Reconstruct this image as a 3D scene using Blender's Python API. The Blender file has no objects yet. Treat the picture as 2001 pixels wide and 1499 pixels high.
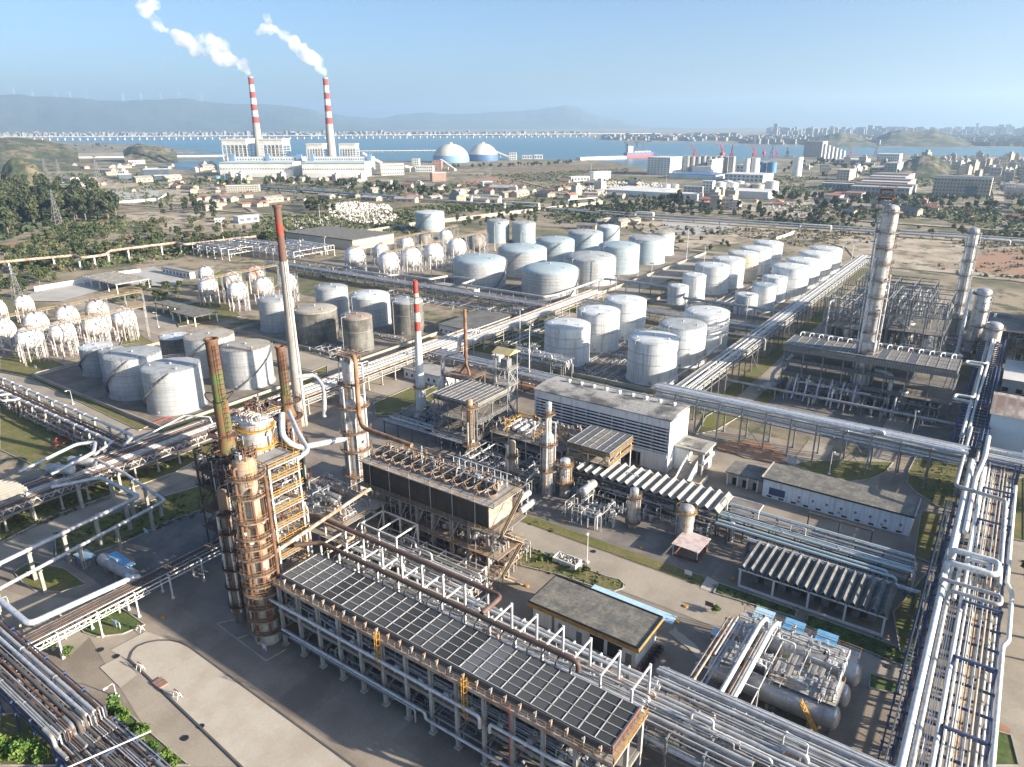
import bpy, math, random
from mathutils import Vector, Matrix, noise
R = math.radians
rnd = random.Random(11)
sc = bpy.context.scene
C = sc.collection

# ------------------------------------------------------------------ camera
F, YAW, PIT, ROL, CAMH = 1403.28, R(-35.1175), R(19.92966), R(0.19747), 100.0   # focal length in pixels of a 2001 px wide picture
fw = Vector((math.sin(YAW) * math.cos(PIT), math.cos(YAW) * math.cos(PIT), -math.sin(PIT)))
r0 = Vector((math.cos(YAW), -math.sin(YAW), 0)); d0 = fw.cross(r0)
rt = math.cos(ROL) * r0 + math.sin(ROL) * d0
dn = -math.sin(ROL) * r0 + math.cos(ROL) * d0
cam = bpy.data.cameras.new('camera'); co = bpy.data.objects.new('camera', cam); C.objects.link(co)
cam.sensor_fit = 'HORIZONTAL'; cam.sensor_width = 36; cam.lens = 36 * F / 2001
cam.clip_start = 0.5; cam.clip_end = 60000
M = Matrix((rt, -dn, -fw)).transposed().to_4x4(); M.translation = Vector((0, 0, CAMH))
co.matrix_world = M; sc.camera = co

def at(x, y, z=0.0):                       # the point of the place, at height z, seen at a spot of the photograph
    d = rt * (x - 1000.5) + dn * (y - 749.5) + fw * F
    t = (z - CAMH) / d.z
    return Vector((d.x * t, d.y * t, z))
def depth(p): return (Vector(p) - Vector((0, 0, CAMH))).dot(fw)
def proj_y(p):
    q = Vector(p) - Vector((0, 0, CAMH)); return q.dot(dn) / q.dot(fw) * F + 749.5
def hgt(b, yt):                            # height of an upright thing standing at b whose top shows at row yt
    lo, hi = 0.0, 500.0
    for _ in range(40):
        m = (lo + hi) / 2
        if proj_y((b[0], b[1], b[2] + m)) > yt: lo = m
        else: hi = m
    return lo

HAZE = 0.85e-4
# ------------------------------------------------------------------ light
SUN_EL, SUN_AZ = R(18), R(13)              # azimuth from +X towards +Y
w = bpy.data.worlds.new('World'); sc.world = w; w.use_nodes = True
nt = w.node_tree; bg = nt.nodes['Background']
sky = nt.nodes.new('ShaderNodeTexSky'); sky.sky_type = 'NISHITA'; sky.sun_disc = False
sky.sun_elevation = SUN_EL; sky.sun_rotation = R(90) - SUN_AZ
sky.altitude = 50; sky.air_density = 0.75; sky.dust_density = 2.0; sky.ozone_density = 3.2
nt.links.new(sky.outputs[0], bg.inputs[0]); bg.inputs[1].default_value = 0.078
sun = bpy.data.lights.new('sun', 'SUN'); sun.energy = 5.0; sun.angle = R(0.5); sun.color = (1.0, 0.87, 0.70)
so = bpy.data.objects.new('sun', sun); C.objects.link(so)
so.rotation_euler = Vector((math.cos(SUN_EL) * math.cos(SUN_AZ), math.cos(SUN_EL) * math.sin(SUN_AZ), math.sin(SUN_EL))).to_track_quat('Z', 'Y').to_euler()
so.location = (100, 50, 300)
vs = sc.view_settings; vs.view_transform = 'Standard'; vs.look = 'None'; vs.exposure = 1.5; vs.gamma = 1
sc.cycles.max_bounces = 8; sc.cycles.diffuse_bounces = 6; sc.cycles.glossy_bounces = 2; sc.cycles.transmission_bounces = 2
sc.cycles.volume_bounces = 5; sc.cycles.use_denoising = True; sc.cycles.caustics_reflective = False; sc.cycles.caustics_refractive = False
sc.cycles.sample_clamp_indirect = 6

# ------------------------------------------------------------------ materials
MATS = {}
def mat(name, col, alt=None, scale=0.3, lo=0.42, hi=0.62, rough=0.6, metal=0.0, streak=None, sscale=1.0, stripes=None, brick=None, rand=0.0, fine=0.12, bump=0.0, wave=None, mid=None):
    """col / alt mixed by patches of noise, a finer grain on top; streak = colour of vertical run-down stains;
    stripes = (axis, pitch, colour) for ribbed sheet; brick = (len, height, colour, w) for plate seams or paving joints"""
    m = bpy.data.materials.new(name); m.use_nodes = True; n = m.node_tree.nodes; L = m.node_tree.links
    b = n['Principled BSDF']; b.inputs['Roughness'].default_value = rough; b.inputs['Metallic'].default_value = metal
    tc = n.new('ShaderNodeTexCoord'); geo = n.new('ShaderNodeNewGeometry'); pos = geo.outputs['Position']
    def nz(s, det=4, vec=pos, rg=0.6):
        x = n.new('ShaderNodeTexNoise'); x.inputs['Scale'].default_value = s; x.inputs['Detail'].default_value = det; x.inputs['Roughness'].default_value = rg
        L.new(vec, x.inputs['Vector']); return x.outputs['Fac']
    def ramp(fac, a, c):
        x = n.new('ShaderNodeMapRange'); x.inputs[1].default_value = a; x.inputs[2].default_value = c; L.new(fac, x.inputs[0]); return x.outputs[0]
    def mix(fac, A, B, mode='MIX'):
        x = n.new('ShaderNodeMix'); x.data_type = 'RGBA'; x.blend_type = mode
        if isinstance(fac, float): x.inputs[0].default_value = fac
        else: L.new(fac, x.inputs[0])
        for s, v in ((6, A), (7, B)):
            if isinstance(v, tuple): x.inputs[s].default_value = (*v[:3], 1)
            else: L.new(v, x.inputs[s])
        return x.outputs[2]
    c = (*col, 1)
    if alt: c = mix(ramp(nz(scale), lo, hi), tuple(col), tuple(alt))
    if streak:
        mp = n.new('ShaderNodeMapping'); mp.inputs['Scale'].default_value = (1.2 * sscale, 1.2 * sscale, 0.07 * sscale); L.new(pos, mp.inputs[0])
        c = mix(ramp(nz(1.0, 5, mp.outputs[0], 0.7), 0.5, 0.75), c, tuple(streak))
    if stripes:
        ax, pitch, sc_ = stripes
        sp = n.new('ShaderNodeSeparateXYZ'); L.new(tc.outputs['Object'], sp.inputs[0])
        mm = n.new('ShaderNodeMath'); mm.operation = 'MULTIPLY'; mm.inputs[1].default_value = 2 * math.pi / pitch; L.new(sp.outputs[ax], mm.inputs[0])
        s2 = n.new('ShaderNodeMath'); s2.operation = 'SINE'; L.new(mm.outputs[0], s2.inputs[0])
        c = mix(ramp(s2.outputs[0], 0.35, 0.8), c, tuple(sc_))
    if brick:
        bl, bh, bc, bw = brick[:4]
        mode = brick[4] if len(brick) > 4 else 'flat'
        vec = pos
        if mode == 'round':       # plate courses round a tank: angle and height
            sp = n.new('ShaderNodeSeparateXYZ'); L.new(tc.outputs['Object'], sp.inputs[0])
            a2 = n.new('ShaderNodeMath'); a2.operation = 'ARCTAN2'; L.new(sp.outputs[1], a2.inputs[0]); L.new(sp.outputs[0], a2.inputs[1])
            m9 = n.new('ShaderNodeMath'); m9.operation = 'MULTIPLY'; m9.inputs[1].default_value = 9.0; L.new(a2.outputs[0], m9.inputs[0])
            cb = n.new('ShaderNodeCombineXYZ'); L.new(m9.outputs[0], cb.inputs[0]); L.new(sp.outputs[2], cb.inputs[1]); vec = cb.outputs[0]
        bt = n.new('ShaderNodeTexBrick'); L.new(vec, bt.inputs['Vector']); bt.inputs['Scale'].default_value = 1
        bt.inputs['Brick Width'].default_value = bl; bt.inputs['Row Height'].default_value = bh; bt.inputs['Mortar Size'].default_value = bw
        bt.inputs['Mortar Smooth'].default_value = 0.3
        bt.inputs['Color1'].default_value = (1, 1, 1, 1); bt.inputs['Color2'].default_value = (0.94, 0.94, 0.95, 1) if mode == 'round' or len(brick) < 6 else (brick[5], brick[5], brick[5], 1); bt.inputs['Mortar'].default_value = (*bc, 1)
        bt.offset = 0.5 if mode == 'round' else 0.0
        c = mix(1.0, c, bt.outputs['Color'], 'MULTIPLY')
    if fine:
        f1 = nz(3.0 if fine < 0.3 else 1.3, 5)
        g = ramp(f1, 0.25, 0.75)
        c2 = n.new('ShaderNodeMapRange'); L.new(g, c2.inputs[0]); c2.inputs[3].default_value = 1 - fine; c2.inputs[4].default_value = 1 + fine
        cc = n.new('ShaderNodeCombineXYZ')
        for i in range(3): L.new(c2.outputs[0], cc.inputs[i])
        c = mix(1.0, c, cc.outputs[0], 'MULTIPLY')
    if mid:                                # blotches of an in-between size for open ground
        ms, ma, mc = mid
        c = mix(ramp(nz(ms, 6, pos, 0.7), 0.5, 0.5 + ma), c, tuple(mc))
    if rand:
        oi = n.new('ShaderNodeObjectInfo'); hs = n.new('ShaderNodeHueSaturation')
        a = n.new('ShaderNodeMapRange'); L.new(oi.outputs['Random'], a.inputs[0]); a.inputs[3].default_value = 1 - rand; a.inputs[4].default_value = 1 + rand
        h = n.new('ShaderNodeMapRange'); L.new(oi.outputs['Random'], h.inputs[0]); h.inputs[3].default_value = 0.5 + rand * 0.06; h.inputs[4].default_value = 0.5 - rand * 0.06
        L.new(a.outputs[0], hs.inputs['Value']); L.new(h.outputs[0], hs.inputs['Hue'])
        if isinstance(c, tuple): hs.inputs['Color'].default_value = c
        else: L.new(c, hs.inputs['Color'])
        c = hs.outputs[0]
    if isinstance(c, tuple): b.inputs['Base Color'].default_value = c
    else: L.new(c, b.inputs['Base Color'])
    if bump:
        bp = n.new('ShaderNodeBump'); bp.inputs['Distance'].default_value = bump; bp.inputs['Strength'].default_value = 0.6
        L.new(nz(wave or 2.0, 6), bp.inputs['Height']); L.new(bp.outputs[0], b.inputs['Normal'])
    MATS[name] = m; return m
RUST = (0.105, 0.052, 0.030)
# coatings and metals
mat('white_paint', (0.66, 0.68, 0.67), (0.5, 0.5, 0.47), 0.12, 0.5, 0.7, 0.45, streak=(0.42, 0.38, 0.33))
mat('tank_white', (0.62, 0.66, 0.68), (0.52, 0.55, 0.55), 0.1, 0.45, 0.7, 0.5, streak=(0.33, 0.28, 0.23), brick=(7.0, 2.1, (0.72, 0.72, 0.70), 0.05, 'round'), rand=0.07)
mat('tank_grey', (0.40, 0.43, 0.45), (0.33, 0.36, 0.37), 0.1, 0.45, 0.7, 0.55, streak=(0.28, 0.25, 0.22), brick=(7.0, 1.8, (0.6, 0.58, 0.55), 0.07, 'round'), rand=0.08)
mat('tank_blue', (0.37, 0.46, 0.50), (0.32, 0.40, 0.44), 0.1, 0.45, 0.7, 0.55, streak=(0.30, 0.32, 0.32), brick=(7.0, 1.9, (0.75, 0.75, 0.72), 0.05, 'round'), rand=0.05)
mat('tank_dirty', (0.21, 0.21, 0.19), (0.10, 0.095, 0.085), 0.14, 0.42, 0.62, 0.75, streak=(0.055, 0.05, 0.045), sscale=1.4, brick=(6.0, 1.6, (0.6, 0.6, 0.58), 0.05, 'round'), rand=0.10)
mat('tank_cream', (0.60, 0.55, 0.42), (0.5, 0.46, 0.37), 0.1, 0.45, 0.7, 0.5, streak=(0.36, 0.27, 0.17), brick=(7.0, 2.1, (0.75, 0.7, 0.62), 0.05, 'round'))
mat('roof_grey', (0.37, 0.40, 0.42), (0.29, 0.30, 0.30), 0.25, 0.42, 0.62, 0.7, fine=0.14, rand=0.06)
mat('roof_tan', (0.40, 0.37, 0.30), (0.30, 0.29, 0.27), 0.2, 0.42, 0.62, 0.7, rand=0.05)
mat('roof_white', (0.60, 0.64, 0.65), (0.48, 0.50, 0.49), 0.25, 0.45, 0.65, 0.6, rand=0.05)
mat('roof_rust', (0.30, 0.21, 0.15), (0.30, 0.28, 0.26), 0.25, 0.42, 0.62, 0.8)
mat('ring_grey', (0.26, 0.25, 0.24), (0.36, 0.33, 0.30), 0.3, 0.42, 0.62, 0.7)
mat('sphere_white', (0.74, 0.73, 0.72), (0.64, 0.60, 0.57), 0.3, 0.5, 0.7, 0.45, rand=0.05)
mat('sphere_rust', (0.70, 0.66, 0.62), (0.56, 0.44, 0.34), 0.16, 0.46, 0.7, 0.55)
mat('sphere_red', (0.60, 0.55, 0.51), (0.45, 0.22, 0.15), 0.16, 0.47, 0.64, 0.6)
mat('sphere_grey', (0.30, 0.28, 0.25), (0.2, 0.18, 0.16), 0.3, 0.45, 0.65, 0.7)
mat('silver', (0.60, 0.62, 0.64), (0.44, 0.45, 0.46), 0.8, 0.45, 0.65, 0.42, 0.35, rand=0.10)
mat('silver_dull', (0.42, 0.43, 0.43), (0.30, 0.29, 0.28), 0.6, 0.42, 0.65, 0.55, 0.2, rand=0.14)
mat('cladding', (0.62, 0.63, 0.63), (0.42, 0.40, 0.38), 0.5, 0.48, 0.66, 0.36, 0.45, streak=(0.33, 0.26, 0.2), brick=(3.0, 1.1, (0.7, 0.68, 0.66), 0.04, 'round'))
mat('cladding_rust', (0.42, 0.37, 0.30), (0.36, 0.24, 0.14), 0.16, 0.44, 0.62, 0.6, 0.1, streak=(0.16, 0.08, 0.04), sscale=1.6, brick=(3.0, 1.4, (0.7, 0.65, 0.6), 0.06, 'round'))
mat('galv', (0.44, 0.45, 0.45), (0.30, 0.30, 0.29), 0.5, 0.42, 0.62, 0.55, 0.2)
mat('white_steel', (0.62, 0.63, 0.62), (0.45, 0.40, 0.35), 0.5, 0.52, 0.7, 0.5)
mat('brown_pipe', (0.095, 0.06, 0.05), (0.13, 0.08, 0.06), 0.5, 0.4, 0.6, 0.6, rand=0.2)
mat('rust', RUST, (0.17, 0.09, 0.05), 0.5, 0.38, 0.6, 0.8, rand=0.15)
mat('rust_orange', (0.30, 0.18, 0.10), (0.17, 0.09, 0.05), 0.4, 0.4, 0.62, 0.8)
mat('rust_dark', (0.10, 0.06, 0.045), (0.16, 0.09, 0.06), 0.4, 0.4, 0.6, 0.8)
mat('red_paint', (0.42, 0.045, 0.03), (0.30, 0.05, 0.035), 0.4, 0.4, 0.6, 0.5)
mat('fire_red', (0.36, 0.03, 0.035), None, rough=0.5)
mat('green_paint', (0.045, 0.10, 0.055), (0.07, 0.06, 0.04), 0.35, 0.42, 0.6, 0.65, streak=(0.03, 0.04, 0.03))
mat('green_stack', (0.12, 0.16, 0.05), (0.16, 0.09, 0.05), 0.3, 0.45, 0.6, 0.7)
mat('yellow', (0.50, 0.27, 0.03), (0.40, 0.2, 0.05), 0.6, 0.45, 0.65, 0.6)
mat('yellow_dull', (0.36, 0.25, 0.11), (0.26, 0.16, 0.08), 0.6, 0.42, 0.62, 0.75)
mat('dark_steel', (0.075, 0.08, 0.085), (0.12, 0.10, 0.085), 0.4, 0.42, 0.62, 0.7)
mat('grey_steel', (0.20, 0.22, 0.235), (0.17, 0.155, 0.14), 0.4, 0.42, 0.62, 0.65)
mat('brown_steel', (0.19, 0.16, 0.13), (0.25, 0.16, 0.09), 0.4, 0.42, 0.62, 0.75)
mat('blue_steel', (0.04, 0.07, 0.17), (0.06, 0.08, 0.14), 0.4, 0.42, 0.62, 0.55)
mat('blue_sheet', (0.17, 0.42, 0.66), (0.14, 0.36, 0.60), 0.4, 0.45, 0.6, 0.45)
mat('pale_blue_sheet', (0.45, 0.66, 0.78), (0.38, 0.58, 0.72), 0.5, 0.45, 0.6, 0.45)
mat('cyan_paint', (0.05, 0.33, 0.50), None, rough=0.5)
mat('grating', (0.17, 0.165, 0.155), (0.24, 0.21, 0.18), 0.3, 0.42, 0.62, 0.8)
mat('pale_deck', (0.36, 0.35, 0.33), (0.27, 0.22, 0.17), 0.3, 0.45, 0.65, 0.8)
mat('fin_dark', (0.030, 0.031, 0.030), None, rough=0.6, stripes=(1, 0.22, (0.055, 0.055, 0.052)), rand=0.25)
mat('fin_mid', (0.060, 0.063, 0.063), None, rough=0.6, stripes=(1, 0.22, (0.095, 0.098, 0.098)), rand=0.25)
mat('fin_grey', (0.10, 0.105, 0.11), None, rough=0.55, stripes=(1, 0.22, (0.15, 0.155, 0.16)), rand=0.2)
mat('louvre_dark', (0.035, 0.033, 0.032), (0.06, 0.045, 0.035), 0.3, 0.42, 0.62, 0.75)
mat('louvre_red', (0.20, 0.11, 0.08), (0.14, 0.08, 0.06), 0.3, 0.42, 0.62, 0.75)
mat('black', (0.015, 0.016, 0.018), None, rough=0.6)
mat('glass', (0.03, 0.05, 0.07), None, rough=0.15)
# masonry
mat('concrete', (0.30, 0.285, 0.26), (0.21, 0.20, 0.18), 0.3, 0.42, 0.62, 0.85, streak=(0.17, 0.155, 0.14))
mat('concrete_post', (0.38, 0.365, 0.33), (0.29, 0.27, 0.24), 0.4, 0.42, 0.62, 0.85)
mat('wall_white', (0.74, 0.75, 0.75), (0.64, 0.64, 0.63), 0.2, 0.5, 0.7, 0.7, streak=(0.46, 0.45, 0.42))
mat('wall_blueish', (0.76, 0.80, 0.83), (0.66, 0.70, 0.73), 0.2, 0.48, 0.68, 0.7, streak=(0.42, 0.42, 0.40))
mat('wall_cream', (0.52, 0.47, 0.37), (0.44, 0.40, 0.33), 0.2, 0.45, 0.65, 0.75)
mat('wall_grey', (0.34, 0.345, 0.34), (0.27, 0.27, 0.265), 0.12, 0.45, 0.65, 0.8, streak=(0.22, 0.22, 0.21), sscale=0.4)
mat('wall_tan', (0.42, 0.36, 0.27), (0.33, 0.28, 0.22), 0.12, 0.45, 0.65, 0.8)
mat('wall_pink', (0.42, 0.24, 0.17), (0.34, 0.2, 0.15), 0.1, 0.45, 0.65, 0.8)
mat('flat_roof', (0.34, 0.33, 0.31), (0.10, 0.10, 0.095), 0.11, 0.46, 0.60, 0.9, fine=0.3)
mat('felt_roof', (0.20, 0.19, 0.165), (0.12, 0.12, 0.11), 0.35, 0.40, 0.60, 0.95, fine=0.35, brick=(2.4, 0.9, (0.72, 0.72, 0.70), 0.05))
mat('dark_roof', (0.11, 0.11, 0.105), (0.17, 0.165, 0.155), 0.3, 0.42, 0.62, 0.9, fine=0.3)
mat('asbestos', (0.095, 0.10, 0.102), (0.19, 0.195, 0.195), 0.28, 0.47, 0.66, 0.9, fine=0.35)
mat('asbestos_pale', (0.35, 0.32, 0.275), (0.30, 0.28, 0.25), 0.2, 0.45, 0.65, 0.9)
mat('fascia_yellow', (0.50, 0.28, 0.05), (0.34, 0.2, 0.06), 0.4, 0.45, 0.65, 0.7, streak=(0.2, 0.13, 0.06))
mat('sheet_white', (0.68, 0.72, 0.75), None, rough=0.4)
mat('roof_blue', (0.05, 0.15, 0.36), (0.06, 0.18, 0.40), 0.05, rough=0.5)
mat('far_white', (0.66, 0.66, 0.63), (0.55, 0.55, 0.52), 0.05, rough=0.7)
mat('far_window', (0.10, 0.13, 0.17), None, rough=0.3)
mat('roof_green', (0.20, 0.27, 0.25), None, rough=0.7)
mat('fence_wall', (0.42, 0.39, 0.33), (0.32, 0.29, 0.24), 0.1, rough=0.9)
mat('dome_top', (0.60, 0.60, 0.53), (0.54, 0.54, 0.48), 0.03, rough=0.6)
mat('dome_low', (0.07, 0.15, 0.32), None, rough=0.6)
mat('chim_red', (0.36, 0.05, 0.04), (0.28, 0.06, 0.05), 0.05, rough=0.8)
mat('chim_white', (0.60, 0.60, 0.58), (0.5, 0.5, 0.48), 0.05, rough=0.8)
mat('chim_concrete', (0.40, 0.38, 0.34), (0.34, 0.32, 0.29), 0.03, rough=0.9)
# ground
mat('ground', (0.31, 0.25, 0.175), (0.135, 0.125, 0.065), 0.011, 0.45, 0.58, 0.95, fine=0.35, mid=(0.05, 0.10, (0.075, 0.085, 0.038)))
mat('sand', (0.45, 0.385, 0.295), (0.31, 0.245, 0.17), 0.03, 0.42, 0.62, 0.95, fine=0.3, mid=(0.07, 0.10, (0.15, 0.13, 0.075)))
mat('pale_yard', (0.42, 0.41, 0.38), (0.35, 0.33, 0.30), 0.05, 0.42, 0.62, 0.95)
mat('brown_earth', (0.24, 0.17, 0.105), (0.16, 0.13, 0.08), 0.02, 0.42, 0.62, 0.95, fine=0.35, mid=(0.06, 0.10, (0.10, 0.095, 0.05)))
mat('red_earth', (0.33, 0.17, 0.095), (0.29, 0.21, 0.145), 0.13, 0.42, 0.62, 0.95, fine=0.3)
mat('yard', (0.31, 0.265, 0.215), (0.215, 0.182, 0.150), 0.09, 0.40, 0.62, 0.9, fine=0.16, brick=(8.0, 6.0, (0.70, 0.70, 0.70), 0.012, 'flat', 0.84))
mat('yard_dark', (0.155, 0.142, 0.13), (0.235, 0.208, 0.18), 0.14, 0.44, 0.62, 0.9, fine=0.2)
mat('slab', (0.48, 0.44, 0.37), (0.41, 0.365, 0.30), 0.10, 0.44, 0.64, 0.9, fine=0.1, brick=(11.0, 12.0, (0.72, 0.70, 0.67), 0.008, 'flat', 0.95), mid=(0.22, 0.3, (0.40, 0.33, 0.26)))
mat('road', (0.37, 0.325, 0.265), (0.29, 0.255, 0.205), 0.08, 0.42, 0.64, 0.95, fine=0.14, brick=(6.0, 6.0, (0.76, 0.75, 0.73), 0.01, 'flat', 0.90))
mat('bund', (0.165, 0.145, 0.12), (0.25, 0.21, 0.165), 0.12, 0.42, 0.60, 0.95, fine=0.25)
mat('grass', (0.115, 0.125, 0.032), (0.165, 0.14, 0.055), 0.16, 0.42, 0.62, 0.98, fine=0.35)
mat('grass_green', (0.055, 0.105, 0.022), (0.11, 0.125, 0.04), 0.2, 0.42, 0.62, 0.98, fine=0.4)
mat('kerb', (0.40, 0.385, 0.35), (0.30, 0.28, 0.25), 0.4, rough=0.9)
mat('rock', (0.50, 0.48, 0.44), (0.36, 0.34, 0.31), 0.2, rough=0.9)
mat('leaf_dark', (0.028, 0.046, 0.018), (0.058, 0.070, 0.025), 0.08, 0.4, 0.6, 0.75, rand=0.35, fine=0.4)
mat('leaf_mid', (0.045, 0.072, 0.022), (0.080, 0.095, 0.035), 0.12, 0.4, 0.6, 0.75, rand=0.3, fine=0.4)
mat('leaf_bright', (0.07, 0.15, 0.02), (0.12, 0.19, 0.035), 0.4, 0.4, 0.6, 0.7, rand=0.2, fine=0.35)
mat('leaf_dry', (0.17, 0.145, 0.085), (0.11, 0.11, 0.05), 0.2, 0.4, 0.6, 0.85, rand=0.2, fine=0.35)
mat('bark', (0.16, 0.13, 0.10), (0.22, 0.19, 0.155), 0.5, rough=0.9)
mat('hill', (0.060, 0.075, 0.035), (0.20, 0.165, 0.11), 0.016, 0.46, 0.60, 0.95, fine=0.35, mid=(0.09, 0.08, (0.03, 0.045, 0.02)))
mat('far_hill', (0.050, 0.070, 0.045), (0.085, 0.095, 0.055), 0.002, 0.42, 0.62, 0.95, fine=0.2, mid=(0.006, 0.12, (0.035, 0.05, 0.032)))
mat('far_land', (0.25, 0.23, 0.18), (0.11, 0.12, 0.07), 0.0016, 0.42, 0.6, 0.95, fine=0.2)
def sea_mat():
    m = mat('sea', (0.030, 0.115, 0.155), (0.045, 0.145, 0.180), 0.0016, 0.4, 0.65, 0.28, fine=0.0, bump=0.6, wave=0.05)
sea_mat()

# ------------------------------------------------------------------ mesh collecting
class MB:
    def __init__(s): s.v = []; s.f = []; s.s = []
    def add(s, vs_, fs_, sm=False):
        o = len(s.v); s.v += [tuple(p) for p in vs_]; s.f += [tuple(i + o for i in f) for f in fs_]; s.s += [sm] * len(fs_); return s
    def box(s, x0, x1, y0, y1, z0, z1):
        return s.add([(x0, y0, z0), (x1, y0, z0), (x1, y1, z0), (x0, y1, z0), (x0, y0, z1), (x1, y0, z1), (x1, y1, z1), (x0, y1, z1)],
                     [(3, 2, 1, 0), (4, 5, 6, 7), (0, 1, 5, 4), (1, 2, 6, 5), (2, 3, 7, 6), (3, 0, 4, 7)])
    def beam(s, p, q, w_, h=None):
        p, q = Vector(p), Vector(q); h = h or w_; d = (q - p)
        if d.length < 1e-6: return s
        d.normalize(); up = Vector((0, 0, 1)) if abs(d.z) < 0.95 else Vector((0, 1, 0))
        a = d.cross(up).normalized() * w_ / 2; b = a.cross(d).normalized() * h / 2
        return s.add([p - a - b, p + a - b, p + a + b, p - a + b, q - a - b, q + a - b, q + a + b, q - a + b],
                     [(0, 1, 2, 3), (7, 6, 5, 4), (0, 4, 5, 1), (1, 5, 6, 2), (2, 6, 7, 3), (3, 7, 4, 0)])
    def tube(s, p, q, r, n=8, r2=None, caps=True):
        return s.sweep([Vector(p), Vector(q)], [r, r if r2 is None else r2], n, caps)
    def sweep(s, pts, rad, n=8, caps=True):
        k = len(pts); vs_ = []; prev = None
        for i, p in enumerate(pts):
            d = (pts[min(i + 1, k - 1)] - pts[max(i - 1, 0)]).normalized()
            if prev is None:
                up = Vector((0, 0, 1)) if abs(d.z) < 0.9 else Vector((1, 0, 0)); a = d.cross(up).normalized()
            else:
                a = prev - d * prev.dot(d)
                a = a.normalized() if a.length > 1e-6 else d.orthogonal().normalized()
            prev = a; b = d.cross(a); r = rad[i] if isinstance(rad, list) else rad
            vs_ += [p + (a * math.cos(2 * math.pi * j / n) + b * math.sin(2 * math.pi * j / n)) * r for j in range(n)]
        fs_ = [(i * n + j, i * n + (j + 1) % n, (i + 1) * n + (j + 1) % n, (i + 1) * n + j) for i in range(k - 1) for j in range(n)]
        s.add(vs_, fs_, n > 5)
        if caps: s.add(vs_[:n], [tuple(reversed(range(n)))]); s.add(vs_[-n:], [tuple(range(n))])
        return s
    def pipe(s, pts, r, n=8, bend=None, flange=0):
        pts = [Vector(p) for p in pts]; bend = bend or r * 2.6; out = [pts[0]]
        for i in range(1, len(pts) - 1):
            p, a, b = pts[i], pts[i - 1], pts[i + 1]
            u, v = (a - p), (b - p); bl = min(bend, u.length * .45, v.length * .45)
            u = p + u.normalized() * bl; v = p + v.normalized() * bl
            for t in (0, .25, .5, .75, 1): out.append((1 - t) ** 2 * u + 2 * t * (1 - t) * p + t * t * v)
        out.append(pts[-1])
        s.sweep(out, r, n)
        if flange:
            for i in range(len(pts) - 1):
                L_ = (pts[i + 1] - pts[i]).length; d = (pts[i + 1] - pts[i]).normalized()
                for k in range(1, int(L_ / flange)):
                    c_ = pts[i] + d * (k * flange); s.sweep([c_ - d * .12, c_ + d * .12], r * 1.35, n)
        return s
    def lathe(s, cx, cy, prof, n=32, smooth=True, a0=0.0, a1=None):
        full = a1 is None; m = n if full else n + 1; a1 = a0 + 2 * math.pi if full else a1; vs_ = []
        for i in range(1, len(prof) - 1):       # sharp profile corners get their own vertices so that shading stays crisp
            u, v = (prof[i][0] - prof[i - 1][0], prof[i][1] - prof[i - 1][1]), (prof[i + 1][0] - prof[i][0], prof[i + 1][1] - prof[i][1]); lu, lv = math.hypot(*u), math.hypot(*v)
            if smooth and lu > 1e-6 and lv > 1e-6 and (u[0] * v[0] + u[1] * v[1]) / (lu * lv) < .8:
                s.lathe(cx, cy, prof[:i + 1], n, smooth, a0, None if full else a1); return s.lathe(cx, cy, prof[i:], n, smooth, a0, None if full else a1)
        for r, z in prof:
            for j in range(m):
                a = a0 + (a1 - a0) * j / n; vs_.append((cx + r * math.cos(a), cy + r * math.sin(a), z))
        fs_ = [(i * m + j, i * m + (j + 1) % m, (i + 1) * m + (j + 1) % m, (i + 1) * m + j) for i in range(len(prof) - 1) for j in range(n)]
        return s.add(vs_, fs_, smooth)
    def sphere(s, c, r, nu=24, nv=14, sz=1.0):
        c = Vector(c)
        return s.lathe(c.x, c.y, [(max(0.001, r * math.sin(math.pi * i / nv)), c.z - r * sz * math.cos(math.pi * i / nv)) for i in range(nv + 1)], nu)
    def prism(s, poly, z0, z1):
        n = len(poly); ar = sum(poly[i][0] * poly[(i + 1) % n][1] - poly[(i + 1) % n][0] * poly[i][1] for i in range(n))
        if ar < 0: poly = poly[::-1]
        vs_ = [(p[0], p[1], z0) for p in poly] + [(p[0], p[1], z1) for p in poly]
        return s.add(vs_, [tuple(reversed(range(n))), tuple(range(n, 2 * n))] + [(i, (i + 1) % n, n + (i + 1) % n, n + i) for i in range(n)])
    def rail(s, pts, h=1.1, t=0.05, step=2.0, mid=True):
        pts = [Vector(p) for p in pts]
        for a, b in zip(pts, pts[1:]):
            for zz in ((h, h * .5) if mid else (h,)): s.beam(a + Vector((0, 0, zz)), b + Vector((0, 0, zz)), t)
            k = max(1, int((b - a).length / step))
            for i in range(k + 1):
                p = a.lerp(b, i / k); s.beam(p, p + Vector((0, 0, h)), t)
        return s
    def ring(s, cx, cy, z, r, h=1.1, t=0.06, a0=0.0, a1=2 * math.pi, n=16):
        return s.rail([(cx + r * math.cos(a0 + (a1 - a0) * i / n), cy + r * math.sin(a0 + (a1 - a0) * i / n), z) for i in range(n + 1)], h, t, 2.2)
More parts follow.
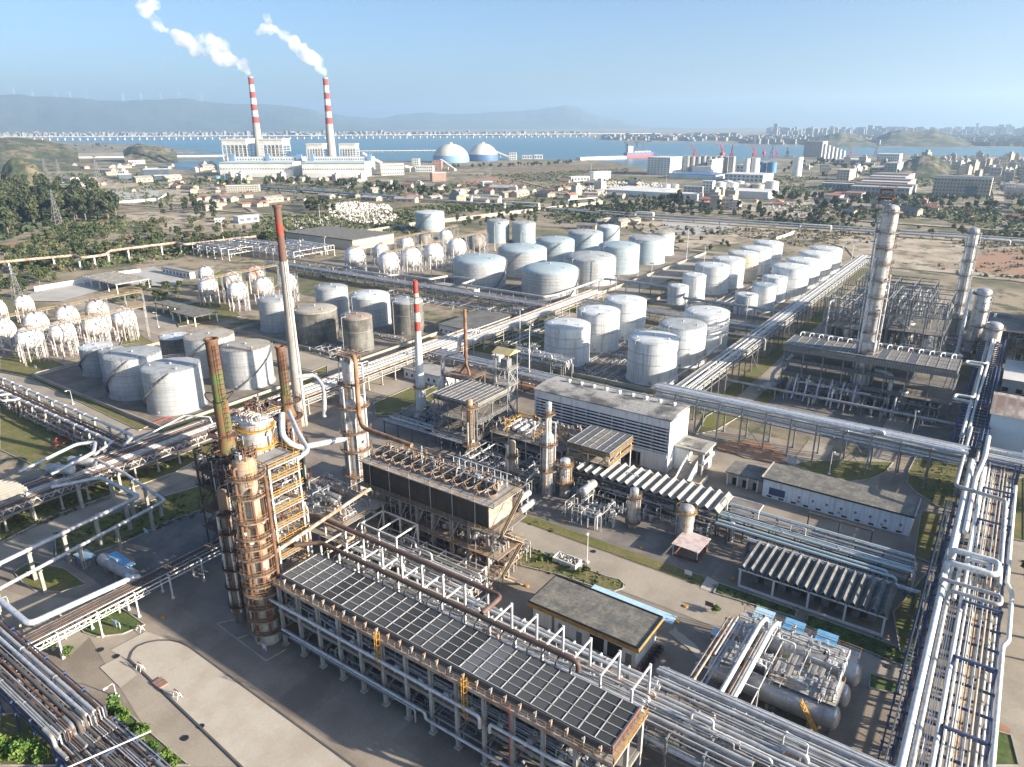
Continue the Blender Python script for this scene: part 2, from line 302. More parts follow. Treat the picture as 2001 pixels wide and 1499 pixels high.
    def ladder(s, x, y, z0, z1, dx, dy, w_=0.6, cage=True, t=0.06):
        ux, uy = -dy, dx
        for sg in (-.5, .5): s.beam((x + ux * w_ * sg, y + uy * w_ * sg, z0), (x + ux * w_ * sg, y + uy * w_ * sg, z1), t)
        z = z0
        while z < z1:
            s.beam((x - ux * w_ / 2, y - uy * w_ / 2, z), (x + ux * w_ / 2, y + uy * w_ / 2, z), t * .8); z += 0.6
        if cage:
            z = z0 + 2.4
            while z < z1:
                p = [(x + ux * w_ * .6 * math.cos(a) + dx * .8 * math.sin(a), y + uy * w_ * .6 * math.cos(a) + dy * .8 * math.sin(a), z) for a in (0, math.pi / 3, 2 * math.pi / 3, math.pi)]
                for a, b in zip(p, p[1:]): s.beam(a, b, t)
                z += 1.2
            for a in (math.pi / 3, 2 * math.pi / 3):
                xx, yy = x + ux * w_ * .6 * math.cos(a) + dx * .8 * math.sin(a), y + uy * w_ * .6 * math.cos(a) + dy * .8 * math.sin(a)
                s.beam((xx, yy, z0 + 2.4), (xx, yy, z1), t)
        return s
    def build(s, name, m, parent=None, local=False):
        off = Vector((0, 0, 0)); p = parent
        if not local:
            while p is not None: off += p.location; p = p.parent
        me = bpy.data.meshes.new(name); me.from_pydata([(a - off.x, b - off.y, c - off.z) for a, b, c in s.v], [], s.f)
        me.polygons.foreach_set('use_smooth', s.s); me.materials.append(MATS[m] if isinstance(m, str) else m); me.update()
        o = bpy.data.objects.new(name, me); C.objects.link(o)
        if parent is not None: o.parent = parent
        return o
def tag(o, label, cat, group=None, kind=None):
    if label: o['label'] = label
    if cat: o['category'] = cat
    if group: o['group'] = group
    if kind: o['kind'] = kind
    return o
def thing(name, label, cat, loc=(0, 0, 0), rz=0.0, group=None):
    o = bpy.data.objects.new(name, None); o.empty_display_size = 1; C.objects.link(o)
    o.location = loc; o.rotation_euler.z = rz; return tag(o, label, cat, group)
def struct(name, mb, m): o = mb.build(name, m); o['kind'] = 'structure'; return o
KIDS = {}
def dup(root, loc, rz=0.0, scale=1.0, label=None, group=None):
    def cp(o, par):
        c_ = o.copy(); C.objects.link(c_)
        if par: c_.parent = par
        for ch in KIDS.setdefault(o.name, list(o.children)): cp(ch, c_)
        return c_
    c_ = cp(root, None); c_.location = loc; c_.rotation_euler.z = rz
    c_.scale = (scale,) * 3 if not isinstance(scale, tuple) else scale
    if label: c_['label'] = label
    if group: c_['group'] = group
    return c_
def circle_pts(cx, cy, r, n): return [(cx + r * math.cos(2 * math.pi * i / n), cy + r * math.sin(2 * math.pi * i / n)) for i in range(n)]
def inside(p, poly):
    c_ = False; j = len(poly) - 1
    for i in range(len(poly)):
        if (poly[i][1] > p[1]) != (poly[j][1] > p[1]) and p[0] < (poly[j][0] - poly[i][0]) * (p[1] - poly[i][1]) / (poly[j][1] - poly[i][1]) + poly[i][0]: c_ = not c_
        j = i
    return c_
# ------------------------------------------------------------------ ground, water, hills
def sheet(name, m, poly, z, skirt=0.0):
    pts = [(p[0], p[1]) for p in poly]
    mb = MB()
    if skirt: mb.prism(pts, 0.0, z)
    else:
        n = len(pts); ar = sum(pts[i][0] * pts[(i + 1) % n][1] - pts[(i + 1) % n][0] * pts[i][1] for i in range(n))
        if ar < 0: pts = pts[::-1]
        mb.add([(x, y, z) for x, y in pts], [tuple(range(n))])
    return struct(name, mb, m)
def px(*ps): return [at(*p) for p in ps]
def rect(x0, x1, y0, y1): return [(x0, y0), (x1, y0), (x1, y1), (x0, y1)]
sheet('ground', 'ground', [(17000 * math.cos(a * math.pi / 36), 17000 * math.sin(a * math.pi / 36)) for a in range(72)], 0.0)
SEA = [(100, 269), (600, 268), (1150, 268), (1165, 273.5), (1268, 278.5), (1370, 278), (1420, 282), (1568, 285), (1650, 288), (2150, 289), (2150, 307), (1900, 305), (1780, 303), (1560, 305), (1480, 314), (1400, 320), (1280, 329), (1230, 331),
       (1210, 318), (1150, 313), (1000, 311), (860, 316), (715, 314), (560, 330), (432, 333), (345, 331), (300, 327), (330, 317), (430, 313), (430, 310), (300, 309), (180, 306), (300, 301), (430, 298), (390, 294.5), (345, 292), (310, 284), (230, 281), (140, 278), (90, 275)]
sheet('sea', 'sea', px(*SEA), 0.25)
def wavy(poly, amp=0.18, n=3):             # breaks straight outlines of natural patches
    out = []
    for i in range(len(poly)):
        a, b = Vector(poly[i]), Vector(poly[(i + 1) % len(poly)]); d = (b - a); nn = Vector((-d.y, d.x, 0))
        for k in range(n):
            t = k / n; out.append(a + d * t + nn * (rnd.uniform(-amp, amp) * 0.5 if k else 0))
    return out
PATCH = [('sand_flat', 'sand', [(60, 300), (330, 297), (430, 302), (430, 306), (250, 309), (100, 306)]),
         ('bare_field', 'sand', [(0, 345), (110, 346), (300, 352), (440, 362), (500, 380), (420, 395), (320, 402), (240, 392), (180, 372), (0, 358)]),
         ('pale_lot', 'pale_yard', [(205, 374), (300, 370), (325, 380), (310, 392), (240, 400), (222, 392)]),
         ('bare_field', 'sand', [(240, 418), (330, 410), (470, 420), (560, 425), (560, 452), (460, 448), (400, 440), (330, 452), (300, 436)]),
         ('bare_field', 'red_earth', [(900, 352), (960, 344), (1010, 352), (980, 366), (900, 366)]),
         ('bare_field', 'brown_earth', [(640, 388), (700, 386), (860, 404), (880, 412), (800, 420), (780, 408)]),
         ('bare_field', 'sand', [(1030, 372), (1160, 360), (1260, 362), (1275, 380), (1180, 386), (1040, 384)]),
         ('bare_field', 'sand', [(1440, 396), (1560, 388), (1640, 398), (1690, 404), (1640, 420), (1520, 424), (1460, 412)]),
         ('field', 'brown_earth', [(960, 330), (1200, 318), (1260, 330), (1180, 344), (1000, 346)]),
         ('field', 'grass', [(1840, 410), (2030, 400), (2030, 452), (1920, 446), (1850, 432)]),
         ('field', 'sand', [(1880, 308), (2040, 306), (2060, 314), (1920, 318)]),
         ('storage_yard', 'sand', [(1235, 436), (1300, 428), (1500, 441), (1700, 452), (2060, 470), (2080, 560), (1920, 545), (1700, 520), (1600, 470), (1480, 470), (1330, 492), (1310, 470), (1260, 456)]),
         ('storage_yard', 'pale_yard', [(1295, 430), (1420, 437), (1460, 452), (1330, 460), (1300, 445)]),
         ('storage_yard', 'red_earth', [(1930, 490), (2060, 496), (2060, 545), (1900, 530)]),
         ('parking_lot', 'pale_yard', [(60, 575), (180, 545), (270, 528), (300, 522), (360, 548), (340, 560), (230, 560), (120, 590), (40, 590)]),
         ('embankment', 'red_earth', [(0, 480), (60, 470), (120, 455), (122, 470), (40, 488), (0, 492)])]
for i, (n_, m_, p_) in enumerate(PATCH): sheet(n_, m_, wavy(px(*p_)) if 'lot' not in n_ else px(*p_), 0.06 + 0.03 * i)
# the works: yards, bunds, roads, lawns
sheet('concrete_yard', 'yard', rect(-232, 40, 10, 232), 0.02)
sheet('process_yard', 'yard_dark', rect(-140, -44, 142.6, 186), 0.05)
sheet('process_yard', 'yard_dark', rect(-72, 10, 240, 330), 0.03)
sheet('process_yard', 'yard_dark', rect(-195, -146, 60, 92), 0.05)
sheet('tank_farm_floor', 'bund', rect(-330, -231, 117.5, 186), 0.05)
sheet('tank_farm_floor', 'bund', rect(-322, -231, 209, 276), 0.05)
sheet('tank_farm_floor', 'bund', rect(-310, -206, 348, 566), 0.05)
sheet('tank_farm_floor', 'bund', rect(-172, -99, 248, 334), 0.05)
sheet('tank_farm_floor', 'bund', rect(-171, -97, 384, 562), 0.05)
sheet('sphere_yard', 'yard', rect(-396, -340, 119, 180), 0.05)
sheet('sphere_yard', 'yard', rect(-402, -344, 228, 284), 0.05)
sheet('sphere_yard', 'yard', rect(-415, -334, 343, 480), 0.05)
def slab(name, m, poly, z):                # raised pavement with its kerb edge
    return sheet(name, m, poly, z, 1)
road = lambda p, z=0.09: sheet('road', 'road', p, z)
road(rect(-120, 40, 126.5, 138))           # through the middle of the works
road(rect(-78, -71.5, 205, 520)); road(rect(-228, -216, 20, 260), 0.11); road(rect(-430, -216, 107, 115.5)); road(rect(-520, -228, 190, 205), 0.1)
road(rect(-206, -175, 238, 248), 0.07); road(rect(-206, -190, 205, 560), 0.08); road(rect(-215, -190, 186, 204), 0.12)
road(rect(-430, -326, 183, 190), 0.08); road(rect(-45, -37, 203, 236), 0.1); road(rect(-26.5, -20.5, 199, 330), 0.1); road(rect(-34, 6, 196, 203), 0.12)
road(rect(12, 22, 40, 240), 0.1); road(rect(-340, -60, 572, 580), 0.1); road(px((140, 1190), (330, 1499), (480, 1499), (260, 1230)), 0.06); road(px((0, 1150), (45, 1165), (150, 1170), (210, 1210), (140, 1280), (60, 1240), (0, 1220)), 0.08)
road(px((360, 905), (480, 850), (500, 862), (430, 905), (300, 965), (0, 1100), (0, 1060), (120, 1010), (330, 935)), 0.07)
# the long pale loading slab with its kerb
SL = px((253, 1290), (258, 1276), (268, 1265), (288, 1257), (310, 1253), (333, 1253), (352, 1257), (372, 1267), (700, 1506), (478, 1506))
slab('loading_slab', 'slab', SL, 0.22)
kb = MB()
for a, b in zip(SL[:9], SL[1:9]): kb.beam((a.x, a.y, 0.16), (b.x, b.y, 0.16), 0.35, 0.3)
a, b = SL[9], SL[0]; kb.beam((a.x, a.y, 0.16), (b.x, b.y, 0.16), 0.35, 0.3)
struct('slab_kerb', kb, 'dark_steel')
dr = MB()                                   # drainage channel and kerb round the tower base
for a, b in (((-124.2, 67.1), (-106.2, 66.0)), ((-124.2, 67.1), (-121.6, 71.2)), ((-106.2, 66.0), (-105.6, 70.2)), ((-116.5, 66.6), (-115, 71))):
    dr.beam((a[0], a[1], 0.1), (b[0], b[1], 0.1), 0.22, 0.2)
struct('tower_base_kerb', dr, 'kerb')
LAWN = [('grass', [(27, 1119), (45, 1140), (69, 1155), (120, 1158), (168, 1143), (140, 1122), (125, 1112), (60, 1098)]),
        ('grass_green', [(158, 1230), (165, 1238), (190, 1246), (240, 1240), (283, 1222), (258, 1204), (235, 1188), (190, 1175)]),
        ('grass', [(107, 1043), (200, 1012), (315, 973), (411, 944), (440, 950), (445, 990), (400, 995), (330, 1020), (272, 1048), (240, 1062), (150, 1092), (110, 1090)]),
        ('grass', [(0, 1022), (110, 965), (330, 900), (420, 862), (430, 876), (340, 925), (100, 1010), (0, 1062)]),
        ('grass', [(0, 770), (60, 790), (140, 850), (205, 893), (110, 930), (0, 880)]),
        ('grass', [(62, 742), (76, 736), (290, 834), (272, 842)]), ('grass', [(1000, 1064), (1012, 1062), (1045, 1075), (1085, 1095), (1140, 1112), (1185, 1128), (1210, 1134), (1219, 1143), (1217, 1151), (1200, 1157), (1160, 1148), (1087, 1123), (1010, 1105)]),
        ('grass_green', [(1405, 1141), (1558, 1195), (1553, 1208), (1394, 1160)]), ('grass_green', [(1582, 1203), (1805, 1285), (1795, 1302), (1760, 1302), (1568, 1222)]), ('grass_green', [(1700, 1318), (1757, 1338), (1758, 1360), (1698, 1346)]),
        ('grass', [(1540, 905), (1640, 900), (1745, 905), (1728, 925), (1700, 938), (1660, 943), (1600, 930)]), ('grass', [(1790, 893), (1890, 905), (1880, 1000), (1830, 990), (1788, 962), (1772, 945), (1776, 920)]),
        ('grass', [(1800, 1000), (1850, 1010), (1838, 1110), (1786, 1090)]), ('grass', [(1380, 815), (1420, 792), (1470, 800), (1400, 842), (1360, 850)]),
        ('grass', [(1745, 1200), (1812, 1120), (1790, 1290), (1758, 1275)]), ('grass', [(1960, 940), (2001, 935), (2001, 1060), (1950, 1050)]), ('grass_green', [(1940, 1430), (1975, 1440), (1990, 1499), (1930, 1499)]),
        ('grass', [(0, 1400), (90, 1390), (150, 1499), (0, 1499)]), ('grass', [(730, 790), (800, 760), (860, 760), (770, 815), (735, 815)]), ('grass', [(580, 740), (640, 715), (640, 730), (600, 755)]), ('grass', [(820, 770), (870, 745), (880, 760), (840, 790)]),
        ('grass_green', [(250, 1395), (300, 1440), (370, 1499), (330, 1499), (230, 1400)]),
        ('grass', [(0, 700), (0, 728), (60, 740), (130, 715), (60, 690)]), ('grass', [(250, 640), (330, 690), (320, 700), (235, 680)]), ('grass', [(330, 600), (440, 585), (470, 620), (350, 640)]), ('grass', [(400, 545), (430, 530), (560, 545), (520, 575), (420, 560)])]
for i, (m_, p_) in enumerate(LAWN):
    P = px(*p_); sheet('lawn', m_, P, 0.13 + 0.012 * i); kb = MB()
    for a, b in zip(P, P[1:] + P[:1]): kb.beam((a.x, a.y, 0.17 + 0.012 * i), (b.x, b.y, 0.17 + 0.012 * i), 0.22, 0.26)
    struct('lawn_kerb', kb, 'kerb')
for i, r_ in enumerate((rect(-100, -45, 138.6, 142.2), rect(-84.5, -78.5, 245, 480), rect(-71, -66, 240, 420), rect(-205, -176, 252, 330), rect(-330, -232, 187, 190), rect(-232, -228, 117, 190), rect(-97, -94.5, 250, 560), rect(-205, -172, 340, 380), rect(-90, -72, 520, 570))):
    sheet('lawn', 'grass', r_, 0.14 + 0.004 * i)
sheet('earth_patch', 'red_earth', wavy(px((1395, 870), (1440, 862), (1480, 866), (1530, 885), (1540, 905), (1500, 905), (1440, 890), (1400, 878)), 0.25), 0.30)
sheet('earth_patch', 'red_earth', wavy(px((990, 735), (1050, 740), (1048, 762), (1000, 765)), 0.2), 0.30)
sheet('earth_patch', 'red_earth', wavy(px((1950, 1410), (1975, 1430), (1970, 1470), (1940, 1440)), 0.2), 0.30)
sheet('gravel_heap', 'pale_yard', wavy(px((1525, 900), (1550, 893), (1566, 903), (1550, 910)), 0.3), 0.32)
sheet('patched_paving', 'slab', px((195, 1305), (235, 1283), (268, 1320), (235, 1345)), 0.15)
sheet('patched_paving', 'slab', px((215, 1272), (285, 1235), (330, 1250), (250, 1290)), 0.16)
sheet('patched_paving', 'slab', wavy(px((1305, 1238), (1320, 1226), (1345, 1250), (1372, 1285), (1362, 1288), (1330, 1258)), 0.3), 0.15)
sheet('paved_link', 'slab', px((1368, 1150), (1382, 1127), (1405, 1140), (1395, 1160)), 0.17)

def bund_wall(label, pts, h=1.6):
    mb = MB()
    for a, b in zip(pts, pts[1:]): mb.beam((a[0], a[1], h / 2), (b[0], b[1], h / 2), 0.4, h)
    return tag(mb.build('bund_wall', 'fence_wall'), label, 'wall')
bund_wall('low brown bund wall round the tank yard with the spiral stair tanks', [(-231, 186), (-330, 186), (-330, 117.5), (-231, 117.5), (-231, 186)])
bund_wall('low bund wall round the yard of the blackened dirty tanks', [(-231, 209), (-322, 209), (-322, 276), (-231, 276), (-231, 209)])
bund_wall('bund wall round the yard of the biggest grey tanks', [(-206, 348), (-310, 348), (-310, 566), (-206, 566), (-206, 348)], 1.8)
bund_wall('bund wall round the six white tanks in the centre', [(-99, 334), (-172, 334), (-172, 248), (-99, 248), (-99, 334)])
bund_wall('bund wall round the two long rows of white tanks', [(-97, 562), (-171, 562), (-171, 384), (-97, 384), (-97, 562)])

def ridge(name, m, prof, D, W, rough, seed, foot=0.0):
    """prof: crest in the photograph (x, row); D metres to the crest, W depth of the near slope"""
    rr = random.Random(seed); xs = []; x = prof[0][0]
    while x <= prof[-1][0]: xs.append(x); x += 3
    def crest(x):
        for (a, ya), (b, yb) in zip(prof, prof[1:]):
            if a <= x <= b:
                t = (x - a) / (b - a); t = t * t * (3 - 2 * t); return ya + (yb - ya) * t
        return prof[-1][1]
    ts = [0, .08, .16, .24, .32, .4, .48, .56, .64, .72, .8, .87, .94, 1.0, 1.15, 1.4, 1.8]; vs_ = []; n = len(ts)
    for x in xs:
        d = rt * (x - 1000.5) + dn * (crest(x) - 749.5) + fw * F; hd = math.hypot(d.x, d.y); hc = max(CAMH + D * d.z / hd, 2)
        u = Vector((d.x / hd, d.y / hd, 0))
        for t in ts:
            q = u * (D - W * (1 - t) if t <= 1 else D + W * (t - 1)); s = t if t <= 1 else max(0, 1 - (t - 1) / .8)
            f_ = noise.fractal(Vector((q.x, q.y, seed * 900)) * (2.2 / W), .9, 2.1, 6)
            z = hc * s + f_ * hc * rough * 4 * math.sin(math.pi * min(t, 1)) ** .7 + (noise.fractal(Vector((q.x, q.y, seed)) * (9 / W), .8, 2, 4) * hc * .035 if .9 < t < 1.2 else 0)
            vs_.append((q.x, q.y, max(z, foot - 2 if t in (0, 1.8) else foot)))
    mb = MB(); mb.add(vs_, [(i * n + j, (i + 1) * n + j, (i + 1) * n + j + 1, i * n + j + 1) for i in range(len(xs) - 1) for j in range(n - 1)], True)
    return struct(name, mb, m)
ridge('mountains', 'far_hill', [(-140, 196), (-60, 186), (0, 187), (35, 185), (70, 190), (95, 189), (150, 192), (200, 196), (250, 197), (300, 195), (370, 193), (420, 200), (450, 203), (500, 203), (570, 207), (600, 213), (640, 226), (690, 236), (740, 248), (780, 262)], 14000, 2800, .05, 3)
ridge('mountains', 'far_hill', [(560, 255), (600, 232), (650, 222), (690, 228), (740, 231), (790, 224), (830, 220), (870, 223), (930, 222), (970, 219), (1010, 217), (1050, 214), (1080, 209), (1105, 205.5), (1130, 210), (1160, 223), (1180, 231), (1210, 234), (1230, 243), (1300, 254), (1330, 262)], 16000, 2600, .05, 8)
ridge('hills', 'far_hill', [(1270, 262), (1300, 253), (1320, 251), (1350, 256), (1400, 259), (1440, 252), (1465, 250), (1500, 257), (1540, 262)], 13000, 1200, .05, 9)
ridge('hills', 'hill', [(1585, 276), (1605, 267), (1625, 262), (1642, 259), (1660, 262), (1690, 269), (1715, 276)], 3900, 420, .06, 5)
ridge('hills', 'hill', [(1700, 278), (1720, 265), (1745, 256), (1760, 254), (1785, 257), (1805, 256.5), (1825, 255), (1845, 261), (1870, 268), (1900, 277)], 4100, 450, .06, 6)
ridge('hills', 'hill', [(-120, 274), (-40, 270), (30, 269), (80, 274), (120, 281), (150, 290)], 2500, 500, .08, 4)
ridge('hills', 'hill', [(240, 294), (255, 286), (270, 281), (290, 284), (310, 287), (335, 294), (345, 298)], 2450, 160, .08, 7)
ridge('hills', 'hill', [(0, 345), (8, 322), (20, 311), (36, 308), (60, 316), (80, 327), (92, 338)], 1480, 110, .10, 12)
ridge('hills', 'hill', [(1755, 322), (1780, 312), (1800, 304), (1825, 305), (1840, 312), (1860, 322)], 1780, 170, .08, 15)

def track(pts, w_, z, m='sand'):
    P = [at(*p) for p in pts]; L_, R_ = [], []
    for i, p in enumerate(P):
        d = (P[min(i + 1, len(P) - 1)] - P[max(i - 1, 0)]).normalized(); nn = Vector((-d.y, d.x, 0)) * w_ / 2; L_.append(p + nn); R_.append(p - nn)
    sheet('dirt_road', m, L_ + R_[::-1], z)
for i, (p_, w_) in enumerate((([(-20, 378), (120, 372), (240, 400), (420, 412), (600, 424), (800, 410)], 7), ([(430, 362), (620, 378), (880, 395), (1240, 420)], 8), ([(560, 452), (480, 405), (430, 372), (330, 358)], 6), ([(1220, 405), (1400, 418), (1640, 430), (2060, 458)], 9), ([(960, 326), (1150, 322), (1260, 320)], 16), ([(1500, 395), (1620, 385), (1800, 398), (2060, 400)], 10), ([(0, 352), (130, 350), (300, 345), (430, 350)], 12), ([(1930, 340), (1950, 380), (1960, 450)], 12), ([(1000, 350), (1100, 375), (1180, 395)], 7), ([(1380, 395), (1460, 402), (1560, 398)], 8))): track(p_, w_, 0.75 + 0.03 * i)
# ------------------------------------------------------------------ tanks
def tank(label, x, y, r, h, m='tank_white', roof='roof_white', stair=None, rise=0.12, rail=True, pipes=0, group=None, rings=(0.62,), flat=False):
    t = thing('storage_tank', label, 'tank', (x, y, 0), 0, group)
    n = 56; mb = MB(); prof = [(r + .5, 0), (r + .5, .35), (r, .35)]
    prof += [(r, h - .1), (r + .1, h - .1), (r + .1, h + .02)]
    mb.lathe(x, y, prof, n); mb.build('shell', m, t)
    for f in rings: MB().lathe(x, y, [(r, h * f - .09), (r + .13, h * f - .08), (r + .13, h * f + .06), (r, h * f + .09)], n).build('wind_girder', 'ring_grey', t)
    mb = MB(); k = 8; mb.lathe(x, y, [(r + .12, h + .02)] + [((r - .05) * math.sqrt(max(0, 1 - (i / k) ** 2)) if not flat else (r - .05) * (1 - i / k) + .01, h + .06 + r * rise * (i / k)) for i in range(k)] + [(0.4, h + .06 + r * rise)], n)
    top = h + r * rise
    mb.tube((x, y, top - .2), (x, y, top + .7), .45, 8); mb.tube((x + r * .7, y - r * .2, h + r * rise * .4), (x + r * .7, y - r * .2, h + r * rise * .75 + .8), .35, 8); mb.tube((x - r * .5, y - r * .5, h), (x - r * .5, y - r * .5, h + r * rise * .7 + .6), .3, 8)
    mb.build('roof', roof, t)
    if rail:
        MB().ring(x, y, h + .05, r + .05, 1.1, .055, n=30).build('railing', 'yellow_dull' if roof == 'roof_tan' else 'galv', t)
    a0 = stair if stair is not None else None
    if a0 is not None:                     # spiral stair: treads, stringer and handrail
        mb = MB(); k = max(10, int(h / .5)); sweep = h / r * 1.15; P = []
        for i in range(k + 1):
            a = a0 + sweep * i / k; z = .3 + (h + .2) * i / k
            P.append((Vector((x + (r + .12) * math.cos(a), y + (r + .12) * math.sin(a), z)), Vector((x + (r + 1.0) * math.cos(a), y + (r + 1.0) * math.sin(a), z))))
        for i in range(k):
            (p, q), (p2, q2) = P[i], P[i + 1]
            mb.add([p, q, q2, p2], [(0, 1, 2, 3)]); mb.beam(q, q2, .09, .3); up = Vector((0, 0, 1.1)); mb.beam(q + up, q2 + up, .07)
            if i % 3 == 0: mb.beam(q, q + up, .06)
        mb.build('stair', 'grey_steel', t)
    for j in range(pipes):
        a = -1.9 + j * .9 + (hash((x, j)) % 10) * .02; cx_, cy_ = x + (r + .35) * math.cos(a), y + (r + .35) * math.sin(a)
        MB().pipe([(x + (r - 1.5) * math.cos(a), y + (r - 1.5) * math.sin(a), h + 1.0), (cx_ + .6 * math.cos(a), cy_ + .6 * math.sin(a), h + 1.0), (cx_ + .6 * math.cos(a), cy_ + .6 * math.sin(a), .4)], .16, 6).build('riser_pipe', 'silver_dull', t)
    MB().tube((x + (r + .02) * math.cos(-1.2), y + (r + .02) * math.sin(-1.2), 1.2), (x + (r + .35) * math.cos(-1.2), y + (r + .35) * math.sin(-1.2), 1.2), .6, 12).build('manhole', 'galv', t)
    return t
G1 = 'pale tanks with spiral stairs in the left tank yard'
tank('small pale grey tank at the far left corner of the stair tank yard', -312, 137.1, 6.5, 11.8, 'tank_grey', 'roof_white', 3.6, .06, group=G1)
tank('narrow pale tank squeezed between the corner tank and the big stair tank', -298.3, 136.9, 5.1, 12.6, 'tank_grey', 'roof_grey', None, .06, group=G1)
tank('large pale grey tank with a dark stair, second from the front of its yard', -275.5, 133.8, 10.3, 16, 'tank_grey', 'roof_grey', 3.9, .05, group=G1)
tank('large pale tank with a rusty rim and white stair, nearest of the left yard', -248.6, 133.7, 10.2, 16.1, 'tank_grey', 'roof_grey', 3.9, .05, group=G1)
tank('short weathered tank with white roof behind the stair tanks', -301, 166.3, 6.6, 11, 'tank_dirty', 'roof_white', None, .08, group=G1)
tank('large pale tank with tan rim hidden partly by the tall rusty heater stack', -274, 166.1, 10.1, 16.1, 'tank_grey', 'roof_tan', 3.9, .05, group=G1)
tank('large pale tank with tan stained roof between the two rusty heater stacks', -248.9, 166.1, 9.7, 15.7, 'tank_grey', 'roof_tan', 5.2, .05, group=G1)
G2 = 'weathered tanks behind the lattice stack'
tank('clean grey tank half hidden behind the lattice stack', -307.1, 226.1, 8.9, 15.3, 'tank_grey', 'roof_grey', None, .16, group=G2)
tank('broad black stained tank with tan roof', -274.3, 223.5, 10.6, 15.3, 'tank_dirty', 'roof_tan', None, .16, pipes=1, group=G2)
tank('grey domed tank behind the black stained tank', -306, 262, 8.9, 15, 'tank_grey', 'roof_grey', None, .2, group=G2)
tank('shiny grey tank with domed roof behind the rust topped tank', -275.6, 261.6, 10.4, 14.6, 'tank_grey', 'roof_white', None, .22, pipes=1, group=G2)
tank('tall dark streaked tank beside the red and white stack', -247.3, 259.8, 8.1, 15.9, 'tank_dirty', 'roof_grey', None, .2, pipes=1, group=G2)
tank('dark streaked tank with rusty roof, nearest of the weathered group', -246, 224.2, 7.1, 15.5, 'tank_dirty', 'roof_rust', None, .2, pipes=1, group=G2)
G3 = 'big domed grey tanks in the centre yard'
RG = (.24, .42, .6, .72, .84)
tank('giant grey blue domed tank nearest the sphere rows', -286.5, 370.7, 17.4, 16.1, 'tank_grey', 'tank_blue', 5.9, .2, rings=RG, group=G3)
tank('giant grey domed tank just behind the one nearest the spheres', -285, 418.3, 17.3, 16.8, 'tank_grey', 'tank_blue', 4.2, .2, rings=RG, group=G3)
tank('giant grey domed tank nearest the viewer in the centre yard', -233.4, 373, 17.5, 15.4, 'tank_grey', 'tank_blue', 5.9, .2, rings=RG, group=G3)
tank('giant rust seamed tank with grey dome and a red riser', -232.1, 420.5, 17.4, 15.9, 'tank_grey', 'roof_grey', None, .2, rings=RG, pipes=2, group=G3)
tank('blue grey domed tank in the left row, third from the front', -286, 464, 14.4, 17, 'tank_blue', 'tank_blue', 4.2, .2, rings=RG, group=G3)
tank('blue grey domed tank in the right row behind the rust seamed tank', -232.3, 463.4, 14.5, 18, 'tank_blue', 'tank_blue', None, .18, rings=RG, pipes=1, group=G3)
tank('grey domed tank in the left row, last but one from the front', -286, 510, 13.9, 17.3, 'tank_blue', 'roof_grey', 4.2, .16, rings=RG, group=G3)
tank('pale grey domed tank with a rusty roof rim in the right row', -231.3, 507.4, 13.9, 17.6, 'tank_blue', 'roof_grey', None, .16, rings=RG, pipes=1, group=G3)
tank('small pale blue tank at the far end of the left row', -286, 549, 9.4, 17.5, 'tank_blue', 'roof_white', 4.2, .2, rings=(.5,), group=G3)
tank('small pale tank with stained roof at the far end of the right row', -235.6, 546.6, 9.1, 16.9, 'tank_white', 'roof_tan', None, .2, rings=(.5,), pipes=1, group=G3)
tank('tall blue green tank standing left of its twin behind the spheres', -382.9, 523.7, 9.9, 18.7, 'tank_blue', 'roof_grey', None, .12, rings=(.5,))
tank('tall blue green tank with a bent pipe, right of its twin', -362.5, 534.5, 10.3, 17, 'tank_blue', 'roof_grey', None, .14, rings=(.5,), pipes=1)
tank('lone big pale tank on the wall beyond the rows of spheres', -482.7, 545.9, 14.3, 17.5, 'tank_blue', 'tank_white', 4.2, .12, rings=(.3, .6, .85))
G4 = 'six white tanks in the middle yard'
tank('white tank with a rust streaked rim behind the pipe loops', -156.0, 264.5, 10.1, 16.8, rings=(.5, .75), pipes=1, group=G4)
tank('white tank with two tall risers, middle of the left three', -155.0, 291, 10, 17.6, rings=(.5, .75), pipes=2, group=G4)
tank('white tank at the back of the left three', -154.0, 317.3, 10.1, 17.7, rings=(.5, .75), group=G4)
tank('blue white tank with a slanting shadow, right front of the six', -114.8, 264.5, 10.4, 17.2, rings=(.5, .75), pipes=1, group=G4)
tank('greenish white tank, middle of the right three', -114, 292.5, 10.3, 16.9, roof='roof_grey', rings=(.5, .75), pipes=1, group=G4)
tank('white tank at the back of the right three beside the long rack', -113, 319.1, 10.3, 17.3, rings=(.5, .75), pipes=1, group=G4)
G5 = 'white tanks in two long rows'
for a in (('white tank at the front of the left long row behind two small tanks', -154, 437, 10.4, 16.2), ('white tank with a dark riser, second of the left long row', -151, 458, 10.1, 17.4), ('cream yellowed tank in the left long row', -150.4, 485, 10.1, 17.4, 'tank_cream', 'roof_white'),
          ('white tank with a red stained top, fourth of the left long row', -150.4, 512, 10.6, 17), ('white tank at the far end of the left long row', -151.5, 545, 10.3, 16.6), ('rust ringed white tank at the front of the right long row', -110, 449, 10.8, 18.2),
          ('white tank with tan stains, second of the right long row', -112, 487, 10.8, 16.2), ('white tank, third of the right long row', -111.2, 515, 10.7, 16.8), ('white tank at the far end of the right long row', -111, 543, 10.8, 16.2)):
    tank(*a, rings=(.4, .7), pipes=1, group=G5)
G6 = 'small white tanks in front of the two long rows'
tank('small slim white tank in front of the left long row', -154.5, 408.8, 6.8, 14.9, rings=(.5,), group=G6)
tank('short small white tank beside the slim one, nearest the pipe', -156.9, 391, 5.9, 11.2, rings=(.5,), group=G6)
tank('small slim white tank with a pipe arch on its roof', -114.7, 434, 7, 14, rings=(.5,), pipes=1, group=G6)
tank('small tank with a blue shaded upper wall', -112.3, 405.5, 6.6, 14.6, 'tank_white', 'tank_blue', rings=(.5,), group=G6)
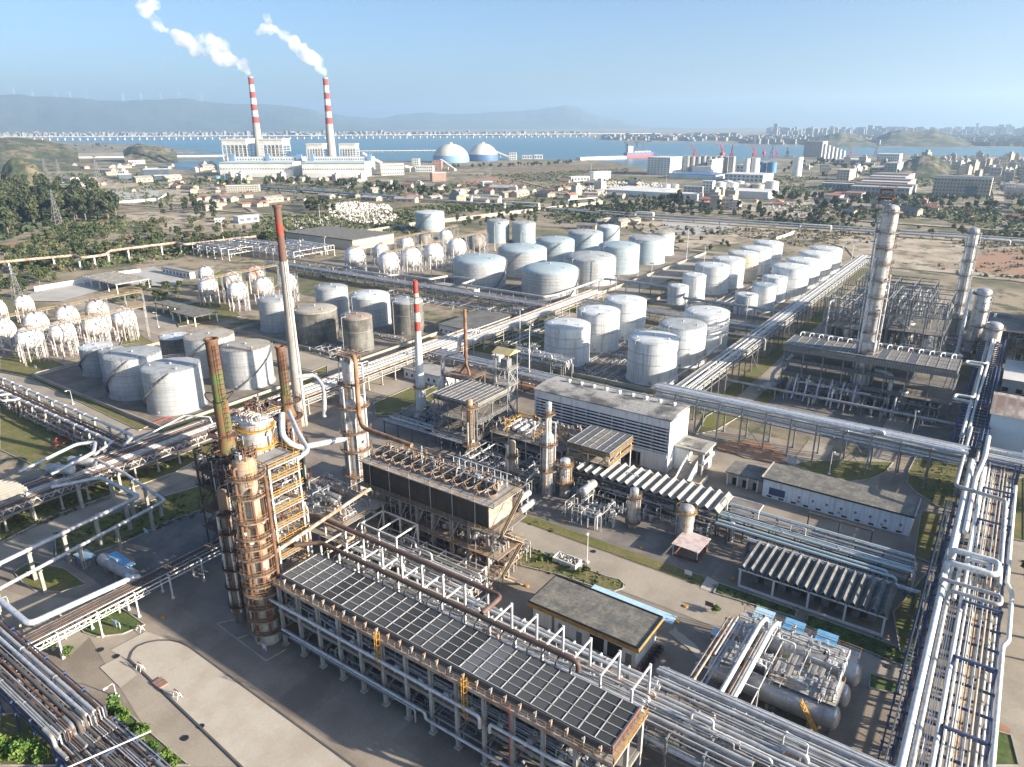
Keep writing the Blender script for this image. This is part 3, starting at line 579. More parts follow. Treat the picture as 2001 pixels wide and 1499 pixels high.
tank('short small tank with a cluttered flat roof beside the long rack', -117.4, 391.5, 6.2, 11, rings=(.5,), group=G6)

# ------------------------------------------------------------------ sphere tanks: one of each kind, copies share its meshes
def sphere_proto(r, zc, m, red):
    t = thing('sphere_tank', 'x', 'sphere tank')
    mb = MB(); mb.sphere((0, 0, zc), r, 32, 20); mb.tube((0, 0, zc + r - .2), (0, 0, zc + r + .6), .7, 10); mb.build('shell', m, t)
    mb = MB()
    for zz, rr in ((zc + r * .35, r * .937), (zc - r * .3, r * .954)): mb.lathe(0, 0, [(rr + .03, zz - .09), (rr + .14, zz), (rr + .03, zz + .09)], 32)
    mb.build('water_ring', 'brown_steel', t)
    MB().ring(0, 0, zc + r * .93, r * .42, 1.1, .07, n=12).build('railing', 'brown_steel', t)
    P = circle_pts(0, 0, r * .98, 10)
    for i, (x, y) in enumerate(P):
        MB().tube((x, y, 0), (x, y, zc + .3), .27, 8).build('leg', 'red_leg' if red else 'white_steel', t)
    mb = MB()
    for i in range(10):
        a, b = P[i], P[(i + 1) % 10]; mb.beam((*a, .6), (*b, zc * .62), .09); mb.beam((*a, zc * .62), (*b, .6), .09)
    mb.build('brace', 'galv', t)
    mb = MB(); x0 = r + 1.2                # zigzag stair tower beside the sphere
    for sx, sy in ((0, -1), (1.8, -1), (0, 1), (1.8, 1)): mb.beam((x0 + sx, sy, 0), (x0 + sx, sy, zc + r + 1), .14)
    k = int((zc + r) / 2.6)
    for i in range(k):
        z = i * 2.6; s = 1 if i % 2 else -1; mb.beam((x0 + .9, -s, z), (x0 + .9, s, z + 2.6), .8, .12); mb.box(x0, x0 + 1.8, s - .25, s + .25, z + 2.55, z + 2.65)
        for sx in (0, 1.8): mb.beam((x0 + sx, -1, z + 2.6), (x0 + sx, 1, z + 2.6), .09)
    mb.beam((x0, 0, zc + r + .6), (0, 0, zc + r + .5), .9, .12)
    mb.build('stair_tower', 'galv', t)
    return t
mat('red_leg', (0.60, 0.53, 0.50), (0.46, 0.25, 0.22), 0.5, 0.5, 0.7, 0.6)
PR = {}
def sph(label, x, y, r, m, red, group):
    k = (round(r, 1), m, red)
    if k not in PR: PR[k] = sphere_proto(r, r + 5.3 if red else r + 3.6, m, red); o = PR[k]; o.location = (x, y, 0); o['label'] = label; o['group'] = group; PR[k] = o; return o
    return dup(PR[k], (x, y, 0), 0, 1, label, group)
GA, GB, GC = 'sphere tanks in the left yard', 'sphere tanks behind the lattice stack', 'white sphere tanks in the far rows'
for a in (('white sphere tank on pinkish legs, first of the near left row', -354, 128.5, 'sphere_white'), ('white sphere tank with faint bands, second of the near left row', -352.8, 142, 'sphere_white'), ('rust capped sphere tank, third of the near left row', -352, 156.2, 'sphere_rust'), ('white sphere tank at the right end of the near left row', -353, 170.8, 'sphere_white'),
          ('white sphere tank cut by the left edge of the picture', -380, 128, 'sphere_white'), ('white sphere tank behind the second of the near left row', -380.6, 142.7, 'sphere_white'), ('rust topped sphere tank in the rear left row', -380.8, 157, 'sphere_rust'), ('sphere tank with a red rusted dome in the rear left row', -381, 171.5, 'sphere_red'),
          ('small white sphere tank far back at the left edge', -431.6, 145, 'sphere_white'), ('small white sphere tank behind the rear left row', -431.6, 158.1, 'sphere_white')):
    sph(a[0], a[1], a[2], 5.3 if a[1] > -400 else 4.5, a[3], True, GA)
for a in (('white sphere tank on pink legs, nearest behind the lattice stack', -358, 238.6, 'sphere_white'), ('orange rusted sphere tank beside the lattice stack', -356, 254.5, 'sphere_rust'), ('white sphere tank seen right of the lattice stack', -352.7, 269, 'sphere_white'), ('bright white sphere tank at the left of its group', -384.3, 237.2, 'sphere_white'), ('red banded sphere tank in the rear of its group', -386.5, 255, 'sphere_red'), ('red topped sphere tank at the back of its group', -390, 273.5, 'sphere_red'), ('small grey white sphere tank left behind its group', -425, 262, 'sphere_white')):
    sph(a[0], a[1], a[2], 5.6 if a[1] > -400 else 4.5, a[3], True, GB)
for a in (('big white sphere tank at the left of the far front row', -351.7, 353.3, 'sphere_white'), ('big white sphere tank, second of the far front row', -350, 374.3, 'sphere_white'), ('big white sphere tank in the middle of the far front row', -349.5, 398, 'sphere_white'), ('big white sphere tank, fourth of the far front row', -351, 426.4, 'sphere_white'), ('dull grey brown sphere tank at the right of the far front row', -353.6, 455, 'sphere_grey'),
          ('big white sphere tank standing alone at the left of the far rear row', -386, 354.6, 'sphere_white'), ('white sphere tank, second of the far rear row', -391, 386, 'sphere_white'), ('white sphere tank, third of the far rear row', -398, 421, 'sphere_white'), ('dark sphere tank hidden behind the walkway', -401, 446, 'sphere_grey'), ('white sphere tank at the right end of the far rear row', -398, 469, 'sphere_white')):
    sph(a[0], a[1], a[2], 7.4 if a[1] > -380 or a[2] < 360 else 6.2, a[3], False, GC)
def walkway(label, a, b, z, m='yellow_dull', w_=1.2, step=9):
    t = thing('walkway', label, 'walkway', (a[0], a[1], 0))
    A, B = Vector((*a, z)), Vector((*b, z)); d = (B - A).normalized(); nn = Vector((-d.y, d.x, 0)) * w_ / 2
    MB().beam(A, B, w_, .18).build('deck', 'pale_deck', t)
    MB().rail([A + nn, B + nn], 1.1, .08).rail([A - nn, B - nn], 1.1, .08).build('railing', m, t)
    k = max(1, int((B - A).length / step))
    for i in range(k + 1):
        p = A.lerp(B, i / k); mb = MB()
        for s in (1, -1): mb.beam((p.x + nn.x * s, p.y + nn.y * s, 0), (p.x + nn.x * s, p.y + nn.y * s, z), .16)
        mb.beam((p.x + nn.x, p.y + nn.y, z * .5), (p.x - nn.x, p.y - nn.y, z), .1)
        mb.build('trestle', 'galv', t)
    return t
walkway('high yellow railed walkway over the front row of far spheres', (-346, 345), (-350, 463), 18.5)
walkway('high yellow railed walkway over the rear row of far spheres', (-380, 348), (-392, 478), 18.5)
walkway('high walkway joining the front row of the near left spheres', (-346, 122), (-346, 178), 16)
walkway('yellow walkway behind the rear row of the near left spheres', (-388, 122), (-388, 200), 14)
walkway('walkway along the sphere group behind the lattice stack', (-377, 232), (-379, 283), 16.5)
# ------------------------------------------------------------------ builders of the process plant
def rack(label, ax, c0, c1, lo, hi, levels, step=6.0, pal=('silver',), dens=0.75, seed=1, post='galv', pw=0.35, loops=0, rmax=0.3, mid=None, brace=True, tops=None, name='pipe_rack', z0=0.0, jog=0, group=None, skip=()):
    rr = random.Random(seed)
    W = (lambda c, t, z: Vector((c, t, z))) if ax == 'x' else (lambda c, t, z: Vector((t, c, z)))
    g = thing(name, label, 'pipe rack', W((c0 + c1) / 2, (lo + hi) / 2, z0), 0, group)
    k = max(1, round(abs(c1 - c0) / step)); ztop = max(levels) + (.2 if not tops else 0)
    cols = [lo, hi] if not mid else [lo, mid, hi]
    for i in range(k + 1):
        if i in skip: continue
        c = c0 + (c1 - c0) * i / k; mb = MB()
        for t in cols:
            zt = ztop
            if tops and t in tops: zt = tops[t]
            mb.beam(W(c, t, z0), W(c, t, zt), pw, pw); mb.beam(W(c, t, z0), W(c, t, z0 + .5), pw * 1.8)
        for z in levels: mb.beam(W(c, lo - .25, z), W(c, hi + .25, z), pw * .7, pw)
        if tops and len(tops) > 1:
            tt = sorted(tops); mb.beam(W(c, tt[0], tops[tt[0]] - .3), W(c, tt[-1], tops[tt[-1]] - .3), pw * .7)
        mb.build('frame', post, g)
    for z in levels:
        for t in (lo, hi): MB().beam(W(c0, t, z - .3), W(c1, t, z - .3), pw * .5, pw * .8).build('side_beam', post, g)
    if brace:
        for i in range(0, k, 4):
            a, b = c0 + (c1 - c0) * i / k, c0 + (c1 - c0) * (i + 1) / k
            for t in (lo, hi): MB().beam(W(a, t, z0 + .4), W(b, t, min(levels) - .4), .14).beam(W(a, t, min(levels) - .4), W(b, t, z0 + .4), .14).build('brace', post, g)
    np_ = 0
    for z in levels:
        t = lo + .35
        while t < hi - .2 and np_ < 70:
            r = rr.choice((.08, .1, .12, .15, .2, .25, rmax)) if rr.random() < .8 else rmax
            r = min(r, rmax)
            if rr.random() < dens:
                e0, e1 = (c0 - rr.uniform(0, 1.5), c1 + rr.uniform(0, 1.5)) if c1 > c0 else (c0 + rr.uniform(0, 1.5), c1 - rr.uniform(0, 1.5))
                if rr.random() < .18: e0 = c0 + (c1 - c0) * rr.uniform(.1, .5)
                elif rr.random() < .15: e1 = c0 + (c1 - c0) * rr.uniform(.5, .9)
                zz = z + pw * .5 + r; P = [W(e0, t, zz)]
                if loops and rr.random() < loops:
                    cl = c0 + (c1 - c0) * rr.uniform(.15, .8); L_ = 3.5 * (1 if c1 > c0 else -1); hgt_ = rr.uniform(1.0, 2.2)
                    if min(abs(cl - e0), abs(cl + L_ - e1)) > 3 and (cl - e0) * (e1 - cl - L_) > 0: P += [W(cl, t, zz), W(cl, t, zz + hgt_), W(cl + L_, t, zz + hgt_), W(cl + L_, t, zz)]
                P.append(W(e1, t, zz))
                if rr.random() < .35: P.append(P[-1] + Vector((0, 0, -min(zz - z0 - .4, rr.uniform(1, 4)))))
                MB().pipe(P, r, 7 if r < .2 else 10, flange=rr.choice((0, 0, 9, 13))).build('pipe', rr.choice(pal), g); np_ += 1
            t += 2 * r + rr.choice((.08, .12, .2, .4))
    return g
def tower(label, x, y, segs, m, plats=(), pm='rust', lad=True, pipes=0, pipem='silver_dull', noz=4, name='column', cat='tower', seed=1, skirt=None, pw=1.25, head=True, base=0.0, railm=None, arc=None):
    rr = random.Random(seed); t = thing(name, label, cat, (x, y, base)); rad = lambda z: next((r for r, zz in reversed(segs) if zz <= z - base), segs[0][0])
    mb = MB(); pr = []
    for i, (r, z) in enumerate(segs):
        if i and abs(segs[i - 1][0] - r) > .05: pr.append((segs[i - 1][0], base + z - abs(segs[i - 1][0] - r) * 1.2))
        pr.append((r, base + z))
    rt_, zt = segs[-1]
    if head: pr += [(rt_ * math.cos(a), base + zt + rt_ * .5 * math.sin(a)) for a in (.3, .6, .9, 1.2)] + [(.05, base + zt + rt_ * .5)]
    else: pr += [(rt_ - .25, base + zt), (rt_ - .25, base + zt - 2)]
    mb.lathe(x, y, pr, 28)
    for z in [base + 4 + 6.3 * i for i in range(int(zt / 6.3))]: mb.lathe(x, y, [(rad(z) + .02, z - .1), (rad(z) + .09, z), (rad(z) + .02, z + .1)], 28)
    mb.build('shell', m, t)
    if skirt: MB().lathe(x, y, [(segs[0][0] + .35, base), (segs[0][0] + .08, base + skirt), (segs[0][0], base + skirt)], 28).build('skirt', 'concrete' if m != 'cladding_rust' else 'rust_skirt', t)
    for i, z in enumerate(plats):
        r = rad(z); a0, a1 = (0, 2 * math.pi) if arc is None and (i % 3 == 0 or not lad) else (rr.uniform(-2.6, -1.6), rr.uniform(.6, 2.2)) if arc is None else arc
        n = 18; mb = MB(); P = [(a0 + (a1 - a0) * j / n) for j in range(n + 1)]
        vi = [(x + r * math.cos(a), y + r * math.sin(a)) for a in P]; vo = [(x + (r + pw) * math.cos(a), y + (r + pw) * math.sin(a)) for a in P]
        vs_ = [(p[0], p[1], zz) for zz in (z - .28, z) for p in vi + vo]; k = n + 1
        fs_ = []
        for j in range(n):
            fs_ += [(j, j + 1, k + j + 1, k + j), (2 * k + j, 3 * k + j, 3 * k + j + 1, 2 * k + j + 1), (k + j, k + j + 1, 3 * k + j + 1, 3 * k + j)]
        mb.add(vs_, fs_)
        for j in range(0, n + 1, 3): mb.beam((vi[j][0], vi[j][1], z - 1.1), (vo[j][0], vo[j][1], z - .1), .1)
        d = mb.build('platform', pm, t)
        MB().ring(x, y, z, r + pw - .05, 1.1, .06, a0, a1, 14).build('railing', railm or pm, d)
    if lad:
        zz = [base + .3] + sorted(plats)
        for i in range(len(zz) - 1):
            a = -1.2 + (i % 2) * .9; r = rad((zz[i] + zz[i + 1]) / 2) + .35
            MB().ladder(x + r * math.cos(a), y + r * math.sin(a), zz[i], zz[i + 1] + 1, math.cos(a), math.sin(a), .6, True, .06).build('ladder', railm or pm, t)
    for i in range(pipes):
        a = rr.uniform(-2.9, 1.0); r = max(s[0] for s in segs) + rr.uniform(.25, .5); pr_ = rr.choice((.1, .15, .2, .3)); zt_ = base + zt * rr.uniform(.5, 1.0)
        X, Y = x + r * math.cos(a), y + r * math.sin(a); ri = rad(zt_) - .1
        MB().pipe([(x + ri * math.cos(a), y + ri * math.sin(a), zt_), (X, Y, zt_), (X, Y, base + rr.uniform(.5, 5))], pr_, 8).build('pipe', pipem, t)
    for i in range(noz):
        a = rr.uniform(-2.8, .6); z = base + rr.uniform(3, zt - 1); r = rad(z)
        MB().tube((x + (r - .1) * math.cos(a), y + (r - .1) * math.sin(a), z), (x + (r + .55) * math.cos(a), y + (r + .55) * math.sin(a), z), .32, 10).tube((x + (r + .45) * math.cos(a), y + (r + .45) * math.sin(a), z), (x + (r + .6) * math.cos(a), y + (r + .6) * math.sin(a), z), .45, 10).build('manway', 'galv' if m != 'cladding_rust' else 'white_steel', t)
    return t
mat('rust_skirt', (0.45, 0.44, 0.40), (0.33, 0.27, 0.2), 0.3, 0.45, 0.6, 0.7, streak=(0.12, 0.07, 0.04), sscale=1.5)
def steel(label, x0, x1, y0, y1, levels, nx=3, ny=2, pm='galv', dm='grating', rm='yellow_dull', name='steel_structure', cat='steel structure', pw=.32, brace=True, rails=True, z0=0.0, decks=None, stair=None):
    t = thing(name, label, cat, ((x0 + x1) / 2, (y0 + y1) / 2, z0)); top = max(levels)
    xs = [x0 + (x1 - x0) * i / (nx - 1) for i in range(nx)]; ys = [y0 + (y1 - y0) * i / (ny - 1) for i in range(ny)]
    for X in xs:
        for Y in ys: MB().beam((X, Y, z0), (X, Y, top - .15), pw).build('column', pm, t)
    for li, z in enumerate(levels):
        mb = MB()
        for Y in ys: mb.beam((x0, Y, z - .3), (x1, Y, z - .3), .22, .36)
        for X in xs: mb.beam((X, y0, z - .302), (X, y1, z - .302), .22, .36)
        mb.build('floor_beam', pm, t)
        if decks is None or li in decks:
            d = MB().box(x0 - .6, x1 + .6, y0 - .6, y1 + .6, z - .11, z).build('deck', dm, t)
            if rails: MB().rail([(x0 - .55, y0 - .55, z), (x1 + .55, y0 - .55, z), (x1 + .55, y1 + .55, z), (x0 - .55, y1 + .55, z), (x0 - .55, y0 - .55, z)], 1.1, .12 if rm == 'yellow' else .07).build('railing', rm, d)
    if brace:
        for a, b in zip([z0] + list(levels), levels):
            for X in (xs[0], xs[-1]): MB().beam((X, ys[0], a), (X, ys[1], b - .4), .14).build('brace', pm, t)
            MB().beam((xs[0], ys[0], a), (xs[1], ys[0], b - .4), .14).build('brace', pm, t)
    if stair:                               # zigzag stair: (x, y, direction along y)
        sx, sy, L_ = stair; zz = [z0] + list(levels)
        for i in range(len(zz) - 1):
            a, b = (sy, sy + L_) if i % 2 == 0 else (sy + L_, sy); mb = MB(); n = max(4, int((zz[i + 1] - zz[i]) / .3))
            for j in range(n):
                f = (j + .5) / n; mb.box(sx - .5, sx + .5, min(a, b) + abs(b - a) * (f if b > a else 1 - f) - .15, min(a, b) + abs(b - a) * (f if b > a else 1 - f) + .15, zz[i] + (zz[i + 1] - zz[i]) * f - .05, zz[i] + (zz[i + 1] - zz[i]) * f)
            for s in (-.5, .5): mb.beam((sx + s, a, zz[i]), (sx + s, b, zz[i + 1]), .1, .25); mb.beam((sx + s, a, zz[i] + 1), (sx + s, b, zz[i + 1] + 1), .08)
            mb.build('stair', rm, t)
    return t
def drum(label, a, b, r, m='silver', saddles=2, zs=None, name='drum', cat='vessel', group=None, bands=2, z0=0.0, saddle='concrete'):
    A, B = Vector(a), Vector(b); d = (B - A).normalized(); nn = d.cross(Vector((0, 0, 1))).normalized(); up = nn.cross(d)
    t = thing(name, label, cat, ((A.x + B.x) / 2, (A.y + B.y) / 2, z0), 0, group); n = 24; mb = MB(); prof = []
    L_ = (B - A).length
    for i in range(6): an = math.pi / 2 * i / 5; prof.append((max(.02, r * math.sin(an)), -r * .5 * math.cos(an)))
    for i in range(6): an = math.pi / 2 * (1 - i / 5); prof.append((max(.02, r * math.sin(an)), L_ + r * .5 * math.cos(an)))
    vs_ = [A + d * s + nn * (q * math.cos(2 * math.pi * j / n)) + up * (q * math.sin(2 * math.pi * j / n)) for q, s in prof for j in range(n)]
    fs_ = [(i * n + j, i * n + (j + 1) % n, (i + 1) * n + (j + 1) % n, (i + 1) * n + j) for i in range(len(prof) - 1) for j in range(n)]
    mb.add(vs_, fs_, True); mb.build('shell', m, t)
    for i in range(bands):
        s = L_ * (i + .5) / bands; MB().sweep([A + d * (s - .08), A + d * (s + .08)], r * 1.02, 24).build('band', 'galv', t)
    for i in range(saddles):
        p = A + d * (L_ * (i + .5) / saddles); w_ = nn * r * .8; e = d * .3
        z1 = p.z - r * .75
        if z1 > z0 + .1: MB().add([(q.x, q.y, zz) for zz in (z0, z1) for q in (p - w_ - e, p + w_ - e, p + w_ + e, p - w_ + e)], [(3, 2, 1, 0), (4, 5, 6, 7), (0, 1, 5, 4), (1, 2, 6, 5), (2, 3, 7, 6), (3, 0, 4, 7)]).build('saddle', saddle, t)
    p = A + d * L_ * .5 + up * r; MB().tube(p - up * .1, p + up * .7, .25, 10).tube(p + up * .6, p + up * .75, .38, 10).build('nozzle', 'galv', t)
    return t
def pipeline(label, pts, r, m='silver_dull', step=8.0, post='concrete_post', pw=.45, z0=0.0, name='pipeline', n=10, tee=True, flange=0, posts=True):
    pts = [Vector(p) for p in pts]; t = thing(name, label, 'pipe', (pts[0].x, pts[0].y, z0))
    MB().pipe(pts, r, n, flange=flange).build('pipe', m, t)
    if posts:
        for a, b in zip(pts, pts[1:]):
            d = b - a; L_ = math.hypot(d.x, d.y)
            if L_ < 3 or abs(d.z) > L_ * .5: continue
            k = max(1, round(L_ / step)); nn = Vector((-d.y, d.x, 0)).normalized()
            for i in range(k):
                p = a + d * ((i + .5) / k); zt = p.z - r
                mb = MB().beam((p.x, p.y, z0), (p.x, p.y, zt - .25), pw)
                if tee: q = Vector((p.x, p.y, zt - .125)); mb.beam(q - nn * (r + .35), q + nn * (r + .35), pw * .9, .25)
                mb.build('support_post', post, t)
    return t
def manifold(label, x0, x1, y0, y1, n, zmax=4.0, seed=1, pal=('silver', 'silver_dull', 'galv'), rmax=.22, z0=0.1, vessels=0, name='pipework', cat='pipework'):
    """a tangle of small process pipes: runs along both axes with risers, valves and little pots"""
    rr = random.Random(seed); t = thing(name, label, cat, ((x0 + x1) / 2, (y0 + y1) / 2, z0))
    for i in range(n):
        z = z0 + rr.uniform(.4, zmax); r = rr.choice((.07, .09, .12, .16, rmax)); x, y = rr.uniform(x0, x1), rr.uniform(y0, y1)
        along = rr.random() < .5; L_ = rr.uniform(.25, .9) * ((x1 - x0) if along else (y1 - y0))
        q = Vector((max(x0, min(x1, x + (L_ if rr.random() < .5 else -L_))), y, z)) if along else Vector((x, max(y0, min(y1, y + (L_ if rr.random() < .5 else -L_))), z))
        P = [(x, y, z0), (x, y, z), q]
        if rr.random() < .6: P.append((q.x, q.y, z0))
        elif rr.random() < .5: P.append((q.x, q.y, z + rr.uniform(.5, 2)))
        mb = MB().pipe(P, r, 7)
        for _ in range(2):
            f = rr.uniform(.2, .8); p = Vector((x, y, z)).lerp(q, f); mb.box(p.x - r * 1.7, p.x + r * 1.7, p.y - r * 1.7, p.y + r * 1.7, z - r * 1.7, z + r * 2.2); mb.tube(p, p + Vector((0, 0, r * 2 + .5)), .06, 6); mb.tube(p + Vector((0, 0, r * 2 + .45)), p + Vector((0, 0, r * 2 + .55)), .28, 8)
        mb.build('pipe', rr.choice(pal), t)
    for i in range(vessels):
        x, y = rr.uniform(x0, x1), rr.uniform(y0, y1); r = rr.uniform(.35, .7); h = rr.uniform(1.5, 3.5)
        MB().lathe(x, y, [(r, z0), (r, z0 + h), (r * .7, z0 + h + r * .35), (.05, z0 + h + r * .45)], 14).build('pot', rr.choice(pal), t)
    return t
def fan_grid(t, x0, x1, y0, y1, z, nx, ny, mats, line='galv', thick=.8, seed=1, per=2, top=.12):
    rr = random.Random(seed); dx = (x1 - x0) / nx
    i = 0
    while i < nx:
        j = min(nx, i + per); a, b = x0 + i * dx, x0 + j * dx
        MB().box(a + .06, b - .06, y0 + .05, y1 - .05, z - thick, z).build('tube_bundle', rr.choice(mats), t); i = j
    mb = MB()
    for i in range(nx + 1): mb.beam((x0 + i * dx, y0, z + top / 2), (x0 + i * dx, y1, z + top / 2), .16 if i % per == 0 else .1, top)
    for j in range(ny + 1): y = y0 + (y1 - y0) * j / ny; mb.beam((x0, y, z + top / 2 - .01), (x1, y, z + top / 2 - .01), .12, top)
    mb.build('grid_frame', line, t)
mat('rust_plat', (0.25, 0.18, 0.125), (0.15, 0.095, 0.065), 0.5, 0.42, 0.6, 0.8, fine=0.2)
mat('rail_orange', (0.36, 0.22, 0.12), (0.24, 0.14, 0.08), 0.5, 0.42, 0.6, 0.75)
mat('pale_rusty', (0.42, 0.36, 0.30), (0.30, 0.17, 0.10), 0.5, 0.44, 0.6, 0.8, fine=0.25)
mat('grid_line', (0.42, 0.43, 0.43), (0.30, 0.30, 0.29), 0.4, 0.45, 0.65, 0.6)
mat('stack_mix', (0.12, 0.14, 0.045), (0.20, 0.10, 0.05), 0.35, 0.42, 0.55, 0.75)
mat('stack_pale', (0.38, 0.36, 0.33), (0.30, 0.28, 0.25), 0.2, 0.42, 0.62, 0.8, streak=(0.24, 0.18, 0.12)); mat('stack_burnt', (0.13, 0.075, 0.055), (0.34, 0.05, 0.03), 0.16, 0.54, 0.6, 0.8)
mat('stack_white', (0.60, 0.64, 0.66), (0.5, 0.53, 0.5), 0.3, 0.5, 0.7, 0.6, streak=(0.40, 0.36, 0.25)); 
mat('yellow_roof', (0.48, 0.40, 0.18), (0.40, 0.33, 0.2), 0.4, rough=0.7)
mat('cooler_pale', (0.24, 0.225, 0.20), (0.18, 0.17, 0.155), 0.4, rough=0.8, stripes=(0, 0.9, (0.14, 0.13, 0.12)))
mat('pink_roof', (0.50, 0.44, 0.43), (0.42, 0.30, 0.28), 0.8, 0.45, 0.65, 0.8)
mat('rust_floor', (0.24, 0.16, 0.11), (0.30, 0.26, 0.22), 0.3, 0.42, 0.62, 0.85, fine=0.25)
mat('pale_pipe', (0.42, 0.53, 0.56), (0.5, 0.55, 0.56), 0.5, 0.45, 0.65, 0.4, 0.25)
mat('banner_blue', (0.05, 0.10, 0.36), (0.5, 0.5, 0.55), 1.6, 0.58, 0.62, 0.6)
mat('bike_paint', (0.16, 0.05, 0.05), None, rough=0.4, rand=0.9)
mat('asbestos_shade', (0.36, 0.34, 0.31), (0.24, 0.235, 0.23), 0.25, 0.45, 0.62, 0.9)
mat('drum_silver', (0.50, 0.49, 0.47), (0.40, 0.38, 0.36), 0.5, 0.44, 0.62, 0.38, 0.5)
mat('deck_pale', (0.44, 0.46, 0.47), (0.34, 0.33, 0.31), 0.4, 0.45, 0.62, 0.8, fine=0.2)
mat('felt_pale', (0.33, 0.32, 0.29), (0.24, 0.235, 0.21), 0.3, 0.42, 0.62, 0.9, fine=0.25)
mat('tan_pipe', (0.46, 0.40, 0.33), (0.36, 0.28, 0.2), 0.5, 0.42, 0.62, 0.6)
mat('rust_lid', (0.30, 0.17, 0.14), (0.22, 0.13, 0.1), 0.6, 0.42, 0.62, 0.8)
mat('roof_blue2', (0.30, 0.45, 0.55), None, rough=0.5)
mat('column_ring', (0.24, 0.23, 0.21), (0.18, 0.13, 0.10), 0.5, 0.42, 0.62, 0.75)
mat('shed_blue', (0.52, 0.62, 0.68), (0.48, 0.58, 0.64), 0.1, rough=0.6)
mat('rib_roof', (0.42, 0.38, 0.33), (0.22, 0.15, 0.12), 0.12, 0.46, 0.58, 0.7, stripes=(0, 3.0, (0.26, 0.22, 0.19)))
mat('roof_pale_blue', (0.50, 0.57, 0.60), None, rough=0.6)
mat('blue_block', (0.16, 0.27, 0.42), None, rough=0.6)
mat('boiler_roof', (0.55, 0.52, 0.45), None, rough=0.7)
mat('boiler_grey', (0.20, 0.21, 0.22), (0.12, 0.125, 0.13), 0.05, rough=0.7)
mat('boiler_steel', (0.40, 0.42, 0.44), None, rough=0.6)
mat('dome_low2', (0.18, 0.34, 0.50), None, rough=0.6)
mat('tank_cyan', (0.12, 0.42, 0.48), None, rough=0.5)
mat('tank_teal', (0.13, 0.36, 0.27), None, rough=0.5)
mat('tank_green', (0.03, 0.20, 0.10), None, rough=0.5)
mat('dark_glass', (0.08, 0.11, 0.14), (0.13, 0.15, 0.17), 0.1, rough=0.4)
mat('roof_red', (0.33, 0.14, 0.10), (0.25, 0.12, 0.09), 0.2, rough=0.8)
mat('roof_brown', (0.24, 0.17, 0.14), None, rough=0.8)
mat('rib_pale', (0.52, 0.52, 0.50), (0.42, 0.42, 0.40), 0.1, rough=0.7, rand=0.1)
mat('hull_red', (0.36, 0.06, 0.06), None, rough=0.5)
mat('hull_blue', (0.08, 0.11, 0.28), None, rough=0.5)
mat('crane_grey', (0.16, 0.17, 0.19), None, rough=0.6)
mat('crane_red', (0.40, 0.06, 0.05), None, rough=0.6)
mat('silo_blue', (0.08, 0.24, 0.46), None, rough=0.6)
mat('blue_pipe', (0.09, 0.17, 0.34), None, rough=0.5)
mat('far_town', (0.27, 0.255, 0.235), (0.17, 0.165, 0.16), 0.02, 0.4, 0.6, 0.8)
mat('stair_tan', (0.34, 0.27, 0.17), (0.26, 0.18, 0.11), 0.6, 0.42, 0.62, 0.75)
mat('fan_rim', (0.36, 0.30, 0.26), (0.20, 0.13, 0.10), 0.5, 0.44, 0.6, 0.8)
mat('house_pale', (0.48, 0.45, 0.40), (0.38, 0.35, 0.31), 0.1, rough=0.8, rand=0.25)
mat('shed_roof', (0.34, 0.32, 0.29), (0.26, 0.22, 0.19), 0.1, rough=0.8, rand=0.35)
# ------------------------------------------------------------------ foreground: long air cooler bank on its two-storey frame
X0, X1, YF, YB, ZD = -109.0, -32.6, 70.9, 82.2, 14.9
ac = thing('air_cooler_bank', 'long two storey bank of air coolers under a grid of dark panels', 'air cooler', (-70, 76, 0))
MB().box(X0, X1, YF, YB, ZD - .35, ZD).build('deck', 'pale_deck', ac)
MB().box(X0 + 1, X1 - 1, YF + .3, YB - .2, 8.1, 8.4).build('floor', 'grating', ac)
MB().box(X0, X1, YF - .12, YF - .003, ZD - .6, ZD + .1).build('fascia', 'pale_rusty', ac)
nb = 13
for i in range(nb + 1):
    x = -106.9 + i * (73.6 / nb)
    for y in (71.4, 76.6, 81.6): MB().beam((x, y, 0), (x, y, ZD - .36), .62).beam((x, y, 0), (x, y, .5), 1.1).build('column', 'concrete_post', ac)
    MB().beam((x, 71.5, ZD - .8), (x, 81.5, ZD - .8), .4, .8).beam((x, 71.5, 7.75), (x, 81.5, 7.75), .4, .6).beam((x, 71.5, 4.2), (x, 81.5, 4.2), .3, .4).build('cross_beam', 'concrete', ac)
for y in (71.4, 81.6):
    MB().beam((X0 + 1, y, ZD - .85), (X1 - 1, y, ZD - .85), .3, .9).build('long_beam', 'dark_steel', ac); MB().beam((X0 + 1, y, 7.8), (X1 - 1, y, 7.8), .3, .5).build('long_beam', 'grey_steel', ac)
MB().beam((X0 + 1, 71.3, 4.25), (X1 - 1, 71.3, 4.25), .25, .35).build('long_beam', 'grey_steel', ac)
MB().box(X0 + 2, X1 - 1.5, 79.3, 79.6, 8.5, ZD - 1).build('plenum_wall', 'louvre_dark', ac)
MB().box(X0 + 2, X1 - 1.5, 78.8, 79.1, 0.1, 3.6).build('plenum_wall', 'louvre_dark', ac)
gx0, gx1, gy0, gy1 = -106.6, -33.8, 72.5, 81.5
MB().box(gx0 - .05, gx1 + .05, gy0 - .1, gy1 + .05, ZD, 15.35).build('casing', 'louvre_red', ac)
fan_grid(ac, gx0, gx1, gy0, gy1, 16.2, 26, 5, ['fin_dark', 'fin_mid', 'fin_grey', 'fin_mid'], 'galv', .86, 5)
for o in ac.children:
    if o.name.startswith('grid_frame'): o.data.materials[0] = MATS['grid_line']
MB().box(gx1 + .1, gx1 + .25, gy0 - .1, gy1 + .1, ZD, 16.4).build('end_wall', 'louvre_red', ac)
MB().box(gx0, gx1, gy0 - .3, gy0 - .12, 15.4, 16.15).build('header_box', 'dark_steel', ac)
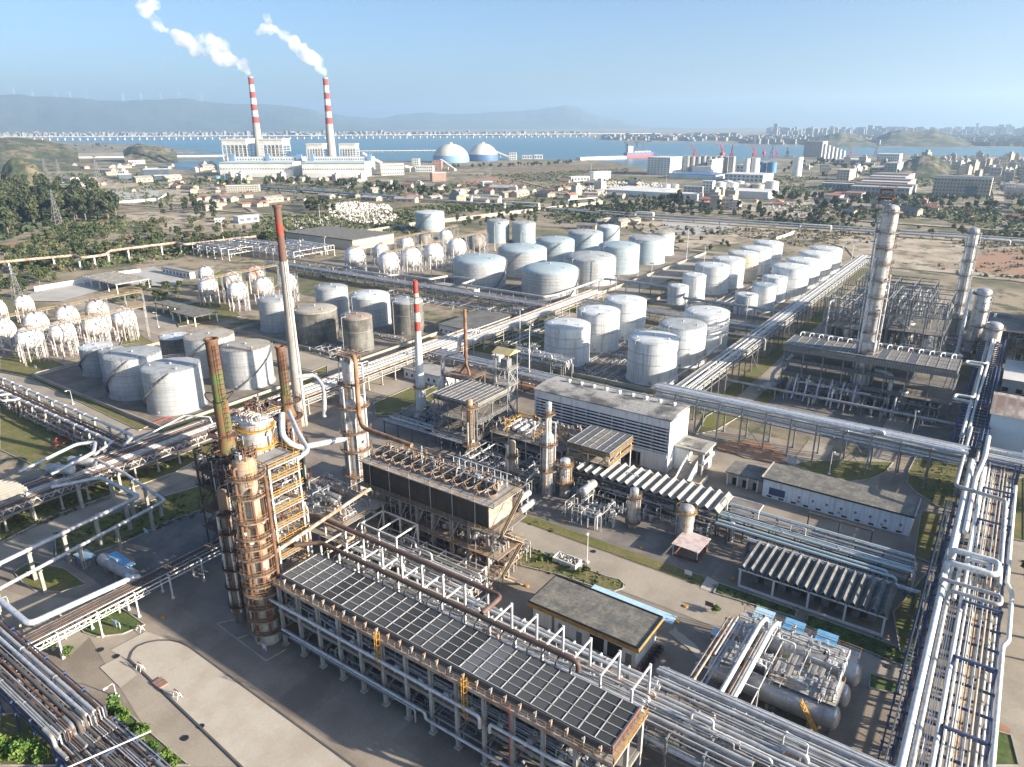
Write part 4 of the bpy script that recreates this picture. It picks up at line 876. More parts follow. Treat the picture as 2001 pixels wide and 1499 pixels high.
for i in range(26):                         # S shaped header nozzles along the walkway
    x = gx0 + 1.4 + i * 2.8
    MB().pipe([(x, gy0 - .2, 15.9), (x, gy0 - .75, 15.9), (x + .15, gy0 - .75, 15.45), (x + .15, gy0 - 1.0, 15.4), (x + .15, gy0 - 1.0, ZD)], .13, 7, .25).box(x - .22, x + .22, gy0 - 1.0, gy0 - .55, 15.6, 15.95).build('header_nozzle', 'pale_rusty' if i % 3 else 'silver_dull', ac)
MB().rail([(X0, YF + .05, ZD), (X1, YF + .05, ZD), (X1, YB, ZD)], 1.1, .06, 1.6).build('railing', 'yellow_dull', ac)
MB().rail([(X0 + 1, YF + .32, 8.4), (X1 - 1, YF + .32, 8.4)], 1.1, .06, 1.6).build('railing', 'yellow_dull', ac)
MB().rail([(X1 - .1, YF + .1, ZD), (X1 - .1, YB, ZD)], 1.15, .1, 1.2).build('railing', 'yellow', ac)
MB().pipe([(X0 - .2, 72.5, 10.9), (X0 - .2, 70.3, 10.9), (-56, 70.3, 10.9), (-56, 70.3, 8.6)], .33, 10, flange=7).build('pipe', 'silver', ac)
MB().pipe([(-54, 70.3, 8.8), (-54, 70.3, 10.6), (-37, 70.3, 10.6), (-37, 70.3, 5)], .3, 10, flange=7).build('pipe', 'silver', ac)
MB().pipe([(X0 + 3, 70.4, 4.9), (-68, 70.4, 4.9), (-68, 70.4, 3.6), (-34, 70.4, 3.6)], .28, 10, flange=7).build('pipe', 'silver', ac)
MB().pipe([(-103, 70.0, 4.7), (-70, 70.0, 4.7), (-70, 70.0, 2)], .16, 8).build('pipe', 'silver_dull', ac)
MB().box(X0 + 2.2, X0 + 34, 70.1, 71.0, 3.9, 4.1).build('cable_tray', 'grey_steel', ac)
for x in (-109.2, -50.4): MB().pipe([(x, 70.6, .1), (x, 70.6, 15.8)], .11, 8).build('fire_pipe', 'red_paint', ac)
for x in (-78.4, -59): MB().ladder(x, 70.5, 8.4, 17.2, 0, -1, .8, True, .08).build('ladder', 'yellow', ac)
for x in [gx0 + 1 + 5.6 * i for i in range(13)]:
    MB().beam((x, YF + .1, 11.2), (x, YF + .1, ZD - .6), .09).build('hanger', 'galv', ac)
rr = random.Random(4)
for i in range(13):                         # exchangers lying on the middle floor, heads to the front
    x = -104 + i * 5.66
    drum('silver heat exchanger lying on the middle floor of the long air cooler bank', (x, 71.9, 9.5), (x, 77, 9.5), .62, 'silver_dull', 2, name='heat_exchanger', cat='heat exchanger', group='heat exchangers on the cooler bank floor', z0=8.4, bands=1)
for i in range(13):
    x = -101.5 + i * 5.66; a = rr.uniform(-.4, .4)
    t = thing('pump', 'grey pump with bent pipes on the ground floor of the long cooler bank', 'pump', (x, 73.4, 0), 0, 'pumps under the long cooler bank')
    MB().box(x - .5, x + .5, 72.2, 75.2, 0, .35).build('base', 'concrete', t); MB().tube((x, 73.9, .8), (x, 75, .8), .4, 10).tube((x, 72.6, .8), (x, 73.3, .8), .32, 10).build('body', 'grey_steel', t)
    MB().pipe([(x + a, 72.9, .9), (x + a, 72.9, 3), (x + a, 74.5, 3.2), (x + a, 74.5, 7.6)], .13, 7).build('pipe', 'silver_dull', t)
manifold('tangle of small valves and pipes on the middle floor of the cooler bank', -106, -35, 72, 75, 46, 3.2, 21, z0=8.45)
manifold('dark pipework on the ground under the cooler bank', -105, -34, 74, 80, 34, 3.0, 22, ('silver_dull', 'grey_steel', 'galv'))
# ------------------------------------------------------------------ the big rack behind it
PALE = ('silver', 'silver', 'white_steel', 'silver_dull', 'silver_dull', 'galv', 'pale_rusty')
rack('wide rack of pale pipes under tall white posts, behind the long cooler bank', 'x', -108, -36, 83.4, 94.4, (7.8, 10.6), 5.66, PALE, .9, 31, 'white_steel', .36, .35, .33, 90.2, tops={83.4: 17.0, 90.2: 17.0}, brace=False)
rack('wide rack of pipes crossing at the bottom right corner', 'x', -36, 0, 84, 98.5, (7.2, 10), 6, PALE, .9, 32, 'grey_steel', .34, .2, .36, 91, brace=False)
h = thing('header_pipe', 'thick brown header pipe with black branches beside the dark cooler panels', 'pipe', (-75, 83.4, 17))
MB().pipe([(-111.5, 79.5, 17.45), (-108, 83.4, 17.45), (-47.5, 83.4, 17.45), (-45.6, 83.4, 17.3), (-45.6, 83.4, 15.6)], .46, 12, 1.0).build('pipe', 'brown_pipe', h)
for i in range(22):
    x = -105.2 + i * 2.8
    MB().pipe([(x, 83.4, 17.2), (x, 82.9, 16.9), (x + .3, 82.3, 17.15), (x + .3, 81.6, 16.9), (x + .3, 81.6, 16.2)], .15, 7, .35).build('branch_pipe', 'black', h)
h = thing('header_pipe', 'thick dark brown pipe resting on the far row of white posts', 'pipe', (-90, 90.2, 17))
MB().pipe([(-121, 88.6, 16.6), (-117, 90.2, 17.5), (-66, 90.2, 17.5), (-66, 84.2, 17.5)], .5, 12, 1.2).build('pipe', 'brown_pipe', h)
pipeline('long rusty pink pipe running from the rusty tower across the steel frames', [(-109.5, 73, 19.8), (-113, 101, 19.8), (-113, 103, 19.8)], .42, 'pale_rusty', posts=False)
pipeline('rusty pipe branching over the white posts towards the middle pad', [(-118, 92, 14.8), (-107, 92, 14.8), (-107, 84.5, 14.8)], .3, 'pale_rusty', posts=False)
for i, (x, y, L_) in enumerate(((-31.5, 79.5, 10), (-27, 76.4, 12), (-30, 72, 9))):
    drum(('silver exchanger with rust spots beside the yellow railed end of the cooler bank', 'long silver exchanger in the bottom right corner', 'silver exchanger low at the bottom edge')[i], (x, y, 3), (x + L_, y, 3), .8, 'silver_dull', 2, name='heat_exchanger', cat='heat exchanger')
manifold('tangle of pipes and valves at the right end of the cooler bank', -31, -4, 68, 83, 60, 4, 23, ('silver', 'silver_dull', 'galv', 'brown_steel'))
steel('low dark steel frame over the pipes at the bottom right', -31, -14, 70, 82, (5.6,), 4, 3, 'grey_steel', decks=(), rails=False)

# ------------------------------------------------------------------ rusty tower group, heaters and stacks on the left
T1 = (-111.6, 70.9); b1 = Vector((T1[0], T1[1], 0))
PL = [hgt(b1, y) for y in (1219, 1195, 1171, 1147, 1129, 1107, 1078, 1057, 1038, 1007, 961, 925)]
tower('big rust streaked tower ringed by many rusty platforms, left front', T1[0], T1[1], [(2.45, 0), (2.45, 5.2), (2.3, 5.3), (2.3, 26), (2.15, 27), (2.15, 40.5)], 'cladding_rust', PL, 'rust_plat', pipes=5, pipem='rust', noz=8, seed=3, skirt=5, pw=1.5, railm='rail_orange')
sg = MB().box(-109.6, -108.4, 67.7, 67.8, .5, 1.4); sg.beam((-109.5, 67.75, 0), (-109.5, 67.75, .5), .08); sg.beam((-108.5, 67.75, 0), (-108.5, 67.75, .5), .08)
tag(sg.build('sign_board', 'sheet_white'), 'small pale notice board at the foot of the rusty tower', 'sign')
manifold('crown of bent rusty pipes and valves on top of the rusty tower', -113.4, -109.8, 69.2, 72.6, 22, 2.2, 41, ('rust_dark', 'pale_rusty', 'silver_dull', 'brown_pipe'), .2, 40.8)
tower('thin dark column with small ring platforms beside the rusty tower', -120.9, 70.9, [(1.15, 0), (1.15, 14), (.95, 14.5), (.95, 31)], 'brown_steel', (4.5, 9, 13.5, 18, 22, 26.5), 'rust_dark', pipes=5, pipem='silver', noz=2, seed=8, pw=1.0)
tower('fat silver clad tower with yellow rails and a white header, behind the rusty tower', -130, 86.5, [(3.2, 0), (3.2, 38.6)], 'cladding', (33.5, 37.6), 'yellow', pipes=9, pipem='silver', noz=3, seed=9, pw=.9, lad=False)
t = thing('header_pipe', 'white header with arched branches on the silver clad tower', 'pipe', (-130, 86, 40))
MB().pipe([(-133.5, 84, 39.6), (-130, 83, 39.6), (-126.4, 84.4, 39.6), (-125.6, 88, 39.6)], .4, 10).build('pipe', 'silver', t)
for i in range(6): x = -131 + i * .9; MB().pipe([(x, 83.4 + abs(i - 2) * .1, 39.8), (x, 83.4, 41.4), (x, 85.6, 41.6), (x, 85.6, 40)], .14, 7, .5).build('branch_pipe', 'white_steel' if i % 2 else 'pale_rusty', t)
manifold('rusty crown of pipes over the silver clad tower', -132.5, -127.6, 84.6, 89, 26, 2.6, 42, ('rust_dark', 'brown_pipe', 'silver_dull', 'pale_rusty'), .2, 40.2)
def heater(label, x, y, r, hb, rs, ht, seed):
    t = thing('furnace', label, 'furnace', (x, y, 0)); rr = random.Random(seed)
    mb = MB().lathe(x, y, [(r, 2.4), (r, hb), (r * .85, hb + .6), (rs + .9, hb + .8)], 24); mb.build('body', 'green_paint', t)
    for i in range(8): a = 2 * math.pi * i / 8; MB().beam((x + r * .9 * math.cos(a), y + r * .9 * math.sin(a), 0), (x + r * .9 * math.cos(a), y + r * .9 * math.sin(a), 2.5), .4).build('leg', 'concrete', t)
    mb = MB()
    for i in range(16): a = 2 * math.pi * i / 16; mb.beam((x + (r + .1) * math.cos(a), y + (r + .1) * math.sin(a), 2.5), (x + (r + .1) * math.cos(a), y + (r + .1) * math.sin(a), hb), .16)
    mb.build('rib', 'dark_steel', t)
    cb = r * .75; z0, z1 = hb + .8, hb + 9
    MB().box(x - cb, x + cb, y - cb, y + cb, z0, z1).build('convection_box', 'rust_dark', t)
    mb = MB()
    for i in range(7): z = z0 + 1.0 + i * 1.05; mb.pipe([(x - cb, y - cb - .15, z), (x + cb, y - cb - .15, z)], .12, 6); mb.pipe([(x + cb + .15, y - cb, z), (x + cb + .15, y + cb, z)], .12, 6)
    mb.build('coil', 'brown_steel', t)
    MB().lathe(x, y, [(cb, z1), (rs + .25, z1 + 3.2), (rs + .25, ht * .72)], 20).build('stack_base', 'stack_mix', t)
    MB().lathe(x, y, [(rs, ht * .72 - .1), (rs, ht * .86)], 20).build('stack_band', 'green_stack', t)
    MB().lathe(x, y, [(rs * .98, ht * .86 - .05), (rs * .98, ht - .5), (rs * 1.15, ht - .4), (rs * 1.15, ht), (rs * .8, ht), (rs * .8, ht - 4)], 20).build('stack_top', 'rust', t)
    for z in (2.8, hb * .5, hb + .9, z1, z1 + 4.5):
        rr_ = r if z <= hb + 1 else cb * 1.1; mb = MB().lathe(x, y, [(rr_, z), (rr_ + 1.4, z), (rr_ + 1.4, z + .12), (rr_, z + .12)], 20, False); d = mb.build('platform', 'rust_dark', t)
        MB().ring(x, y, z + .1, rr_ + 1.35, 1.1, .07, n=14).build('railing', 'rust_dark', d)
    MB().ladder(x + rs + .5, y - .3, z1 + 3, ht - 1, 1, 0, .6, True, .07).build('ladder', 'rust_dark', t)
    for i in range(8): a = rr.uniform(-2.6, .8); R_ = r + rr.uniform(.2, .6); zt = rr.uniform(hb * .5, z1); MB().pipe([(x + (cb - .1) * math.cos(a), y + (cb - .1) * math.sin(a), zt), (x + R_ * math.cos(a), y + R_ * math.sin(a), zt), (x + R_ * math.cos(a), y + R_ * math.sin(a), .6)], rr.choice((.12, .2, .28)), 8).build('pipe', rr.choice(('silver', 'silver_dull', 'brown_pipe')), t)
    return t
heater('green cylindrical furnace with the tall rusty stack, left of the towers', -147, 89.5, 3.0, 17, 1.45, 54, 1)
heater('dark green furnace with a shorter rusty stack next to the lattice stack', -150, 110, 3.0, 18, 1.15, 46.5, 2)
steel('rusty scaffold of platforms wrapped round the foot of the tall rusty furnace stack', -152.5, -141.5, 84, 95, (6, 11, 17.5, 22, 27), 3, 3, 'rust_dark', 'rust_dark', 'rust_plat', decks=(0, 1, 2, 3), pw=.28)
manifold('tangle of dark and rusty pipes round the furnace under the tall stack', -152, -141, 84, 92, 60, 9, 43, ('rust_dark', 'silver_dull', 'brown_pipe', 'green_paint', 'silver'), .3, 17.6)
manifold('upright silver and rusty pipes between the rusty tower and the furnace', -128, -114, 73, 86, 46, 30, 44, ('silver', 'silver_dull', 'pale_rusty', 'brown_pipe'), .3)
for i, z in enumerate((15.6, 19.2, 22.8, 26.4, 30, 33.4)): manifold('small valves and pipes on a landing of the yellow railed tower', -118, -112.5, 76.6, 83.2, 9, 2.2, 45 + i, ('silver_dull', 'rust_dark', 'yellow_dull', 'silver', 'brown_pipe'), .14, z)['group'] = 'pipework on the yellow railed landings'
pipeline('rust brown pipe hugging the right side of the rusty tower', [(-109.2, 72.5, 38), (-108.2, 72.6, 37), (-108.2, 72.6, 6)], .35, 'rust', posts=False)
pipeline('pale rusty pipe hugging the front of the rusty tower', [(-112.2, 68.4, 30), (-112.2, 67.9, 29), (-112.2, 67.9, 3)], .22, 'pale_rusty', posts=False)
ring = thing('hose_loop', 'black hoop of pipe hung round the tall rusty stack', 'pipe', (-147, 89.5, 40)); MB().pipe([(-147 + 3.2 * math.cos(a * .5), 89.5 + 3.2 * math.sin(a * .5), 40 + .8 * math.sin(a)) for a in range(13)], .14, 6, .5).build('pipe', 'black', ring)
steel('narrow tower of yellow railed landings on white posts beside the rusty tower', -118.2, -112.4, 76.4, 83.4, (8, 12, 15.6, 19.2, 22.8, 26.4, 30, 33.4, 36.4), 2, 2, 'white_steel', 'pale_deck', 'yellow', 'stair_tower', 'stair tower', .36, False)
pipeline('thick silver duct elbowing from the silver clad tower to the green furnace', [(-140, 103, 33), (-128, 96, 33), (-121, 93, 31.5), (-118, 84, 31.5), (-122, 74, 31.5)], .55, 'silver', posts=False, n=12)
pipeline('thick silver pipe sloping from the green furnace to the silver column', [(-147, 106, 30), (-144, 103, 25), (-141, 105, 22), (-139, 119, 20)], .8, 'silver', posts=False, n=12)
pipeline('white loop of pipe beside the lattice stack', [(-150, 114, 37), (-147, 118, 37), (-144, 118, 34), (-144, 117, 26)], .6, 'silver', posts=False, n=12)
# tall lattice stack
lx, ly = -195.5, 148.5
t = thing('lattice_stack', 'tallest slim stack with a ladder lattice on one side and a rusty red top', 'stack', (lx, ly, 0))
MB().lathe(lx, ly, [(2.2, 0), (1.9, 20), (1.4, 48), (1.25, 58)], 14).build('shaft', 'stack_pale', t)
MB().lathe(lx, ly, [(1.25, 57.9), (1.2, 66), (1.15, 75), (1.5, 75.1), (1.5, 75.9), (1.0, 75.9), (1.0, 72)], 16).build('burnt_top', 'stack_burnt', t)
mb = MB()
for i in range(58):                        # rungs and cross members of the lattice strip
    z = i * 1.0; r = 2.2 - .95 * z / 58
    mb.beam((lx + r * .6, ly - 1.1 * (1 - z / 90), z), (lx + r * .6 + .9, ly - .4, z + .5), .12); mb.beam((lx + r * .6 + .9, ly - .4, z), (lx + r * .5, ly + 1.2 * (1 - z / 90), z + .6), .12)
for dx, dy in ((.62, -.9), (.62, .9), (1.0, 0)): mb.beam((lx + 2.2 * dx + .5, ly + dy, 0), (lx + 1.25 * dx + .5, ly + dy * .6, 58), .2)
mb.build('lattice', 'white_steel', t)
steel('short white braced frame at the foot of the lattice stack', -194, -187, 128, 134, (13,), 2, 2, 'white_steel', 'grating', 'yellow')
# ------------------------------------------------------------------ second air cooler on high legs, silver column
tower('tall silver clad column with ring platforms and a rust coloured side pipe', -138.5, 122.5, [(2.9, 0), (2.9, 30), (2.1, 31.5), (2.1, 41)], 'cladding', (9, 16.5, 22, 29, 35.5), 'rust_plat', pipes=9, noz=4, seed=12, pw=1.5, railm='rail_orange', pipem='silver')
pipeline('rust orange overhead pipe dropping down the side of the silver column', [(-138, 122, 42.6), (-136.5, 122, 43.4), (-134.6, 121, 42.6), (-134.6, 120.8, 27), (-131, 118.5, 25.4), (-113, 117.6, 25.4)], .6, 'rust_orange', posts=False, n=12)
steel('rusty platform on top of the silver column', -140.5, -136.5, 120.6, 124.4, (43.2,), 2, 2, 'rust_dark', 'rust_plat', 'rust_dark', z0=41.2, brace=False)
x0, x1, y0, y1 = -120.5, -82, 107.9, 116.6
f = thing('fan_cooler', 'high rusty bank of fan coolers with round fans on top and dark louvred sides', 'air cooler', ((x0 + x1) / 2, 112, 0))
for i in range(8):
    x = x0 + 1 + i * (x1 - x0 - 2) / 7
    for y in (y0 + .6, y1 - .6): MB().beam((x, y, 0), (x, y, 23.3), .6).build('column', 'concrete', f)
    MB().beam((x, y0 + .6, 10.8), (x, y1 - .6, 10.8), .35, .6).beam((x, y0 + .6, 10.8), (x, y0 + .6, 11.4), .3).build('cross_beam', 'concrete', f)
    MB().beam((x, y0 + .6, 11), (x + 2.7, y0 + .6, 16.4), .3).build('brace', 'concrete', f)
for z in (6.2, 11.2, 17.0):
    d = MB().box(x0 - 1, x1 + (3 if z > 7 else 2), y0 - 1.2, y1 + 1.2, z - .2, z).build('floor', 'rust_floor' if z < 12 else 'grating', f)
    MB().rail([(x0 - .9, y1 + 1.1, z), (x0 - .9, y0 - 1.1, z), (x1 + 1.9, y0 - 1.1, z), (x1 + 1.9, y1 + 1.1, z)], 1.1, .07, 1.7).build('railing', 'yellow_dull', d)
d = MB().box(x0, x1 + 2, y0 - 1, y1 + 1, 23.3, 23.5).build('fan_deck', 'pale_deck', f)
MB().rail([(x0, y0 - .9, 23.5), (x1 + 1.9, y0 - .9, 23.5), (x1 + 1.9, y1 + .9, 23.5), (x0, y1 + .9, 23.5)], 1.1, .07, 1.7).build('railing', 'yellow_dull', d)
for i in range(13):
    a, b = x0 + .3 + i * (x1 - x0 - .6) / 13, x0 + .3 + (i + 1) * (x1 - x0 - .6) / 13
    MB().box(a + .05, b - .05, y0, y0 + .3, 17.4, 23.2).build('louvre_panel', 'louvre_dark', f); MB().box(a + .05, b - .05, y1 - .3, y1, 17.4, 23.2).build('louvre_panel', 'louvre_dark', f)
MB().box(x1 - .3, x1 - .05, y0, y1, 17.4, 23.2).build('end_wall', 'pale_rusty', f); MB().box(x0 + .05, x0 + .3, y0, y1, 17.4, 23.2).build('end_wall', 'louvre_dark', f)
for i in range(12):                         # round fans in their cowls, hubs and blades at rest
    x = x0 + 2.2 + i * 3.12; y = 111.2
    c = MB().lathe(x, y, [(1.5, 23.5), (1.42, 24.3), (1.32, 24.3), (1.22, 23.52), (.02, 23.52)], 22).build('fan_cowl', 'fan_rim', f)
    mb = MB()
    for k in range(6): an = k * math.pi / 3 + i; mb.beam((x, y, 24.0), (x + 1.15 * math.cos(an), y + 1.15 * math.sin(an), 24.05), .3, .05)
    mb.tube((x, y, 23.7), (x, y, 24.2), .25, 8); mb.build('blade', 'black', c)
    MB().beam((x - 1.5, y - 1.6, 23.5), (x, y - 1.5, 25.6), .14).beam((x + 1.5, y - 1.6, 23.5), (x, y - 1.5, 25.6), .14).beam((x, y - 1.5, 25.6), (x, y + 3.4, 25.6), .14).build('a_frame', 'brown_steel', f)
MB().pipe([(x0 + 3, 115.6, 24.6), (x1 - 2, 115.6, 24.6)], .5, 10, flange=3).build('header_pipe', 'silver_dull', f)
for i in range(7): x = x0 + 4 + i * 5.2; MB().pipe([(x, 115.6, 24.8), (x, 114, 25.7), (x + .8, 112.8, 25.2), (x + .8, 112.6, 23.5)], .2, 7).build('branch_pipe', 'rust_orange' if i == 3 else 'galv', f)
mb = MB()
for i in range(10): x = x0 + 22 + i * 1.7; mb.beam((x, 116.2, 23.5), (x, 116.2, 27), .12)
mb.beam((x0 + 20, 116.2, 27), (x1, 116.2, 27), .14); mb.beam((x0 + 20, 116.2, 25.2), (x1, 116.2, 25.2), .14); mb.build('handrail_frame', 'white_steel', f)
for i in range(6): x = x0 + 3 + i * 6.4; MB().pipe([(x, y0 - .5, .3), (x, y0 - .5, 24.5), (x + .6, y0 - .5, 25.3)], .09, 6).build('drain_pipe', 'galv', f)
zz = (0, 6.2, 11.2, 17.0, 23.5)
for i in range(4):                          # yellow stair flights at the open end
    a, b = (y0, y1 - 1) if i % 2 else (y1 - 1, y0)
    mb = MB().beam((x1 + 3.2, a, zz[i]), (x1 + 3.2, b, zz[i + 1]), .8, .1)
    for s in (-.5, .5): mb.beam((x1 + 3.2 + s, a, zz[i] + 1), (x1 + 3.2 + s, b, zz[i + 1] + 1), .07); mb.beam((x1 + 3.2 + s, a, zz[i] + .1), (x1 + 3.2 + s, b, zz[i + 1] + .1), .07, .2); mb.beam((x1 + 3.2 + s, b, zz[i + 1]), (x1 + 3.2 + s, b, zz[i + 1] + 1), .1)
    mb.build('stair', 'stair_tan', f)
for i in range(9): drum('rusty heat exchanger on a lower floor of the high fan cooler', (x0 + 3.5 + i * 4.2, 109.3, 12.6 if i % 2 else 7.5), (x0 + 3.5 + i * 4.2, 114.8, 12.6 if i % 2 else 7.5), .7, 'cladding_rust' if i % 3 == 0 else 'silver_dull', 2, name='heat_exchanger', cat='heat exchanger', group='heat exchangers inside the high fan cooler', z0=11.2 if i % 2 else 6.2, bands=0)
manifold('dark tangle of pipes under the high fan cooler', x0, x1, 101, 116, 40, 5, 51, ('silver_dull', 'brown_steel', 'galv'), .25)
steel('white steel frame carrying the pad of small exchangers', -133, -113.5, 94.5, 107, (9, 14), 4, 3, 'white_steel', 'pale_deck', 'yellow_dull')
for i in range(3): drum(('tan exchanger at the rear of the raised pad', 'pale exchanger in the middle of the raised pad', 'pale exchanger at the front of the raised pad')[i], (-131 + i, 103.5 - i * 2.2, 15.3), (-123 + i, 103.5 - i * 2.2, 15.3), .75, 'silver_dull' if i else 'pale_rusty', 2, name='heat_exchanger', cat='heat exchanger', z0=14)
manifold('clutter of pipes and valves on the raised exchanger pad', -132, -115, 96, 106, 40, 3, 52, ('silver', 'silver_dull', 'galv', 'pale_rusty'), z0=14.05)
manifold('white and rusty pipes round the furnaces', -160, -134, 95, 120, 46, 8, 53, ('silver', 'silver_dull', 'brown_pipe', 'grey_steel'), .3)
rack('rack of pipes between the furnaces and the high fan cooler', 'x', -134, -82, 99, 106.5, (6, 8.5), 6, PALE, .8, 54, 'white_steel', .3, .2, .25, brace=False)
steel('open white steel frame between the white posts and the high fan cooler', -112, -101, 98.5, 105.5, (13.5,), 3, 2, 'white_steel', decks=(), rails=False, pw=.34)

# ------------------------------------------------------------------ middle process unit
tower('slim rusty column with a broad head platform, left of the middle unit', -127.3, 158.5, [(1.0, 0), (1.0, 21)], 'cladding_rust', (6.5, 19), 'rust_plat', pipes=3, noz=2, seed=61, pw=1.6, railm='rail_orange')
tower('short white and rusty column between the slim column and the tall white one', -109, 154.6, [(1.25, 0), (1.25, 13.4)], 'cladding_rust', (4, 9.4), 'rust_plat', pipes=6, pipem='silver', noz=2, seed=62, pw=1.0)
tower('tall white column narrowing to a slim top with a red lamp', -97, 155.4, [(1.65, 0), (1.65, 17.5), (.85, 19.2), (.85, 28)], 'cladding', (8, 16, 25), 'rust_plat', pipes=5, pipem='silver', noz=5, seed=63, pw=1.1, railm='rail_orange')
tower('short pale column with yellow railings beside the tall white column', -92.6, 157.5, [(1.45, 0), (1.45, 11)], 'cladding', (4.5, 9.8), 'rust_plat', pipes=3, noz=2, seed=64, pw=1.1, railm='yellow')
tower('short white column with a rusty cage top in front of the saw tooth shelter', -69, 153, [(1.15, 0), (1.15, 11)], 'cladding', (1.8, 9), 'rust_plat', pipes=3, noz=1, seed=65, pw=.9, railm='pale_rusty')
tower('fat pale drum standing upright with a yellow ladder', -55.3, 154.6, [(1.95, 0), (1.95, 9.2)], 'silver_dull', (8.6,), 'yellow_dull', pipes=2, noz=1, seed=66, pw=.7, name='upright_drum', cat='vessel')
tower('small stubby white vessel right of the fat upright drum', -45.6, 161.2, [(.8, 0), (.8, 5.2)], 'cladding', (), lad=False, pipes=2, noz=0, seed=67, name='upright_drum', cat='vessel')
drum('white horizontal drum with a blue end on a white block', (-84.2, 153.2, 5.6), (-84.2, 159, 5.6), 1.25, 'cladding', 2, bands=1)
drum('pair of stacked exchangers, upper one, beside the high fan cooler', (-97.5, 140.5, 4.2), (-97.5, 146.5, 4.2), .9, 'silver', 2, name='heat_exchanger', cat='heat exchanger')
drum('lower exchanger of the stacked pair beside the high fan cooler', (-96, 140.5, 1.8), (-96, 146.5, 1.8), .9, 'silver', 2, name='heat_exchanger', cat='heat exchanger')
for i, n_ in enumerate(('left', 'right')):
    t = thing('plate_exchanger', 'bright blue plate exchanger, ' + n_ + ' one of the two', 'heat exchanger', (-79.6 + 2.4 * i, 150, 0))
    for k in range(7): MB().box(-79.9 + 2.4 * i, -79.3 + 2.4 * i, 148.3 + k * .5, 148.65 + k * .5, .5, 2.6).build('plate', 'cyan_paint', t)
    MB().box(-80.0 + 2.4 * i, -79.2 + 2.4 * i, 148.1, 151.9, .1, .5).build('base', 'concrete', t); MB().beam((-79.6 + 2.4 * i, 148.2, 2.75), (-79.6 + 2.4 * i, 151.9, 2.75), .2).build('tie_bar', 'cyan_paint', t)
manifold('white frames of thin pipes beside the blue plate exchangers', -88, -73, 146, 159, 34, 5, 71, ('silver', 'white_steel', 'silver_dull'))
manifold('dense grey pipework between the middle columns', -128, -100, 146, 168, 90, 5, 72, ('silver', 'silver_dull', 'galv', 'grey_steel'), .2, vessels=6)
manifold('grey pipework behind the tall white column', -106, -90, 158, 176, 50, 6, 73, ('silver', 'silver_dull', 'galv'), .2, vessels=4)
rack('dark framed rack running under the saw tooth shelter', 'x', -98, -6, 161.5, 169.5, (3.4, 5.6), 6, ('silver', 'silver_dull', 'silver', 'galv', 'pale_pipe'), .7, 74, 'dark_steel', .3, .15, .3, brace=False)
for a, b, y in ((-49, -8, 158.6), (-49, -10, 160.2)): pipeline('pale blue clad pipe along the front of the dark rack' if y < 159 else 'second pale blue clad pipe beside the first', [(a, y, 5.3), (b, y, 5.3), (b, y, 2)], .36, 'pale_pipe', 6, 'dark_steel', .3)
steel('dark steel goal frame standing on the yard by the long white building', -31, -16, 177.5, 178.1, (5.2,), 3, 2, 'dark_steel', decks=(), rails=False, brace=False, pw=.3)
pipeline('white hoop of pipe over the dark rack by the saw tooth shelter', [(-48.5, 165, 6), (-48.5, 165, 8.2), (-48.5, 169, 8.2), (-40.5, 169, 8.2), (-40.5, 165, 8.2), (-40.5, 165, 6)], .16, 'white_steel', posts=False)
# red and white stack
t = thing('banded_stack', 'slim white stack with red bands near its top', 'stack', (-166.1, 179, 0))
zs = [(0, 32, 'stack_white'), (32, 35.4, 'red_paint'), (35.4, 38.6, 'stack_white'), (38.6, 41.8, 'red_paint'), (41.8, 45.3, 'stack_white'), (45.3, 49.8, 'red_paint')]
for a, b, m in zs:
    rr_ = lambda z: 2.0 if z < .1 else (1.25 + (1 - z / 24) * .75 if z < 24 else 1.25 - .45 * (z - 24) / 26)
    MB().lathe(-166.1, 179, [(rr_(a), a)] + ([(rr_(24), 24)] if a < 24 < b else []) + [(rr_(b), b)] + ([(rr_(b) - .2, b), (rr_(b) - .2, b - 3)] if b > 49 else []), 20).build('band', m, t)
for z in (11, 44): d = MB().lathe(-166.1, 179, [(rr_(z), z), (rr_(z) + 1.0, z), (rr_(z) + 1, z + .1), (rr_(z), z + .1)], 18, False).build('platform', 'yellow_dull', t); MB().ring(-166.1, 179, z + .1, rr_(z) + .95, 1.1, .06, n=12).build('railing', 'yellow_dull', d)
MB().ladder(-167.6, 178.6, 1, 49, -1, -.3, .6, True, .07).build('ladder', 'yellow_dull', t)
# waste heat unit with the thin rusty stack and Y shaped ducts
t = thing('rusty_stack', 'thin rusty orange stack on forked ducts over the boiler frame', 'stack', (-152, 188, 0))
MB().lathe(-152, 188, [(.62, 24), (.55, 40), (.42, 40), (.42, 37)], 14).lathe(-152, 188, [(.8, 22.5), (.62, 24)], 14).build('flue', 'rust_orange', t)
for sx, sy in ((2.2, -1), (-2.0, -.6)): MB().pipe([(-152, 188, 23), (-152, 188, 20), (-152 + sx, 188 + sy, 17), (-152 + sx, 188 + sy, 11)], .45, 8).build('duct', 'rust_orange', t)
steel('boiler frame of brown steel under the thin rusty stack', -157, -147, 182, 192, (5, 10.8, 16.5), 3, 2, 'brown_steel', 'rust_plat', 'brown_steel')
pipeline('big white elbow duct beside the thin rusty stack', [(-152.6, 188, 30), (-154.4, 187.6, 29), (-154.6, 187.4, 24), (-161, 186, 22), (-161.4, 186, 14)], .75, 'cladding', posts=False, n=14)
t = thing('cyclone_vessel', 'white swollen vessel hanging below the elbow duct', 'vessel', (-161.4, 186, 0)); MB().lathe(-161.4, 186, [(.5, 4.5), (1.0, 5.5), (2.1, 8), (2.1, 11.5), (.8, 14.2)], 20).build('shell', 'cladding', t)
